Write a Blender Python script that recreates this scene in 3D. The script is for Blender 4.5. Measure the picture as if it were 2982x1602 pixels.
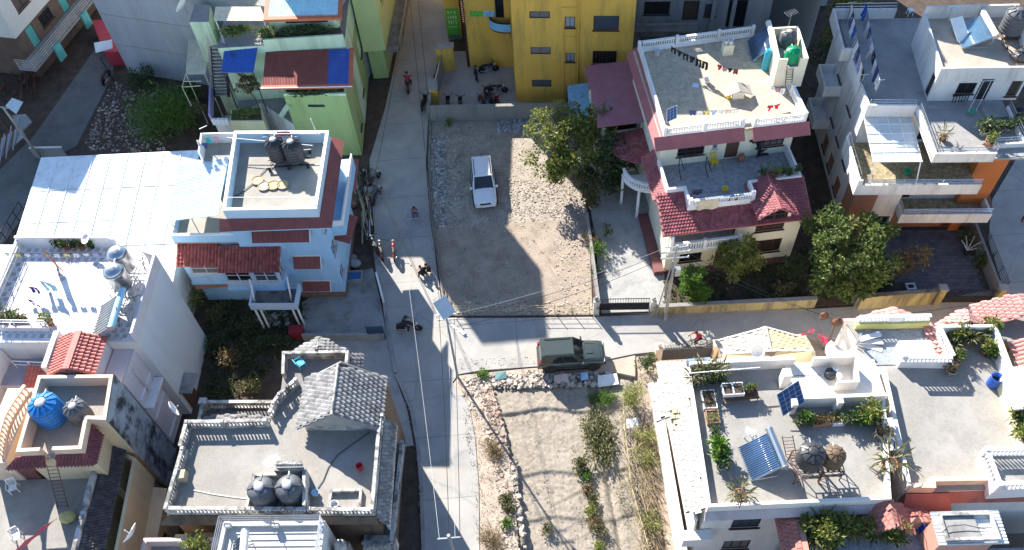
import bpy, math, random
from mathutils import Vector, Matrix
R=math.radians
random.seed(7)
for o in list(bpy.data.objects): bpy.data.objects.remove(o)
scn=bpy.context.scene
COL=scn.collection
# ---------------------------------------------------------------- camera
PW,PH,FPX=2982.0,1602.0,2500.0
PITCH,ROLL,CAMH=R(53),R(-4.5),50.0
_fw=Vector((0,math.cos(PITCH),-math.sin(PITCH)))
_r0=Vector((1,0,0)); _u0=Vector((0,math.sin(PITCH),math.cos(PITCH)))
_rt=_r0*math.cos(ROLL)+_u0*math.sin(ROLL)
_up=-_r0*math.sin(ROLL)+_u0*math.cos(ROLL)
CAM=Vector((0,0,CAMH))
cd=bpy.data.cameras.new('camera'); cam=bpy.data.objects.new('camera',cd); COL.objects.link(cam)
m=Matrix((( _rt.x,_up.x,-_fw.x,0),(_rt.y,_up.y,-_fw.y,0),(_rt.z,_up.z,-_fw.z,CAMH),(0,0,0,1)))
cam.matrix_world=m
cd.sensor_fit='HORIZONTAL'; cd.sensor_width=36; cd.lens=36*FPX/PW; cd.clip_start=.5; cd.clip_end=3000
scn.camera=cam
# ---------------------------------------------------------------- sky and sun
SUNV=Vector((-.46*.8526,.888*.8526,.5225)).normalized()
wd=bpy.data.worlds.new('World'); scn.world=wd; wd.use_nodes=True
nt=wd.node_tree; bg=nt.nodes['Background']
sk=nt.nodes.new('ShaderNodeTexSky'); sk.sky_type='NISHITA'; sk.sun_disc=False
el=math.asin(SUNV.z); az=math.atan2(SUNV.x,SUNV.y)
sk.sun_elevation=el; sk.sun_rotation=az; sk.air_density=1.0; sk.dust_density=.2; sk.ozone_density=3.5
nt.links.new(sk.outputs[0],bg.inputs[0]); bg.inputs[1].default_value=.095
sd=bpy.data.lights.new('sun','SUN'); sd.energy=5.0; sd.angle=R(.5); sd.color=(1,.95,.875)
so=bpy.data.objects.new('sun',sd); COL.objects.link(so); so.rotation_euler=SUNV.to_track_quat('Z','Y').to_euler()
scn.view_settings.view_transform='Standard'; scn.view_settings.look='None'
scn.view_settings.exposure=1.5; scn.view_settings.gamma=1
# ---------------------------------------------------------------- site survey helpers (survey tile + reading + height -> metres)
SV=dict(T1=(0,0),T2=(450,0),T3=(1150,0),T4=(1650,0),T5=(2232,0),M1=(0,530),M2=(450,350),M3=(1150,480),M4=(1650,400),M5=(2232,500),B1=(0,1062),B2=(450,1062),B3=(1150,1062),B4=(1850,1000),B5=(2232,1062))
def kk(t,x,y):
 if t=='S': return (x,y)
 if t=='D': return (x*1.15761,y*1.15761)
 o=SV[t]; return (o[0]+x/2.5627,o[1]+y/2.5627)
def ray(q): return _rt*(q[0]-PW/2)-_up*(q[1]-PH/2)+_fw*FPX
def K(t,x,y,z=0.0):
 d=ray(kk(t,x,y)); return CAM+d*((z-CAMH)/d.z)
def K2(t,x,y,z=0.0):
 v=K(t,x,y,z); return (v.x,v.y)
def onwall(A,B,q):
 d=ray(q); t=Vector((B[0]-A[0],B[1]-A[1])); t.normalize(); n=Vector((-t.y,t.x))
 lam=(Vector((A[0],A[1])).dot(n))/(d.x*n.x+d.y*n.y)
 X=CAM+d*lam
 return (Vector((X.x-A[0],X.y-A[1])).dot(t),X.z)
# ---------------------------------------------------------------- materials
MATS={}
def _nodes(name):
 m=bpy.data.materials.new(name); m.use_nodes=True; n=m.node_tree
 return m,n,n.nodes['Principled BSDF']
def mat(name,col,rough=.8,var=.18,scale=1.2,bump=.15,bscale=25,stain=None,stain_amt=0,stain_scale=.6,streak=False,metal=0,island=0,spec=.35,objrand=0,fine=.08,fine_scale=18,coat=0,stain_lo=.5):
 if name in MATS: return MATS[name]
 m,n,b=_nodes(name); N=n.nodes; L=n.links
 geo=N.new('ShaderNodeNewGeometry')
 mp=N.new('ShaderNodeMapping'); L.new(geo.outputs['Position'],mp.inputs[0])
 if streak: mp.inputs['Scale'].default_value=(1,1,.18)
 t=N.new('ShaderNodeTexNoise'); t.inputs['Scale'].default_value=scale; t.inputs['Detail'].default_value=6; t.inputs['Roughness'].default_value=.62
 L.new(mp.outputs[0],t.inputs[0])
 cr=N.new('ShaderNodeValToRGB'); e=cr.color_ramp.elements
 lo=tuple(max(0,c*(1-var)) for c in col); hi=tuple(min(1,c*(1+var)) for c in col)
 e[0].position=.3; e[0].color=(*lo,1); e[1].position=.7; e[1].color=(*hi,1)
 L.new(t.outputs[0],cr.inputs[0]); out=cr.outputs[0]
 if fine:
  t3=N.new('ShaderNodeTexNoise'); t3.inputs['Scale'].default_value=fine_scale; t3.inputs['Detail'].default_value=3
  L.new(geo.outputs['Position'],t3.inputs[0])
  mr=N.new('ShaderNodeMapRange'); mr.inputs[1].default_value=.3; mr.inputs[2].default_value=.7; mr.inputs[3].default_value=1-fine; mr.inputs[4].default_value=1+fine
  L.new(t3.outputs[0],mr.inputs[0])
  mx=N.new('ShaderNodeMix'); mx.data_type='RGBA'; mx.blend_type='MULTIPLY'; mx.inputs[0].default_value=1
  L.new(out,mx.inputs[6]); L.new(mr.outputs[0],mx.inputs[7]); out=mx.outputs[2]
 if stain:
  t2=N.new('ShaderNodeTexNoise'); t2.inputs['Scale'].default_value=stain_scale; t2.inputs['Detail'].default_value=8; t2.inputs['Roughness'].default_value=.7
  L.new(mp.outputs[0],t2.inputs[0])
  c2=N.new('ShaderNodeValToRGB'); c2.color_ramp.elements[0].position=stain_lo; c2.color_ramp.elements[0].color=(0,0,0,1); c2.color_ramp.elements[1].position=stain_lo+.14; c2.color_ramp.elements[1].color=(stain_amt,)*3+(1,)
  L.new(t2.outputs[0],c2.inputs[0])
  mx=N.new('ShaderNodeMix'); mx.data_type='RGBA'; L.new(c2.outputs[0],mx.inputs[0]); L.new(out,mx.inputs[6]); mx.inputs[7].default_value=(*stain,1); out=mx.outputs[2]
 if island or objrand:
  mr=N.new('ShaderNodeMapRange'); a=island or objrand; mr.inputs[3].default_value=1-a; mr.inputs[4].default_value=1+a
  if island: L.new(geo.outputs['Random Per Island'],mr.inputs[0])
  else:
   oi=N.new('ShaderNodeObjectInfo'); L.new(oi.outputs['Random'],mr.inputs[0])
  mx=N.new('ShaderNodeMix'); mx.data_type='RGBA'; mx.blend_type='MULTIPLY'; mx.inputs[0].default_value=1
  L.new(out,mx.inputs[6]); L.new(mr.outputs[0],mx.inputs[7]); out=mx.outputs[2]
 L.new(out,b.inputs['Base Color'])
 b.inputs['Roughness'].default_value=rough; b.inputs['Metallic'].default_value=metal
 b.inputs['Specular IOR Level'].default_value=spec
 if coat: b.inputs['Coat Weight'].default_value=coat
 if bump:
  tb=N.new('ShaderNodeTexNoise'); tb.inputs['Scale'].default_value=bscale; tb.inputs['Detail'].default_value=4
  L.new(geo.outputs['Position'],tb.inputs[0]); bn=N.new('ShaderNodeBump'); bn.inputs['Strength'].default_value=bump; bn.inputs['Distance'].default_value=.03
  L.new(tb.outputs[0],bn.inputs['Height']); L.new(bn.outputs[0],b.inputs['Normal'])
 MATS[name]=m; return m
def leafmat(name,a,b_,c,rough=.5,trans=.35):
 if name in MATS: return MATS[name]
 m,n,b=_nodes(name); N=n.nodes; L=n.links
 geo=N.new('ShaderNodeNewGeometry'); cr=N.new('ShaderNodeValToRGB'); e=cr.color_ramp.elements
 e[0].position=0; e[0].color=(*a,1); e[1].position=1; e[1].color=(*c,1); k=e.new(.55); k.color=(*b_,1)
 L.new(geo.outputs['Random Per Island'],cr.inputs[0]); L.new(cr.outputs[0],b.inputs['Base Color'])
 b.inputs['Roughness'].default_value=rough; b.inputs['Specular IOR Level'].default_value=.4
 tr=N.new('ShaderNodeBsdfTranslucent'); L.new(cr.outputs[0],tr.inputs[0]); mx=N.new('ShaderNodeMixShader'); mx.inputs[0].default_value=trans
 L.new(b.outputs[0],mx.inputs[1]); L.new(tr.outputs[0],mx.inputs[2]); L.new(mx.outputs[0],N['Material Output'].inputs[0])
 MATS[name]=m; return m
def glassmat(name,col,rough=.08,alpha=1,spec=.6):
 if name in MATS: return MATS[name]
 m,n,b=_nodes(name); b.inputs['Base Color'].default_value=(*col,1); b.inputs['Roughness'].default_value=rough
 b.inputs['Specular IOR Level'].default_value=spec
 if alpha<1: b.inputs['Alpha'].default_value=alpha
 MATS[name]=m; return m
def plain(name,col,rough=.5,metal=0,spec=.4,var=.08):
 return mat(name,col,rough,var=var,scale=3,bump=.04,metal=metal,spec=spec,fine=.04)
# ---------------------------------------------------------------- mesh collector
OFF={}
def tag(o,label,cat,group=None):
 o['label']=label; o['category']=cat
 if group: o['group']=group
 return o
def thing(name,label,cat,loc=(0,0,0),group=None):
 o=bpy.data.objects.new(name,None); COL.objects.link(o); o.location=loc; o.empty_display_size=.3
 OFF[o.name]=Vector(loc); return tag(o,label,cat,group)
def offof(o):
 while o.parent: o=o.parent
 return OFF.get(o.name,Vector((0,0,0)))
class MB:
 def __init__(s): s.v=[]; s.f=[]
 def add(s,vs,fs):
  b=len(s.v); s.v+= [tuple(v) for v in vs]; s.f+=[tuple(i+b for i in f) for f in fs]; return s
 def box(s,x0,x1,y0,y1,z0,z1):
  return s.add([(x0,y0,z0),(x1,y0,z0),(x1,y1,z0),(x0,y1,z0),(x0,y0,z1),(x1,y0,z1),(x1,y1,z1),(x0,y1,z1)],[(0,3,2,1),(4,5,6,7),(0,1,5,4),(1,2,6,5),(2,3,7,6),(3,0,4,7)])
 def obox(s,c,ax,ay,az):  # centre and half-axis vectors
  c=Vector(c); ax=Vector(ax); ay=Vector(ay); az=Vector(az)
  vs=[c+ax*a+ay*b+az*d for d in (-1,1) for a,b in ((-1,-1),(1,-1),(1,1),(-1,1))]
  return s.add(vs,[(0,3,2,1),(4,5,6,7),(0,1,5,4),(1,2,6,5),(2,3,7,6),(3,0,4,7)])
 def beam(s,a,b,w,h):   # rectangular bar from a to b
  a=Vector(a); b=Vector(b); d=b-a; L=d.length
  if L<1e-6: return s
  d/=L; side=d.cross(Vector((0,0,1)))
  if side.length<1e-3: side=Vector((1,0,0))
  side.normalize(); u=side.cross(d)
  return s.obox((a+b)/2,d*L/2,side*w/2,u*h/2)
 def prism(s,p,z0,z1):
  n=len(p); A=sum(p[i][0]*p[(i+1)%n][1]-p[(i+1)%n][0]*p[i][1] for i in range(n))
  if A<0: p=list(reversed(p))
  vs=[(x,y,z0) for x,y in p]+[(x,y,z1) for x,y in p]
  return s.add(vs,[tuple(reversed(range(n))),tuple(range(n,2*n))]+[(i,(i+1)%n,n+(i+1)%n,n+i) for i in range(n)])
 def poly(s,pts): return s.add(pts,[tuple(range(len(pts)))])
 def slab(s,pts,t):      # planar polygon given thickness downwards
  pts=[Vector(p) for p in pts]; n=len(pts)
  nr=Vector((0,0,0))
  for i in range(n):
   a=pts[i]; b=pts[(i+1)%n]; nr+=a.cross(b)
  if nr.z<0: pts.reverse(); nr=-nr
  nr.normalize(); lo=[p-nr*t for p in pts]
  return s.add(lo+pts,[tuple(reversed(range(n))),tuple(range(n,2*n))]+[(i,(i+1)%n,n+(i+1)%n,n+i) for i in range(n)])
 def tube(s,pts,r,n=6,r2=None):
  pts=[Vector(p) for p in pts]; m=len(pts); rr=[r+( (r2 if r2 is not None else r)-r)*i/max(1,m-1) for i in range(m)]
  b=len(s.v); prev=None
  for i,p in enumerate(pts):
   d=(pts[min(i+1,m-1)]-pts[max(i-1,0)])
   if d.length<1e-6: d=Vector((0,0,1))
   d.normalize()
   if prev is None:
    a=d.cross(Vector((0,0,1)))
    if a.length<.05: a=d.cross(Vector((1,0,0)))
   else: a=prev-d*prev.dot(d)
   a.normalize(); prev=a; c=d.cross(a)
   for j in range(n):
    t=2*math.pi*j/n; s.v.append(tuple(p+(a*math.cos(t)+c*math.sin(t))*rr[i]))
  for i in range(m-1):
   for j in range(n):
    k=(j+1)%n; s.f.append((b+i*n+j,b+i*n+k,b+(i+1)*n+k,b+(i+1)*n+j))
  s.f.append(tuple(b+j for j in reversed(range(n)))); s.f.append(tuple(b+(m-1)*n+j for j in range(n)))
  return s
 def lathe(s,prof,c=(0,0,0),n=16,T=None):
  b=len(s.v); c=Vector(c)
  for r,z in prof:
   for j in range(n):
    t=2*math.pi*j/n; p=Vector((r*math.cos(t),r*math.sin(t),z))
    if T: p=T@p
    s.v.append(tuple(c+p))
  for i in range(len(prof)-1):
   for j in range(n):
    k=(j+1)%n; s.f.append((b+i*n+j,b+i*n+k,b+(i+1)*n+k,b+(i+1)*n+j))
  s.f.append(tuple(b+j for j in reversed(range(n)))); e=b+(len(prof)-1)*n; s.f.append(tuple(e+j for j in range(n)))
  return s
 def blob(s,c,rx,ry,rz,n=8,m=5,jit=0,rnd=random):
  b=len(s.v)
  for i in range(m+1):
   ph=math.pi*i/m
   for j in range(n):
    t=2*math.pi*j/n; q=1+rnd.uniform(-jit,jit)
    s.v.append((c[0]+rx*q*math.sin(ph)*math.cos(t),c[1]+ry*q*math.sin(ph)*math.sin(t),c[2]-rz*math.cos(ph)*q))
  for i in range(m):
   for j in range(n):
    k=(j+1)%n; s.f.append((b+i*n+j,b+i*n+k,b+(i+1)*n+k,b+(i+1)*n+j))
  return s
 def strip(s,poly,t,z0,z1,closed=True):   # mitred wall following poly, thickness t to the left of travel
  p=[Vector((a[0],a[1])) for a in poly]; n=len(p); q=[]
  for i in range(n):
   if closed or 0<i<n-1:
    d1=(p[i]-p[i-1]).normalized(); d2=(p[(i+1)%n]-p[i]).normalized()
    n1=Vector((-d1.y,d1.x)); n2=Vector((-d2.y,d2.x)); mm=n1+n2
    mm=n1 if mm.length<1e-4 else mm/ max(.25,(mm.length_squared/2))
    q.append(p[i]+mm*t)
   else:
    d=(p[1]-p[0]) if i==0 else (p[-1]-p[-2]); d.normalize(); q.append(p[i]+Vector((-d.y,d.x))*t)
  rng=range(n) if closed else range(n-1)
  b=len(s.v)
  for i in range(n):
   for w in (p[i],q[i]):
    s.v.append((w.x,w.y,z0)); s.v.append((w.x,w.y,z1))
  for i in rng:
   j=(i+1)%n; a=b+4*i; c=b+4*j
   s.f+=[(a,c,c+1,a+1),(a+1,c+1,c+3,a+3),(a+3,c+3,c+2,a+2),(a+2,c+2,c,a)]
  if not closed:
   s.f.append((b,b+1,b+3,b+2)); e=b+4*(n-1); s.f.append((e,e+2,e+3,e+1))
  return s
 def build(s,name,m,parent=None,smooth=False,kind=None,off=None):
  if not s.v: return None
  of=off if off is not None else (offof(parent) if parent else Vector((0,0,0)))
  me=bpy.data.meshes.new(name)
  me.from_pydata([(x-of.x,y-of.y,z-of.z) for x,y,z in s.v],[],s.f)
  if m: me.materials.append(m)
  if smooth: me.polygons.foreach_set('use_smooth',[True]*len(me.polygons))
  o=bpy.data.objects.new(name,me); COL.objects.link(o)
  if parent: o.parent=parent
  if kind: o['kind']=kind
  return o
def copy_tree(o,parent=None,loc=None,rz=None,scale=None):
 c=o.copy(); COL.objects.link(c); c.parent=parent
 if loc is not None: c.location=loc; OFF[c.name]=Vector(loc)
 if rz is not None: c.rotation_euler=(0,0,rz)
 if scale is not None: c.scale=(scale,)*3 if not hasattr(scale,'__len__') else scale
 for ch in o.children: copy_tree(ch,c)
 return c
def struct(name,mb,m,smooth=False): return mb.build(name,m,None,smooth,kind='structure')
class Fr:   # local frame: origin a, u axis towards b
 def __init__(s,a,b):
  s.o=Vector((a[0],a[1])); s.u=Vector((b[0]-a[0],b[1]-a[1])); s.L=s.u.length; s.u.normalize(); s.n=Vector((-s.u.y,s.u.x)); s.rz=math.atan2(s.u.y,s.u.x)
 def w(s,u,v,z=None):
  p=s.o+s.u*u+s.n*v
  return (p.x,p.y) if z is None else (p.x,p.y,z)
 def l(s,t,x,y,z=0):
  p=K(t,x,y,z); d=Vector((p.x,p.y))-s.o; return (d.dot(s.u),d.dot(s.n))
 def rect(s,u0,v0,u1,v1): return [s.w(u0,v0),s.w(u1,v0),s.w(u1,v1),s.w(u0,v1)]
 def box(s,mb,u0,u1,v0,v1,z0,z1): return mb.prism(s.rect(u0,v0,u1,v1),z0,z1)
# ---------------------------------------------------------------- walls, windows, railings, tiles
GRND=random.Random(12)
class Wall:
 """straight wall seen from outside from A (left) to B (right); openings are real holes"""
 def __init__(s,parent,A,B,z0,z1,m,t=.22,name='wall',caps=False):
  s.p=parent; s.A=Vector((A[0],A[1])); s.B=Vector((B[0],B[1])); s.z0=z0; s.z1=z1; s.m=m; s.t=t; s.name=name; s.op=[]; s.caps=caps
  s.d=(s.B-s.A); s.L=s.d.length; s.d.normalize(); s.out=Vector((s.d.y,-s.d.x))
 def pt(s,u,z,dep=0):
  q=s.A+s.d*u+s.out*dep; return Vector((q.x,q.y,z))
 def hole(s,u0,u1,za,zb): s.op.append((max(.02,u0),min(s.L-.02,u1),max(za,s.z0),min(zb,s.z1)))
 def px(s,t,xl,yt,xr,yb):
  ym=(yt+yb)/2; xm=(xl+xr)/2
  return onwall(s.A,s.B,kk(t,xl,ym))[0],onwall(s.A,s.B,kk(t,xr,ym))[0],onwall(s.A,s.B,kk(t,xm,yb))[1],onwall(s.A,s.B,kk(t,xm,yt))[1]
 def win(s,u0,u1,za,zb,cols=2,rows=1,fm=None,gm=None,sill=True,lab=None,fw=.06,curtain=None):
  s.hole(u0,u1,za,zb); fm=fm or M_FRAME; gm=gm or GRND.choice((M_GLASS,M_GLASS,M_GLASS2,M_GLASS3,M_GLASS4))
  mb=MB(); o=-.05; e=.004
  def bar(a,b,c,d,dep=.05):
   p=s.pt((a+b)/2,(c+d)/2,o); mb.obox(p,s.d.to_3d()*(b-a)/2,s.out.to_3d()*dep/2,Vector((0,0,(d-c)/2)))
  bar(u0+e,u1-e,za+e,za+fw); bar(u0+e,u1-e,zb-fw,zb-e); bar(u0+e,u0+fw,za+fw,zb-fw); bar(u1-fw,u1-e,za+fw,zb-fw)
  for i in range(1,cols): u=u0+(u1-u0)*i/cols; bar(u-fw*.35,u+fw*.35,za+fw,zb-fw,.044)
  for i in range(1,rows): z=za+(zb-za)*i/rows; bar(u0+fw,u1-fw,z-fw*.3,z+fw*.3,.036)
  if sill:
   p=s.pt((u0+u1)/2,za-.035,.02); mb.obox(p,s.d.to_3d()*((u1-u0)/2+.08),s.out.to_3d()*.09,Vector((0,0,.033)))
  w=mb.build('window',fm,s.p)
  if lab: w['label']=lab
  g=MB(); p=s.pt((u0+u1)/2,(za+zb)/2,o-.035); g.obox(p,s.d.to_3d()*((u1-u0)/2-e),s.out.to_3d()*.006,Vector((0,0,(zb-za)/2-e))); g.build('pane',gm,w)
  return w
 def winpx(s,t,xl,yt,xr,yb,**kw):
  u0,u1,za,zb=s.px(t,xl,yt,xr,yb); return s.win(u0,u1,za,zb,**kw)
 def door(s,u0,u1,za,zb,dm=None,lab=None):
  s.hole(u0,u1,za,zb); e=.006; dm=dm or M_WOOD
  mb=MB(); p=s.pt((u0+u1)/2,(za+zb)/2,-.1); mb.obox(p,s.d.to_3d()*((u1-u0)/2-e),s.out.to_3d()*.025,Vector((0,0,(zb-za)/2-e)))
  d=mb.build('door',dm,s.p)
  if lab: d['label']=lab
  h=MB(); h.obox(s.pt(u1-.12,za+1.0,-.06),s.d.to_3d()*.05,s.out.to_3d()*.02,Vector((0,0,.02))); h.build('handle',M_STEEL,d)
  return d
 def done(s):
  us=sorted({0,s.L}|{o[0] for o in s.op}|{o[1] for o in s.op}); zs=sorted({s.z0,s.z1}|{o[2] for o in s.op}|{o[3] for o in s.op})
  mb=MB(); nU=len(us)-1; nZ=len(zs)-1
  def solid(i,j):
   if i<0 or j<0 or i>=nU or j>=nZ: return not s.caps
   u=(us[i]+us[i+1])/2; z=(zs[j]+zs[j+1])/2
   return not any(o[0]<u<o[1] and o[2]<z<o[3] for o in s.op)
  t=s.t
  for i in range(nU):
   for j in range(nZ):
    if not solid(i,j): continue
    a,b,c,d=us[i],us[i+1],zs[j],zs[j+1]
    q=lambda u,z,dep: s.pt(u,z,dep)
    mb.poly([q(a,c,0),q(b,c,0),q(b,d,0),q(a,d,0)]); mb.poly([q(b,c,-t),q(a,c,-t),q(a,d,-t),q(b,d,-t)])
    if not solid(i-1,j): mb.poly([q(a,c,-t),q(a,c,0),q(a,d,0),q(a,d,-t)])
    if not solid(i+1,j): mb.poly([q(b,c,0),q(b,c,-t),q(b,d,-t),q(b,d,0)])
    if not solid(i,j-1): mb.poly([q(a,c,-t),q(b,c,-t),q(b,c,0),q(a,c,0)])
    if not solid(i,j+1): mb.poly([q(a,d,0),q(b,d,0),q(b,d,-t),q(a,d,-t)])
  return mb.build(s.name,s.m,s.p)
def boxhouse(parent,pts,z0,z1,m,openings=None,t=.22,core=None):
 """walls round a polygon (counter-clockwise from above); openings: {edge index: callback(wall)}; a dark core keeps rooms dark"""
 n=len(pts); ws=[]
 # mitred walls share corners: shorten each by nothing, outer faces meet at corners, inner ends hidden in the core
 for i in range(n):
  w=Wall(parent,pts[i],pts[(i+1)%n],z0,z1,m,t)
  if openings and i in openings: openings[i](w)
  w.done(); ws.append(w)
 return ws
def inset(pts,t):
 p=[Vector((a[0],a[1])) for a in pts]; n=len(p); q=[]
 for i in range(n):
  d1=(p[i]-p[i-1]).normalized(); d2=(p[(i+1)%n]-p[i]).normalized(); n1=Vector((-d1.y,d1.x)); n2=Vector((-d2.y,d2.x)); mm=n1+n2
  mm=n1 if mm.length<1e-4 else mm/max(.25,mm.length_squared/2)
  r=p[i]+mm*t; q.append((r.x,r.y))
 return q
def flat(parent,name,pts,z0,z1,m,kind=None): return MB().prism(pts,z0,z1).build(name,m,parent,kind=kind)
def parapet(parent,pts,z0,h,m,t=.15,closed=True,cap=None,name='parapet'):
 o=MB().strip(pts,t,z0,z0+h,closed).build(name,m,parent)
 if cap:
  e=.03; out=inset(pts,-e) if closed else pts
  MB().strip(out,t+2*e,z0+h,z0+h+.05,closed).build('coping',cap,o)
 return o
BAL=[(.035,0),(.05,.06),(.03,.14),(.055,.3),(.06,.42),(.03,.58),(.05,.66)]
def balustrade(parent,A,B,z,h,m,pitch=.17,name='balustrade',post=True,rail=.16):
 """bottom rail, turned balusters, top rail"""
 A=Vector((A[0],A[1],0)); B=Vector((B[0],B[1],0)); d=B-A; L=d.length; d.normalize(); s=Vector((-d.y,d.x,0))
 mb=MB(); mid=(A+B)/2
 mb.obox(mid+Vector((0,0,z+.06)),d*L/2,s*rail/2,Vector((0,0,.06)))
 o=mb.build(name,m,parent); MB().obox(mid+Vector((0,0,z+h-.05)),d*(L/2),s*(rail/2+.02),Vector((0,0,.05))).build('top_rail',m,o)
 b=MB(); n=max(2,int(L/pitch)); hh=(h-.22)
 for i in range(n):
  p=A+d*(L*(i+.5)/n); b.lathe([(r*1.15,z+.12+q/.66*hh) for r,q in BAL],(p.x,p.y,0),6)
 b.build('balusters',m,o,kind='stuff')
 return o
def railing(parent,pts,z,h,m,bars=2,post=1.2,r=.025,name='railing'):
 mb=MB()
 for i in range(len(pts)-1):
  a=Vector((pts[i][0],pts[i][1],z)); b=Vector((pts[i+1][0],pts[i+1][1],z)); L=(b-a).length; n=max(1,int(L/post+.5))
  for j in range(n+1):
   if j==0 and i>0: continue
   p=a+(b-a)*j/n; mb.tube([p,p+Vector((0,0,h))],r*.9,5)
  for k in range(bars):
   q=Vector((0,0,h*(k+1)/bars)); mb.tube([a+q,b+q],r,5)
 return mb.build(name,m,parent)
def pieces(parent,name,mats,mesh,m,limit=300):
 """alike pieces: the nearest `limit` as objects sharing one mesh, the rest joined"""
 of=offof(parent); mats=sorted(mats,key=lambda M:(M.translation-CAM).length)
 for M in mats[:limit]:
  o=bpy.data.objects.new(name,mesh); COL.objects.link(o); o.parent=parent; X=M.copy(); X.translation=M.translation-of; o.matrix_local=X
 if len(mats)>limit:
  b=MB(); vs=[v.co for v in mesh.vertices]; fs=[tuple(p.vertices) for p in mesh.polygons]
  for M in mats[limit:]: b.add([M@v for v in vs],fs)
  b.build(name+'_field',m,parent,kind='stuff')
TM={}
def tilemesh(w,l,style,m):
 key=(round(w,3),round(l,3),style,m.name)
 if key in TM: return TM[key]
 b=MB(); hw=w/2*(.97 if style=='roll' else .9); L=l*1.1; t=.03
 if style=='roll':
  xs=[-hw,-hw*.55,0,hw*.55,hw]; zs=[.012,.05,.07,.05,.012]
 elif style=='scale':
  xs=[-hw,0,hw]; zs=[.01,.05,.01]
 else:
  xs=[-hw,hw]; zs=[.03,.03]
 n=len(xs)
 top=[]
 for yy,lift in ((-L/2,.06),(L/2,-.015)):
  for x,z in zip(xs,zs):
   y=yy
   if style=='scale' and yy<0: y=yy-(0.22*l if x==0 else -.1*l)
   top.append((x,y,z+lift))
 bot=[(x,y,z-t) for x,y,z in top[:n]]
 vs=top+bot; fs=[]
 for i in range(n-1):
  fs.append((i,i+1,n+i+1,n+i)); fs.append((2*n+i,2*n+i+1,i+1,i))
 b.add(vs,fs); me=bpy.data.meshes.new('tile'); me.from_pydata(b.v,[],b.f); me.materials.append(m); TM[key]=me; return me
def inpoly(p,poly):
 c=False; n=len(poly); j=n-1
 for i in range(n):
  if (poly[i][1]>p[1])!=(poly[j][1]>p[1]) and p[0]<(poly[j][0]-poly[i][0])*(p[1]-poly[i][1])/(poly[j][1]-poly[i][1])+poly[i][0]: c=not c
  j=i
 return c
def tileslope(parent,pts,m,w=.3,l=.35,style='roll',limit=300,under=None,t=.07,name='roof_slope'):
 """pts: planar polygon, first edge = eave (left to right seen from outside); lays overlapping tiles"""
 P=[Vector(p) for p in pts]; ex=(P[1]-P[0]).normalized()
 nr=Vector((0,0,0))
 for i in range(len(P)): nr+=P[i].cross(P[(i+1)%len(P)])
 if nr.z<0: nr=-nr
 nr.normalize(); c0=sum(P,Vector())/len(P); P=[p-nr*(p-c0).dot(nr) for p in P]; ex=(P[1]-P[0]).normalized(); ey=nr.cross(ex).normalized()
 sl=MB().slab(P,t).build(name,under or m,parent)
 loc=[((p-P[0]).dot(ex),(p-P[0]).dot(ey)) for p in P]
 x0=min(a for a,_ in loc); x1=max(a for a,_ in loc); y1=max(b for _,b in loc); y0=min(b for _,b in loc)
 nx=max(1,round((x1-x0)/w)); ny=max(1,round((y1-y0)/l)); w=(x1-x0)/nx; l=(y1-y0)/ny
 me=tilemesh(w,l,style,m); Ms=[]
 for j in range(ny):
  for i in range(-1,nx+1):
   x=x0+(i+.5+(.5*(j%2) if style!='roll' else 0))*w; y=y0+(j+.5)*l
   if x-w/2<x0-.02*w or x+w/2>x1+.02*w:
    if style=='roll': continue
    if x<x0+.2*w or x>x1-.2*w: continue
   if not inpoly((x,y),loc): continue
   p=P[0]+ex*x+ey*y+nr*.004+ex*random.uniform(-.008,.008)
   M=Matrix(((ex.x,ey.x,nr.x,p.x),(ex.y,ey.y,nr.y,p.y),(ex.z,ey.z,nr.z,p.z),(0,0,0,1))); Ms.append(M)
 pieces(sl,'tile',Ms,me,m,limit)
 return sl
def ridge(parent,pts,m,r=.09,name='ridge_tile'):
 return MB().tube(pts,r,6).build(name,m,parent)
def sheet(parent,pts,m,pitch=.1,amp=.018,name='roofing_sheet'):
 """corrugated sheet on 4 corners: eave left, eave right, top right, top left; waves run across"""
 a,b,c,d=[Vector(p) for p in pts]; n=max(4,int((b-a).length/pitch*4)); nr=(b-a).cross(d-a).normalized()
 if nr.z<0: nr=-nr
 mb=MB(); vs=[]
 for i in range(n+1):
  t=i/n; q=nr*(amp*math.sin(t*(b-a).length/pitch*2*math.pi)); vs+= [a.lerp(b,t)+q, d.lerp(c,t)+q]
 k=len(vs); vs+=[v-nr*.012 for v in vs]
 fs=[(2*i,2*i+2,2*i+3,2*i+1) for i in range(n)]+[(k+2*i+1,k+2*i+3,k+2*i+2,k+2*i) for i in range(n)]
 fs+=[(2*i,k+2*i,k+2*i+2,2*i+2) for i in range(n)]+[(2*i+1,2*i+3,k+2*i+3,k+2*i+1) for i in range(n)]+[(0,1,k+1,k),(2*n,k+2*n,k+2*n+1,2*n+1)]
 mb.add(vs,fs); return mb.build(name,m,parent)
def sheetroof(parent,pts,m,n,pitch=.1,amp=.018,mats=None):
 a,b,c,d=[Vector(p) for p in pts]; nr=(b-a).cross(d-a).normalized()
 if nr.z<0: nr=-nr
 for i in range(n):
  t0=i/n; t1=min(1,(i+1.06)/n); z=nr*(.006*(i%2))
  sheet(parent,[a.lerp(b,t0)+z,a.lerp(b,t1)+z,d.lerp(c,t1)+z,d.lerp(c,t0)+z],(mats[i] if mats else m),pitch,amp)
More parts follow.
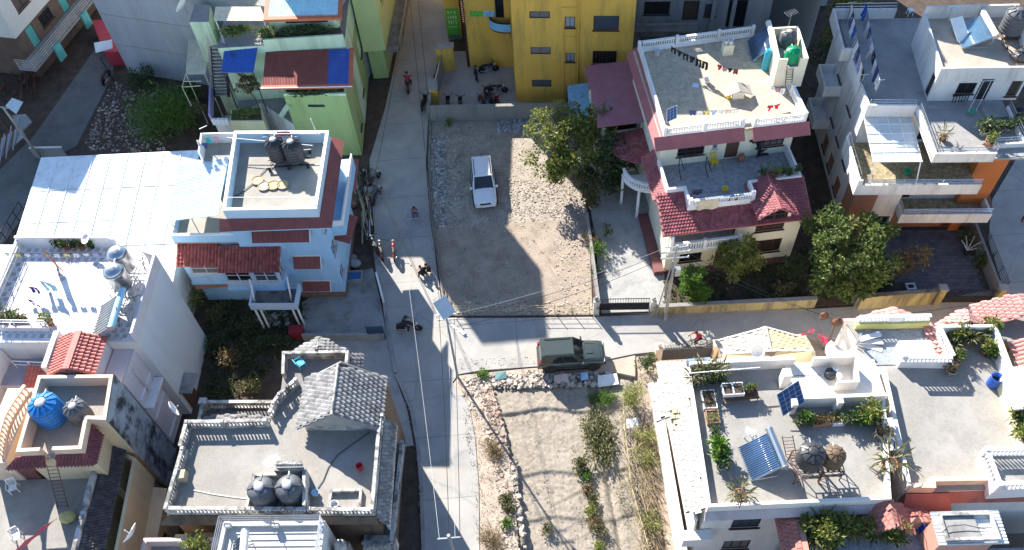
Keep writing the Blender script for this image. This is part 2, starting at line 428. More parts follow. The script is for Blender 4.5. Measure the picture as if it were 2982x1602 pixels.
# ================================================================ shared materials
M_FRAME=plain('window frame white',(.55,.57,.6),.5)
M_BROWN=plain('dark brown timber',(.07,.035,.025),.55)
M_WOOD=plain('door timber',(.11,.055,.035),.55)
M_GLASS=glassmat('dark window glass',(.012,.016,.02),.07)
M_GLASS2=glassmat('window glass with painted sky reflection',(.05,.07,.09),.12); M_GLASS3=glassmat('curtained window glass',(.16,.15,.14),.25); M_GLASS4=glassmat('brown curtained glass',(.07,.05,.04),.2)  # the blue grey glass carries a sky reflection in its colour
M_STEEL=mat('brushed steel',(.55,.56,.58),.28,var=.06,metal=1,bump=0,fine=.03)
M_IRON=plain('black iron',(.025,.025,.028),.5)
M_GALV=mat('galvanised pipe',(.42,.44,.46),.4,var=.1,metal=.8,bump=0,fine=.05)
M_RUST=mat('rusty iron',(.13,.06,.035),.75,var=.3,scale=6)
M_ROAD=mat('concrete road',(.35,.335,.31),.85,var=.14,scale=.55,bump=.12,bscale=40,stain=(.26,.255,.25),stain_amt=.6,stain_scale=.35,fine=.08)
def roadmat():
 n=M_ROAD.node_tree; N=n.nodes; L=n.links; b=N['Principled BSDF']; src=b.inputs['Base Color'].links[0].from_socket
 geo=N.new('ShaderNodeNewGeometry')
 def mul(src,fac,col):
  mx=N.new('ShaderNodeMix'); mx.data_type='RGBA'; L.new(fac,mx.inputs[0]); L.new(src,mx.inputs[6]); mx.inputs[7].default_value=(*col,1); return mx.outputs[2]
 wn=N.new('ShaderNodeTexNoise'); wn.inputs['Scale'].default_value=.8; wn.inputs['Detail'].default_value=5; L.new(geo.outputs['Position'],wn.inputs[0])
 ad=N.new('ShaderNodeVectorMath'); ad.operation='MULTIPLY_ADD'; L.new(wn.outputs['Color'],ad.inputs[0]); ad.inputs[1].default_value=(.9,.9,0); L.new(geo.outputs['Position'],ad.inputs[2])
 v=N.new('ShaderNodeTexVoronoi'); v.feature='DISTANCE_TO_EDGE'; v.inputs['Scale'].default_value=.16; L.new(ad.outputs[0],v.inputs[0])
 r=N.new('ShaderNodeMapRange'); r.inputs[1].default_value=0; r.inputs[2].default_value=.012; r.inputs[3].default_value=.28; r.inputs[4].default_value=0; L.new(v.outputs[0],r.inputs[0]); src=mul(src,r.outputs[0],(.12,.12,.12))
 bk=N.new('ShaderNodeTexBrick'); bk.inputs['Scale'].default_value=1; bk.inputs['Brick Width'].default_value=30; bk.inputs['Row Height'].default_value=4.2; bk.inputs['Mortar Size'].default_value=.03; bk.offset=0; bk.inputs[1].default_value=(0,0,0,1); bk.inputs[2].default_value=(0,0,0,1); bk.inputs[3].default_value=(.55,.55,.55,1); L.new(geo.outputs['Position'],bk.inputs[0]); src=mul(src,bk.outputs[0],(.14,.14,.14))
 t=N.new('ShaderNodeTexNoise'); t.inputs['Scale'].default_value=.25; t.inputs['Detail'].default_value=7; t.inputs['Roughness'].default_value=.65; L.new(geo.outputs['Position'],t.inputs[0])
 r=N.new('ShaderNodeMapRange'); r.inputs[1].default_value=.5; r.inputs[2].default_value=.68; r.inputs[3].default_value=0; r.inputs[4].default_value=.65; L.new(t.outputs[0],r.inputs[0]); src=mul(src,r.outputs[0],(.40,.36,.30))
 L.new(src,b.inputs['Base Color'])
roadmat()
M_COURT=mat('court concrete',(.36,.34,.32),.85,var=.13,scale=.8,stain=(.2,.19,.18),stain_amt=.5,stain_scale=.6)
M_SOIL=mat('dark soil',(.085,.06,.045),.95,var=.35,scale=1.5,bump=.8,bscale=9,fine=.3)
M_DUST=mat('dusty earth',(.33,.265,.205),.95,var=.18,scale=.7,bump=.6,bscale=12,stain=(.22,.16,.12),stain_amt=.6,stain_scale=.8,fine=.2,fine_scale=11)
M_FIELD=mat('dry field soil',(.285,.245,.195),.95,var=.12,scale=.5,bump=.5,bscale=7,stain=(.32,.275,.235),stain_amt=.7,stain_scale=.45,fine=.2,fine_scale=5)
M_GRAVEL=mat('gravelly earth',(.34,.29,.235),.95,var=.25,scale=1.1,bump=.9,bscale=14,fine=.3,fine_scale=9)
M_STONE=mat('rubble stone',(.37,.32,.27),.9,var=.2,island=.45,bump=.3)
M_GSTONE=mat('grey gravel stone',(.36,.35,.34),.9,var=.15,island=.45,bump=.3)
M_BRICKBIT=mat('brick rubble',(.37,.26,.20),.9,var=.2,island=.4,bump=.3)
M_CONC=mat('weathered concrete',(.30,.29,.275),.88,var=.16,scale=.9,stain=(.13,.125,.12),stain_amt=.55,stain_scale=.8)
M_CONCD=mat('dark mouldy concrete',(.17,.16,.15),.9,var=.3,scale=1.3,stain=(.05,.048,.045),stain_amt=.85,stain_scale=1.2,streak=True)
M_DIRTW=mat('dirty boundary wall',(.27,.255,.235),.9,var=.22,scale=.9,stain=(.12,.11,.1),stain_amt=.6,stain_scale=.9,streak=True)
M_CREAM=mat('cream paint',(.80,.74,.56),.75,var=.05,scale=.7,bump=.06,stain=(.6,.54,.4),stain_amt=.4,stain_scale=.8,streak=True,fine=.03)
M_WHITE=mat('white paint',(.80,.79,.77),.7,var=.05,scale=.8,bump=.06,stain=(.55,.53,.5),stain_amt=.4,stain_scale=.9,streak=True,fine=.03)
M_OWHITE=mat('off white paint',(.72,.69,.66),.75,var=.06,scale=.8,bump=.08,stain=(.42,.39,.36),stain_amt=.55,stain_scale=.9,streak=True)
M_PURE=plain('clean white',(.8,.8,.8),.55)
M_PLAST=plain('white plastic',(.75,.75,.74),.4)
leaf_mid=leafmat('leaf mid green',(.06,.10,.022),(.13,.19,.045),(.26,.30,.08))
leaf_dark=leafmat('leaf dark green',(.035,.06,.022),(.07,.11,.038),(.15,.19,.07))
leaf_yel=leafmat('leaf yellow green',(.08,.11,.022),(.19,.225,.05),(.38,.36,.09))
leaf_fresh=leafmat('leaf fresh green',(.045,.11,.015),(.10,.20,.028),(.20,.31,.05))
leaf_dry=leafmat('leaf dry',(.10,.07,.035),(.2,.145,.07),(.33,.26,.13))
leaf_olive=leafmat('leaf olive',(.06,.065,.025),(.13,.135,.055),(.25,.235,.10))
M_BARK=mat('bark',(.11,.085,.065),.9,var=.3,scale=8,bump=.5)
M_STRAW=mat('dry straw',(.22,.165,.10),.85,var=.2,scale=4,island=.4,bump=.2)
# ================================================================ ground, road, lots
def S(*a): return [K2('S',x,y) for x,y in a]
g=MB(); g.box(-260,260,-150,420,-1.2,-.8); struct('ground',g,M_SOIL)
def slab(name,pts,z,m,zb=-.8):
 return struct(name,MB().prism(pts,zb,z),m)
road_l=[(1230,1720),(1228,1602),(1222,1413),(1212,1296),(1193,1191),(1150,1093),(1128,985),(1113,873),(1097,810),(1088,740),(1090,662),(1082,584),(1076,467),(1121,316),(1148,195),(1172,78),(1187,0),(1205,-200)]
road_r=[(1330,-200),(1318,0),(1316,110),(1278,150),(1248,330),(1240,480),(1246,560),(1256,660),(1272,780),(1288,900),(1296,926),(1500,926),(1724,923),(1900,915),(2130,905),(2385,899),(2700,880),(2890,842),(2915,815),(2878,700),(2890,580),(2985,420),(3300,330),(3300,900),(3000,930),(2500,985),(2385,985),(2100,1005),(1850,1030),(1730,1055),(1575,1066),(1400,1078),(1335,1090),(1318,1113),(1366,1179),(1383,1273),(1394,1413),(1396,1602),(1400,1720)]
slab('road',S(*(road_l+road_r)),0,M_ROAD)
# general yards (low, dusty or dark soil)
slab('yard_left',S((-900,-300),(1205,-200),(1187,0),(1172,78),(1148,195),(1121,316),(1076,467),(1082,584),(1090,662),(1088,740),(1097,810),(1113,873),(1128,985),(1150,1093),(1193,1191),(1212,1296),(1222,1413),(1228,1602),(1230,1720),(-700,1720)),-.1,M_SOIL)
slab('yard_right',S((1318,-260),(3400,-300),(3300,330),(2985,420),(2890,580),(2878,700),(2915,815),(2890,842),(2700,880),(2385,899),(2130,905),(1900,915),(1724,923),(1500,926),(1296,926),(1288,900),(1272,780),(1256,660),(1246,560),(1240,480),(1248,330),(1278,150),(1318,105)),-.1,M_SOIL)
slab('yard_south',S((1850,1030),(2100,1005),(2385,985),(2500,985),(3000,930),(3300,900),(3300,1720),(1960,1720)),-.12,M_DUST)
# vacant lot of gravel
slab('vacant_lot',S((1252,340),(1690,335),(1702,520),(1716,700),(1727,916),(1302,918),(1277,780),(1262,660),(1248,480)),-.02,M_GRAVEL)
jr=random.Random(3); slab('plot_ground',S(*[(1262+444*i/40,668-38*i/40+jr.uniform(-9,9)) for i in range(41)],(1727,914),(1304,916)),.0,M_DUST)
# yellow house court, drive of the cream house, paved yard
slab('courtyard',S((1300,150),(1700,140),(1700,318),(1256,322),(1282,152)),-.01,M_COURT)
slab('driveway',S((1752,910),(1745,840),(1735,700),(1722,620),(1715,470),(1880,500),(1935,780),(1935,905)),-.02,mat('driveway concrete',(.34,.335,.32),.88,var=.15,scale=.9,stain=(.2,.19,.18),stain_amt=.5,stain_scale=1.2,fine=.12,fine_scale=30))
slab('garden_soil',S((1937,905),(1935,790),(2290,740),(2420,640),(2600,640),(2600,880)),-.04,M_SOIL)
# lane, upper left
slab('lane',S((-300,900),(-150,640),(95,400),(285,130),(330,110),(330,215),(222,425),(130,470),(60,640),(-60,800)),-.02,mat('lane asphalt',(.16,.155,.15),.9,var=.14,scale=.8,stain=(.1,.095,.09),stain_amt=.6,stain_scale=.5,fine=.12))
slab('rubble_ground',S((222,425),(330,215),(560,235),(585,470),(250,450)),-.05,M_SOIL)
slab('concrete_yard',S((1005,800),(1085,780),(1110,885),(1128,985),(880,985),(880,880)),-.02,mat('yard concrete',(.3,.29,.28),.88,var=.18,scale=.8,stain=(.15,.14,.13),stain_amt=.6,stain_scale=.7))
slab('side_yard',S((960,990),(1128,985),(1150,1093),(1185,1191),(1205,1296),(1170,1300),(1120,1200),(1000,1090)),-.04,M_COURT)
# field, slightly sunk, hand worked beds
def bil(c,u,v):
 a=c[0].lerp(c[1],u); b=c[3].lerp(c[2],u); return a.lerp(b,v)
from mathutils import noise as NZ
FZ=-.42
fc=[K('S',1490,1720,FZ),K('S',1985,1720,FZ),K('S',1845,1085,FZ),K('S',1395,1105,FZ)]
def field_h(p,u,v):
 h=.03*NZ.noise(Vector((p.x*.9,p.y*.9,3)))+.03*NZ.noise(Vector((p.x*2.6,p.y*2.6,1)))+.022*NZ.noise(Vector((p.x*6,p.y*6,5)))
 wob=.35*NZ.noise(Vector((p.x*.35,0,9)))+ (u-.35)*.8*(1-u)
 yy=p.y+wob;
 for e,d,ph in ((FE[0],.15,0),(FE[1],.12,1),(FE[2],.10,2)):
  s=max(-1,min(1,(yy-e)/.11)); h+=d*.5*s
 h+=-.16*math.exp(-((u-.70)/.018)**2)+.08*math.exp(-((u-.655)/.03)**2)
 return h
FE=[K('B3',1080,360,FZ).y,K('B3',1080,830,FZ).y,K('B3',1200,1160,FZ).y]
nu,nv=150,190; vs=[]; fs=[]
for j in range(nv+1):
 for i in range(nu+1):
  u,v=i/nu,j/nv; p=bil(fc,u,v); e=min(u,1-u,v,1-v); vs.append((p.x,p.y,FZ+field_h(p,u,v)*min(1,e*14)))
for j in range(nv):
 for i in range(nu): a=j*(nu+1)+i; fs.append((a,a+1,a+nu+2,a+nu+1))
struct('field',MB().add(vs,fs),M_FIELD,True)
# dusty verge between road and field, and bank above it
slab('verge',S((1320,1115),(1335,1092),(1575,1068),(1730,1057),(1850,1032),(1850,1095),(1780,1080),(1430,1120),(1470,1250),(1500,1450),(1515,1720),(1400,1720),(1396,1602),(1394,1413),(1383,1273),(1366,1179)),-.06,mat('verge earth',(.42,.34,.27),.95,var=.2,scale=1,bump=.6,bscale=10,fine=.2))
slab('back_verge',S((1845,1095),(1850,1032),(1885,1030),(2010,1720),(1965,1720)),-.25,M_DUST)
# loose stones
def scatter(name,regions,m,seed=1):
 rnd=random.Random(seed); b=MB()
 for pts,n,s0,s1,z in regions:
  xs=[p[0] for p in pts]; ys=[p[1] for p in pts]; c=0
  while c<n:
   x=rnd.uniform(min(xs),max(xs)); y=rnd.uniform(min(ys),max(ys))
   if not inpoly((x,y),pts): continue
   c+=1; s=s0+(s1-s0)*rnd.random()**2.2; a=rnd.uniform(0,6.3); ca,sa=math.cos(a)*s,math.sin(a)*s
   vs=[]
   for k in range(8):
    dx=(-1 if k in(0,3,4,7) else 1)*rnd.uniform(.55,1); dy=(-1 if k in(0,1,4,5) else 1)*rnd.uniform(.45,.9); dz=(0 if k<4 else rnd.uniform(.5,1.0))
    if k>3: dx*=.75; dy*=.75
    vs.append((x+dx*ca-dy*sa,y+dx*sa+dy*ca,z-.03+dz*s))
   b.add(vs,[(4,5,6,7),(0,1,5,4),(1,2,6,5),(2,3,7,6),(3,0,4,7)])
 o=b.build(name,m); o['kind']='stuff'; return o
o=scatter('lot_gravel',[(S((1252,360),(1690,370),(1706,660),(1266,690)),3000,.02,.09,-.02),(S((1256,440),(1340,430),(1360,660),(1262,668)),900,.04,.14,-.02),(S((1480,520),(1700,530),(1706,632),(1470,650)),1500,.03,.11,-.02)],M_STONE,3)
o=scatter('lot_rubble_heap',[(S((1450,345),(1660,340),(1660,384),(1450,384)),700,.06,.2,.0),(S((1250,400),(1300,400),(1300,660),(1262,668)),500,.06,.18,.0)],M_GSTONE,4)
o=scatter('plot_stones',[(S((1264,672),(1704,634),(1725,912),(1304,914)),1500,.02,.07,.0),(S((1600,660),(1700,640),(1725,900),(1640,900)),500,.03,.1,.0),(S((1300,880),(1725,880),(1727,914),(1302,916)),700,.03,.12,.0)],M_STONE,5)
o=scatter('roadside_rubble',[(S((1335,1100),(1570,1078),(1780,1085),(1780,1120),(1440,1130),(1380,1130)),900,.05,.22,-.1),(S((1330,1110),(1400,1120),(1470,1250),(1500,1450),(1512,1602),(1470,1602),(1450,1450),(1420,1280),(1360,1180)),750,.04,.17,-.1),(S((1520,1580),(1480,1340),(1500,1340),(1530,1600)),160,.06,.25,-.2)],M_STONE,6)
o=scatter('brick_rubble',[(S((1400,1120),(1440,1130),(1480,1300),(1440,1300)),90,.08,.2,-.1),(S((1390,1160),(1430,1160),(1480,1420),(1450,1420)),90,.07,.2,-.1),(S((1540,640),(1690,560),(1704,632),(1560,660)),250,.03,.08,-.02)],M_BRICKBIT,8)
o=scatter('lane_rubble',[(S((240,420),(325,240),(460,250),(480,440),(260,440)),1100,.04,.16,-.05)],M_STONE,9)
# drain kerbs along the street
def kerb(name,pts,w,h,m,z=0):
 p=S(*pts); return struct(name,MB().strip(p,w,-.3,z+h,False),m)
kerb('drain_kerb_west',[(1150,1093),(1193,1191),(1212,1296),(1222,1413),(1228,1602),(1230,1700)],.22,.10,M_CONC)
kerb('drain_kerb_yard',[(1097,810),(1113,873),(1128,985),(1148,1088)],.2,.12,M_CONC)
kerb('lot_kerb',[(1250,345),(1246,480),(1250,560),(1260,660),(1276,780),(1292,905)],.18,.14,M_DIRTW)

scatter('street_litter',[(S((1076,470),(1100,470),(1120,700),(1110,810),(1090,760)),260,.015,.06,.0),(S((1215,500),(1240,480),(1288,900),(1262,900)),420,.015,.07,.0),(S((1160,1100),(1185,1120),(1235,1500),(1228,1600),(1210,1300)),300,.015,.06,.0),(S((1300,930),(1720,926),(1720,940),(1310,945)),300,.015,.06,.0),(S((1900,915),(2700,882),(2700,894),(1900,930)),300,.015,.06,.0),(S((1340,1040),(1560,1040),(1560,1066),(1340,1085)),300,.015,.07,.0)],M_STONE,31)
# ================================================================ pale blue house beside the street
M_BLUE=mat('pale blue paint',(.36,.58,.78),.75,var=.04,scale=.8,bump=.05,stain=(.27,.43,.58),stain_amt=.6,streak=True,fine=.05,stain_scale=.9)
M_REDSHEET=mat('brown red eave sheet',(.23,.07,.06),.6,var=.15,scale=2)
M_REDTILE=mat('red roof tile',(.33,.085,.07),.6,var=.2,scale=2,objrand=.28,bump=.1)
M_ROOFC=mat('roof terrace concrete',(.33,.305,.26),.88,var=.14,scale=.7,stain=(.26,.24,.21),stain_amt=.6,stain_scale=.9,fine=.07)
M_PALESHEET=mat('pale blue corrugated sheet',(.66,.74,.78),.45,var=.08,scale=1.5,bump=0,streak=False)
M_WSHEET=mat('white painted sheet roof',(.74,.80,.83),.5,var=.06,scale=1,stain=(.45,.5,.52),stain_amt=.5,stain_scale=2.5,bump=.05)
M_STONECLAD=mat('stone plinth',(.24,.15,.10),.9,var=.4,scale=6,bump=.6,bscale=12)
def add(name,label,cat,loc,group=None): return thing(name,label,cat,(loc[0],loc[1],loc[2] if len(loc)>2 else 0),group)
BH=add('blue_house','pale blue three storey house with red eaves and two black tanks on its roof','house',(-15,40))
def bh():
 p=[(-18.1,37.45),(-12.05,36.95),(-11.75,44.0),(-18.3,44.7)]
 def front(w):
  pass
 def side(w):
  for q in ((248,710),(322,900),(388,1085)):
   s,z=onwall(w.A,w.B,(850+q[0]/2.66,380+q[1]/2.66)); w.win(s-.55,s+.55,z-.55,z+.5,cols=2,rows=2)
  w.win(3.4,4.9,6.6,7.9,cols=3,rows=2); w.win(5.4,6.4,6.6,7.9,cols=2,rows=2)
 boxhouse(BH,p,0,8.6,M_BLUE,{0:front,1:side})
 MB().strip(inset(p,-.03),.1,-.1,.55,True).build('plinth',M_STONECLAD,BH)
 flat(BH,'roof_slab',inset(p,.02),8.45,8.62,M_ROOFC)
 parapet(BH,p,8.6,.95,mat('light blue parapet',(.55,.70,.80),.75,var=.05,stain=(.42,.52,.58),stain_amt=.4,streak=True),.16,cap=M_WHITE)
 # pale blue screed inside the parapet and the parapet pillars
 for a in (.33,.66):
  q=Vector(p[3]).lerp(Vector(p[2]),a); MB().box(q.x-.15,q.x+.15,q.y-.42,q.y-.2,8.64,9.45).build('pilaster',M_BLUE,BH)
 # red eaves round front and side
 for n,(a,b,c,d) in enumerate((((-18.6,36.75,8.3),(-11.3,36.1+.25,8.3),(-12.0,36.97,8.75),(-18.6,37.42,8.75)),((-11.3,36.35,8.3),(-10.95,44.3,8.3),(-11.72,44.3,8.75),(-12.0,36.97,8.75)))):
  MB().slab([a,b,c,d],.09).build('eave',M_REDSHEET,BH)
 MB().strip([(-18.6,36.78),(-11.34,36.38),(-10.98,44.3)],.06,8.18,8.3,False).build('eave_fascia',M_BLUE,BH)
 # red sunshades over the windows of the front wall
 fr=Fr(p[0],p[1])
 for (x0,x1,zt,zb,o) in ((1.35,5.15,7.7,7.05,.7),(3.35,5.2,4.7,4.05,.6),(3.3,5.25,1.85,1.3,.5)):
  c=[fr.w(x0,-o,zb),fr.w(x1,-o,zb),fr.w(x1,-.004,zt),fr.w(x0,-.004,zt)]
  a=MB().slab(c,.07).build('sunshade',M_REDSHEET,BH)
  MB().beam(fr.w(x1+.02,-o,zb),fr.w(x1+.02,0,zt),.05,.09).build('trim',M_WHITE,a)
  MB().beam(fr.w(x0,.03,zt+.05),fr.w(x1+.03,.03,zt+.05),.09,.09).build('trim',M_WHITE,a)
  n=int((x1-x0)/.32); rb=MB()
  for i in range(n+1):
   u=x0+(x1-x0)*i/n; rb.beam(fr.w(u,-o,zb+.02),fr.w(u,-.01,zt+.02),.05,.035)
  rb.build('rib',M_REDSHEET,a)
 # left wing: first floor rooms, terrace above
 q=[(-22.4,38.3),(-18.1,37.85),(-18.2,44.7),(-22.4,45.0)]
 boxhouse(BH,[q[0],q[1],q[2],q[3]],0,5.95,M_BLUE)
 flat(BH,'terrace_slab',[(-22.6,38.1),(-17.9,37.65),(-18.12,38.6),(-18.25,44.7),(-22.6,45.0)],5.95,6.08,M_ROOFC)
 parapet(BH,[(-22.6,44.9),(-22.6,38.1),(-17.95,37.66)],6.08,.72,M_BLUE,.12,False)
 MB().strip([(-22.64,44.9),(-22.64,38.06),(-17.95,37.62)],.2,6.8,6.86,False).build('coping',M_WHITE,BH)
 # back room left with laundry terrace
 r=[(-20.6,43.0),(-18.25,42.8),(-18.3,44.7),(-20.7,44.9)]
 boxhouse(BH,r,6.0,8.6,M_BLUE); flat(BH,'roof_slab',inset(r,.02),8.45,8.62,M_ROOFC)
 parapet(BH,[(-18.3,44.71),(-20.7,44.91),(-20.6,43.0)],8.6,.9,M_OWHITE,.12,False)
 # sheet roof on posts above the terrace
 rf=MB().box(-22.2,-22.1,38.2,43.3,8.2,8.3); rf.box(-20.8,-20.7,38.2,43.2,8.27,8.37); fo=rf.build('sheet_frame',M_GALV,BH)
 for x,y in ((-22.15,38.3),(-20.75,38.3),(-22.15,43.2)): MB().tube([(x,y,6.05),(x,y,8.3)],.035,6).build('post',M_GALV,BH)
 a,b,c,d=Vector((-22.35,38.0,8.32)),Vector((-22.35,43.4,8.32)),Vector((-18.75,43.15,8.72)),Vector((-18.75,37.8,8.72))
 sheetroof(BH,[a,b,c,d],M_PALESHEET,5,.13,.022)
 # bays with the red tile roof
 lb=[(-22.3,37.1),(-19.7,36.9),(-19.6,37.9),(-22.3,38.2)]; rb_=[(-19.6,36.3),(-15.75,35.95),(-15.65,37.2),(-19.5,37.55)]
 def lw(w): w.win(.35,w.L-.15,3.75,4.95,cols=2,rows=2,fw=.09)
 def rw(w): w.win(.12,1.95,3.6,4.95,cols=2,rows=2,fw=.09); w.win(2.1,w.L-.1,3.6,4.95,cols=2,rows=2,fw=.09)
 def rs(w): w.win(.15,w.L-.15,3.6,4.95,cols=2,rows=2,fw=.08)
 boxhouse(BH,lb,2.8,5.05,M_BLUE,{0:lw}); boxhouse(BH,rb_,2.8,5.05,M_BLUE,{0:rw,1:rs})
 flat(BH,'bay_floor',inset(lb,-.08),2.65,2.8,M_BLUE); flat(BH,'bay_floor',inset(rb_,-.08),2.65,2.8,M_BLUE)
 tileslope(BH,[(-22.65,36.85,4.98),(-19.75,36.6,4.98),(-19.65,38.0,5.78),(-22.5,38.3,5.78)],M_REDTILE,.24,.27,'roll')
 tileslope(BH,[(-19.72,36.05,4.95),(-15.55,35.7,4.95),(-15.35,37.3,5.82),(-19.6,37.7,5.82)],M_REDTILE,.24,.27,'roll')
 # ground floor left rooms and the balcony on columns
 boxhouse(BH,[(-22.2,37.6),(-18.0,37.2),(-18.0,38.0),(-22.2,38.4)],0,2.7,M_BLUE)
 c=[(-18.0,34.6),(-14.75,34.3),(-14.65,36.1),(-17.95,36.5)]
 flat(BH,'balcony_slab',c,2.45,2.62,M_BLUE)
 parapet(BH,[c[3],c[0],c[1],c[2]],2.62,.45,mat('blue white plaster',(.55,.62,.70),.8,var=.06),.14,False)
 MB().prism(inset(c,.2),2.63,2.66).build('balcony_floor',M_CONCD,BH)
 for x in (-17.7,-15.2): MB().tube([(x,34.9,2.6),(x+.1,35.6,4.6)],.06,8).build('column',M_WHITE,BH,True)
 for x in (-17.8,-17.45,-15.3,-14.95): MB().lathe([(.1,-.1),(.08,.2),(.08,2.2),(.12,2.45)],(x,34.75,0),10).build('column',M_WHITE,BH,True)
 # brown brick band and stone at ground level left
 MB().box(-22.2,-18.2,36.9,37.15,2.25,2.6).build('brick_band',mat('brick band',(.33,.16,.1),.85,var=.25,scale=5),BH)
 # side bay with red awnings
 sb=[(-12.0,38.3),(-11.1,38.3),(-10.75,44.6),(-11.9,44.6)]
 def sw(w): w.win(.8,2.0,6.6,7.8,cols=2,rows=2); w.win(2.7,4.6,6.6,7.8,cols=3,rows=2)
 boxhouse(BH,sb,5.2,6.2,M_BLUE); parapet(BH,[sb[0],sb[1],sb[2]],6.2,.5,M_WHITE,.1,False); flat(BH,'bay_slab',inset(sb,.01),6.05,6.2,M_BLUE)
 MB().slab([(-11.0,38.2,4.4),(-10.55,40.6,4.4),(-11.6,40.6,5.0),(-12.0,38.2,5.0)],.08).build('sunshade',M_REDSHEET,BH)
 # low red roofed lean-to towards the street
 MB().slab([K('M2',1410,525,3),K('M2',1505,525,2.7),K('M2',1525,290,2.7),K('M2',1425,290,3)],.08).build('lean_to_roof',mat('dull red sheet',(.2,.075,.065),.75,var=.2,scale=2),BH)
 for x,y in (K2('M2',1500,515,2.7),K2('M2',1520,300,2.7)): MB().tube([(x,y,0),(x,y,2.7)],.05,6).build('post',M_IRON,BH)
bh()
# white sheet roofs between the houses
WS=add('sheet_roof_shed','long low shed with blown white sheet metal roof left of blue house','shed',(-28,42))
def ws():
 w=MB(); w.prism([(-34.6,40.4),(-23.0,38.9),(-22.9,47.6),(-34.6,48.2)],0,4.5); w.build('wall',M_OWHITE,WS)
 w=MB(); w.prism([(-25.3,35.0),(-23.1,35.0),(-23.0,38.88),(-25.2,39.1)],0,4.3); w.build('wall',M_OWHITE,WS)
 n=9
 for i in range(n):
  x0=-34.9+(12.1)*i/n; x1=-34.9+12.1*(i+1)/n+.04
  MB().slab([(x0,40.0-.08*i,4.55+.05*(i%2)*.2),(x1,40.0-.08*(i+1),4.55+.05*(i%2)*.2),(x1,48.5-.06*(i+1),5.05),(x0,48.5-.06*i,5.05)],.03).build('roofing_sheet',M_WSHEET,WS)
  if i: MB().beam((x0+.02,40.0-.08*i,4.6),(x0+.02,48.45-.06*i,5.09),.07,.05).build('seam_cap',M_WSHEET,WS)
 for y,z in ((42.2,4.72),(45.2,4.91)): MB().beam((-34.8,y,z),(-22.9,y-.6,z-.03),.04,.03).build('lap_strip',mat('dull lap strip',(.4,.43,.45),.6),WS)
 for i in range(3):
  x0=-25.45+.82*i; x1=x0+.85; z=.008*(i%2)
  MB().slab([(x0,34.8,4.25+z),(x1,34.75,4.25+z),(x1,39.6,4.5+z),(x0,39.6,4.5+z)],.03).build('roofing_sheet',M_WSHEET,WS)
ws()
# ================================================================ green terraced building
M_GREEN=mat('light green paint',(.36,.44,.175),.75,var=.08,scale=.8,stain=(.22,.28,.10),stain_amt=.6,streak=True,fine=.05)
M_GREEN2=mat('pale green paint',(.58,.70,.48),.75,var=.06,scale=.8,stain=(.3,.36,.24),stain_amt=.65,streak=True,fine=.05)
M_YGREEN=mat('yellow green paint',(.52,.58,.26),.75,var=.05,scale=.8)
M_ORANGE=mat('orange red trim',(.50,.14,.07),.65,var=.12,scale=1.5)
M_REDC=mat('red corrugated sheet',(.24,.065,.05),.55,var=.14,scale=1.5,bump=0)
M_BLUEC=mat('blue corrugated sheet',(.03,.10,.38),.45,var=.16,scale=1.5,bump=0)
M_TRANSC=mat('translucent blue sheet',(.45,.72,.80),.4,var=.1,scale=2,bump=0)
M_CREAMC=mat('yellowed corrugated sheet',(.66,.60,.46),.55,var=.15,scale=2,bump=0)
M_TILEF=mat('grey terrace floor',(.24,.23,.24),.8,var=.15,scale=1)
M_PURPLE=mat('lilac paint',(.40,.33,.52),.8,var=.1)
GR=add('green_building','tall light green building stepping back in planted terraces','building',(-15,55))
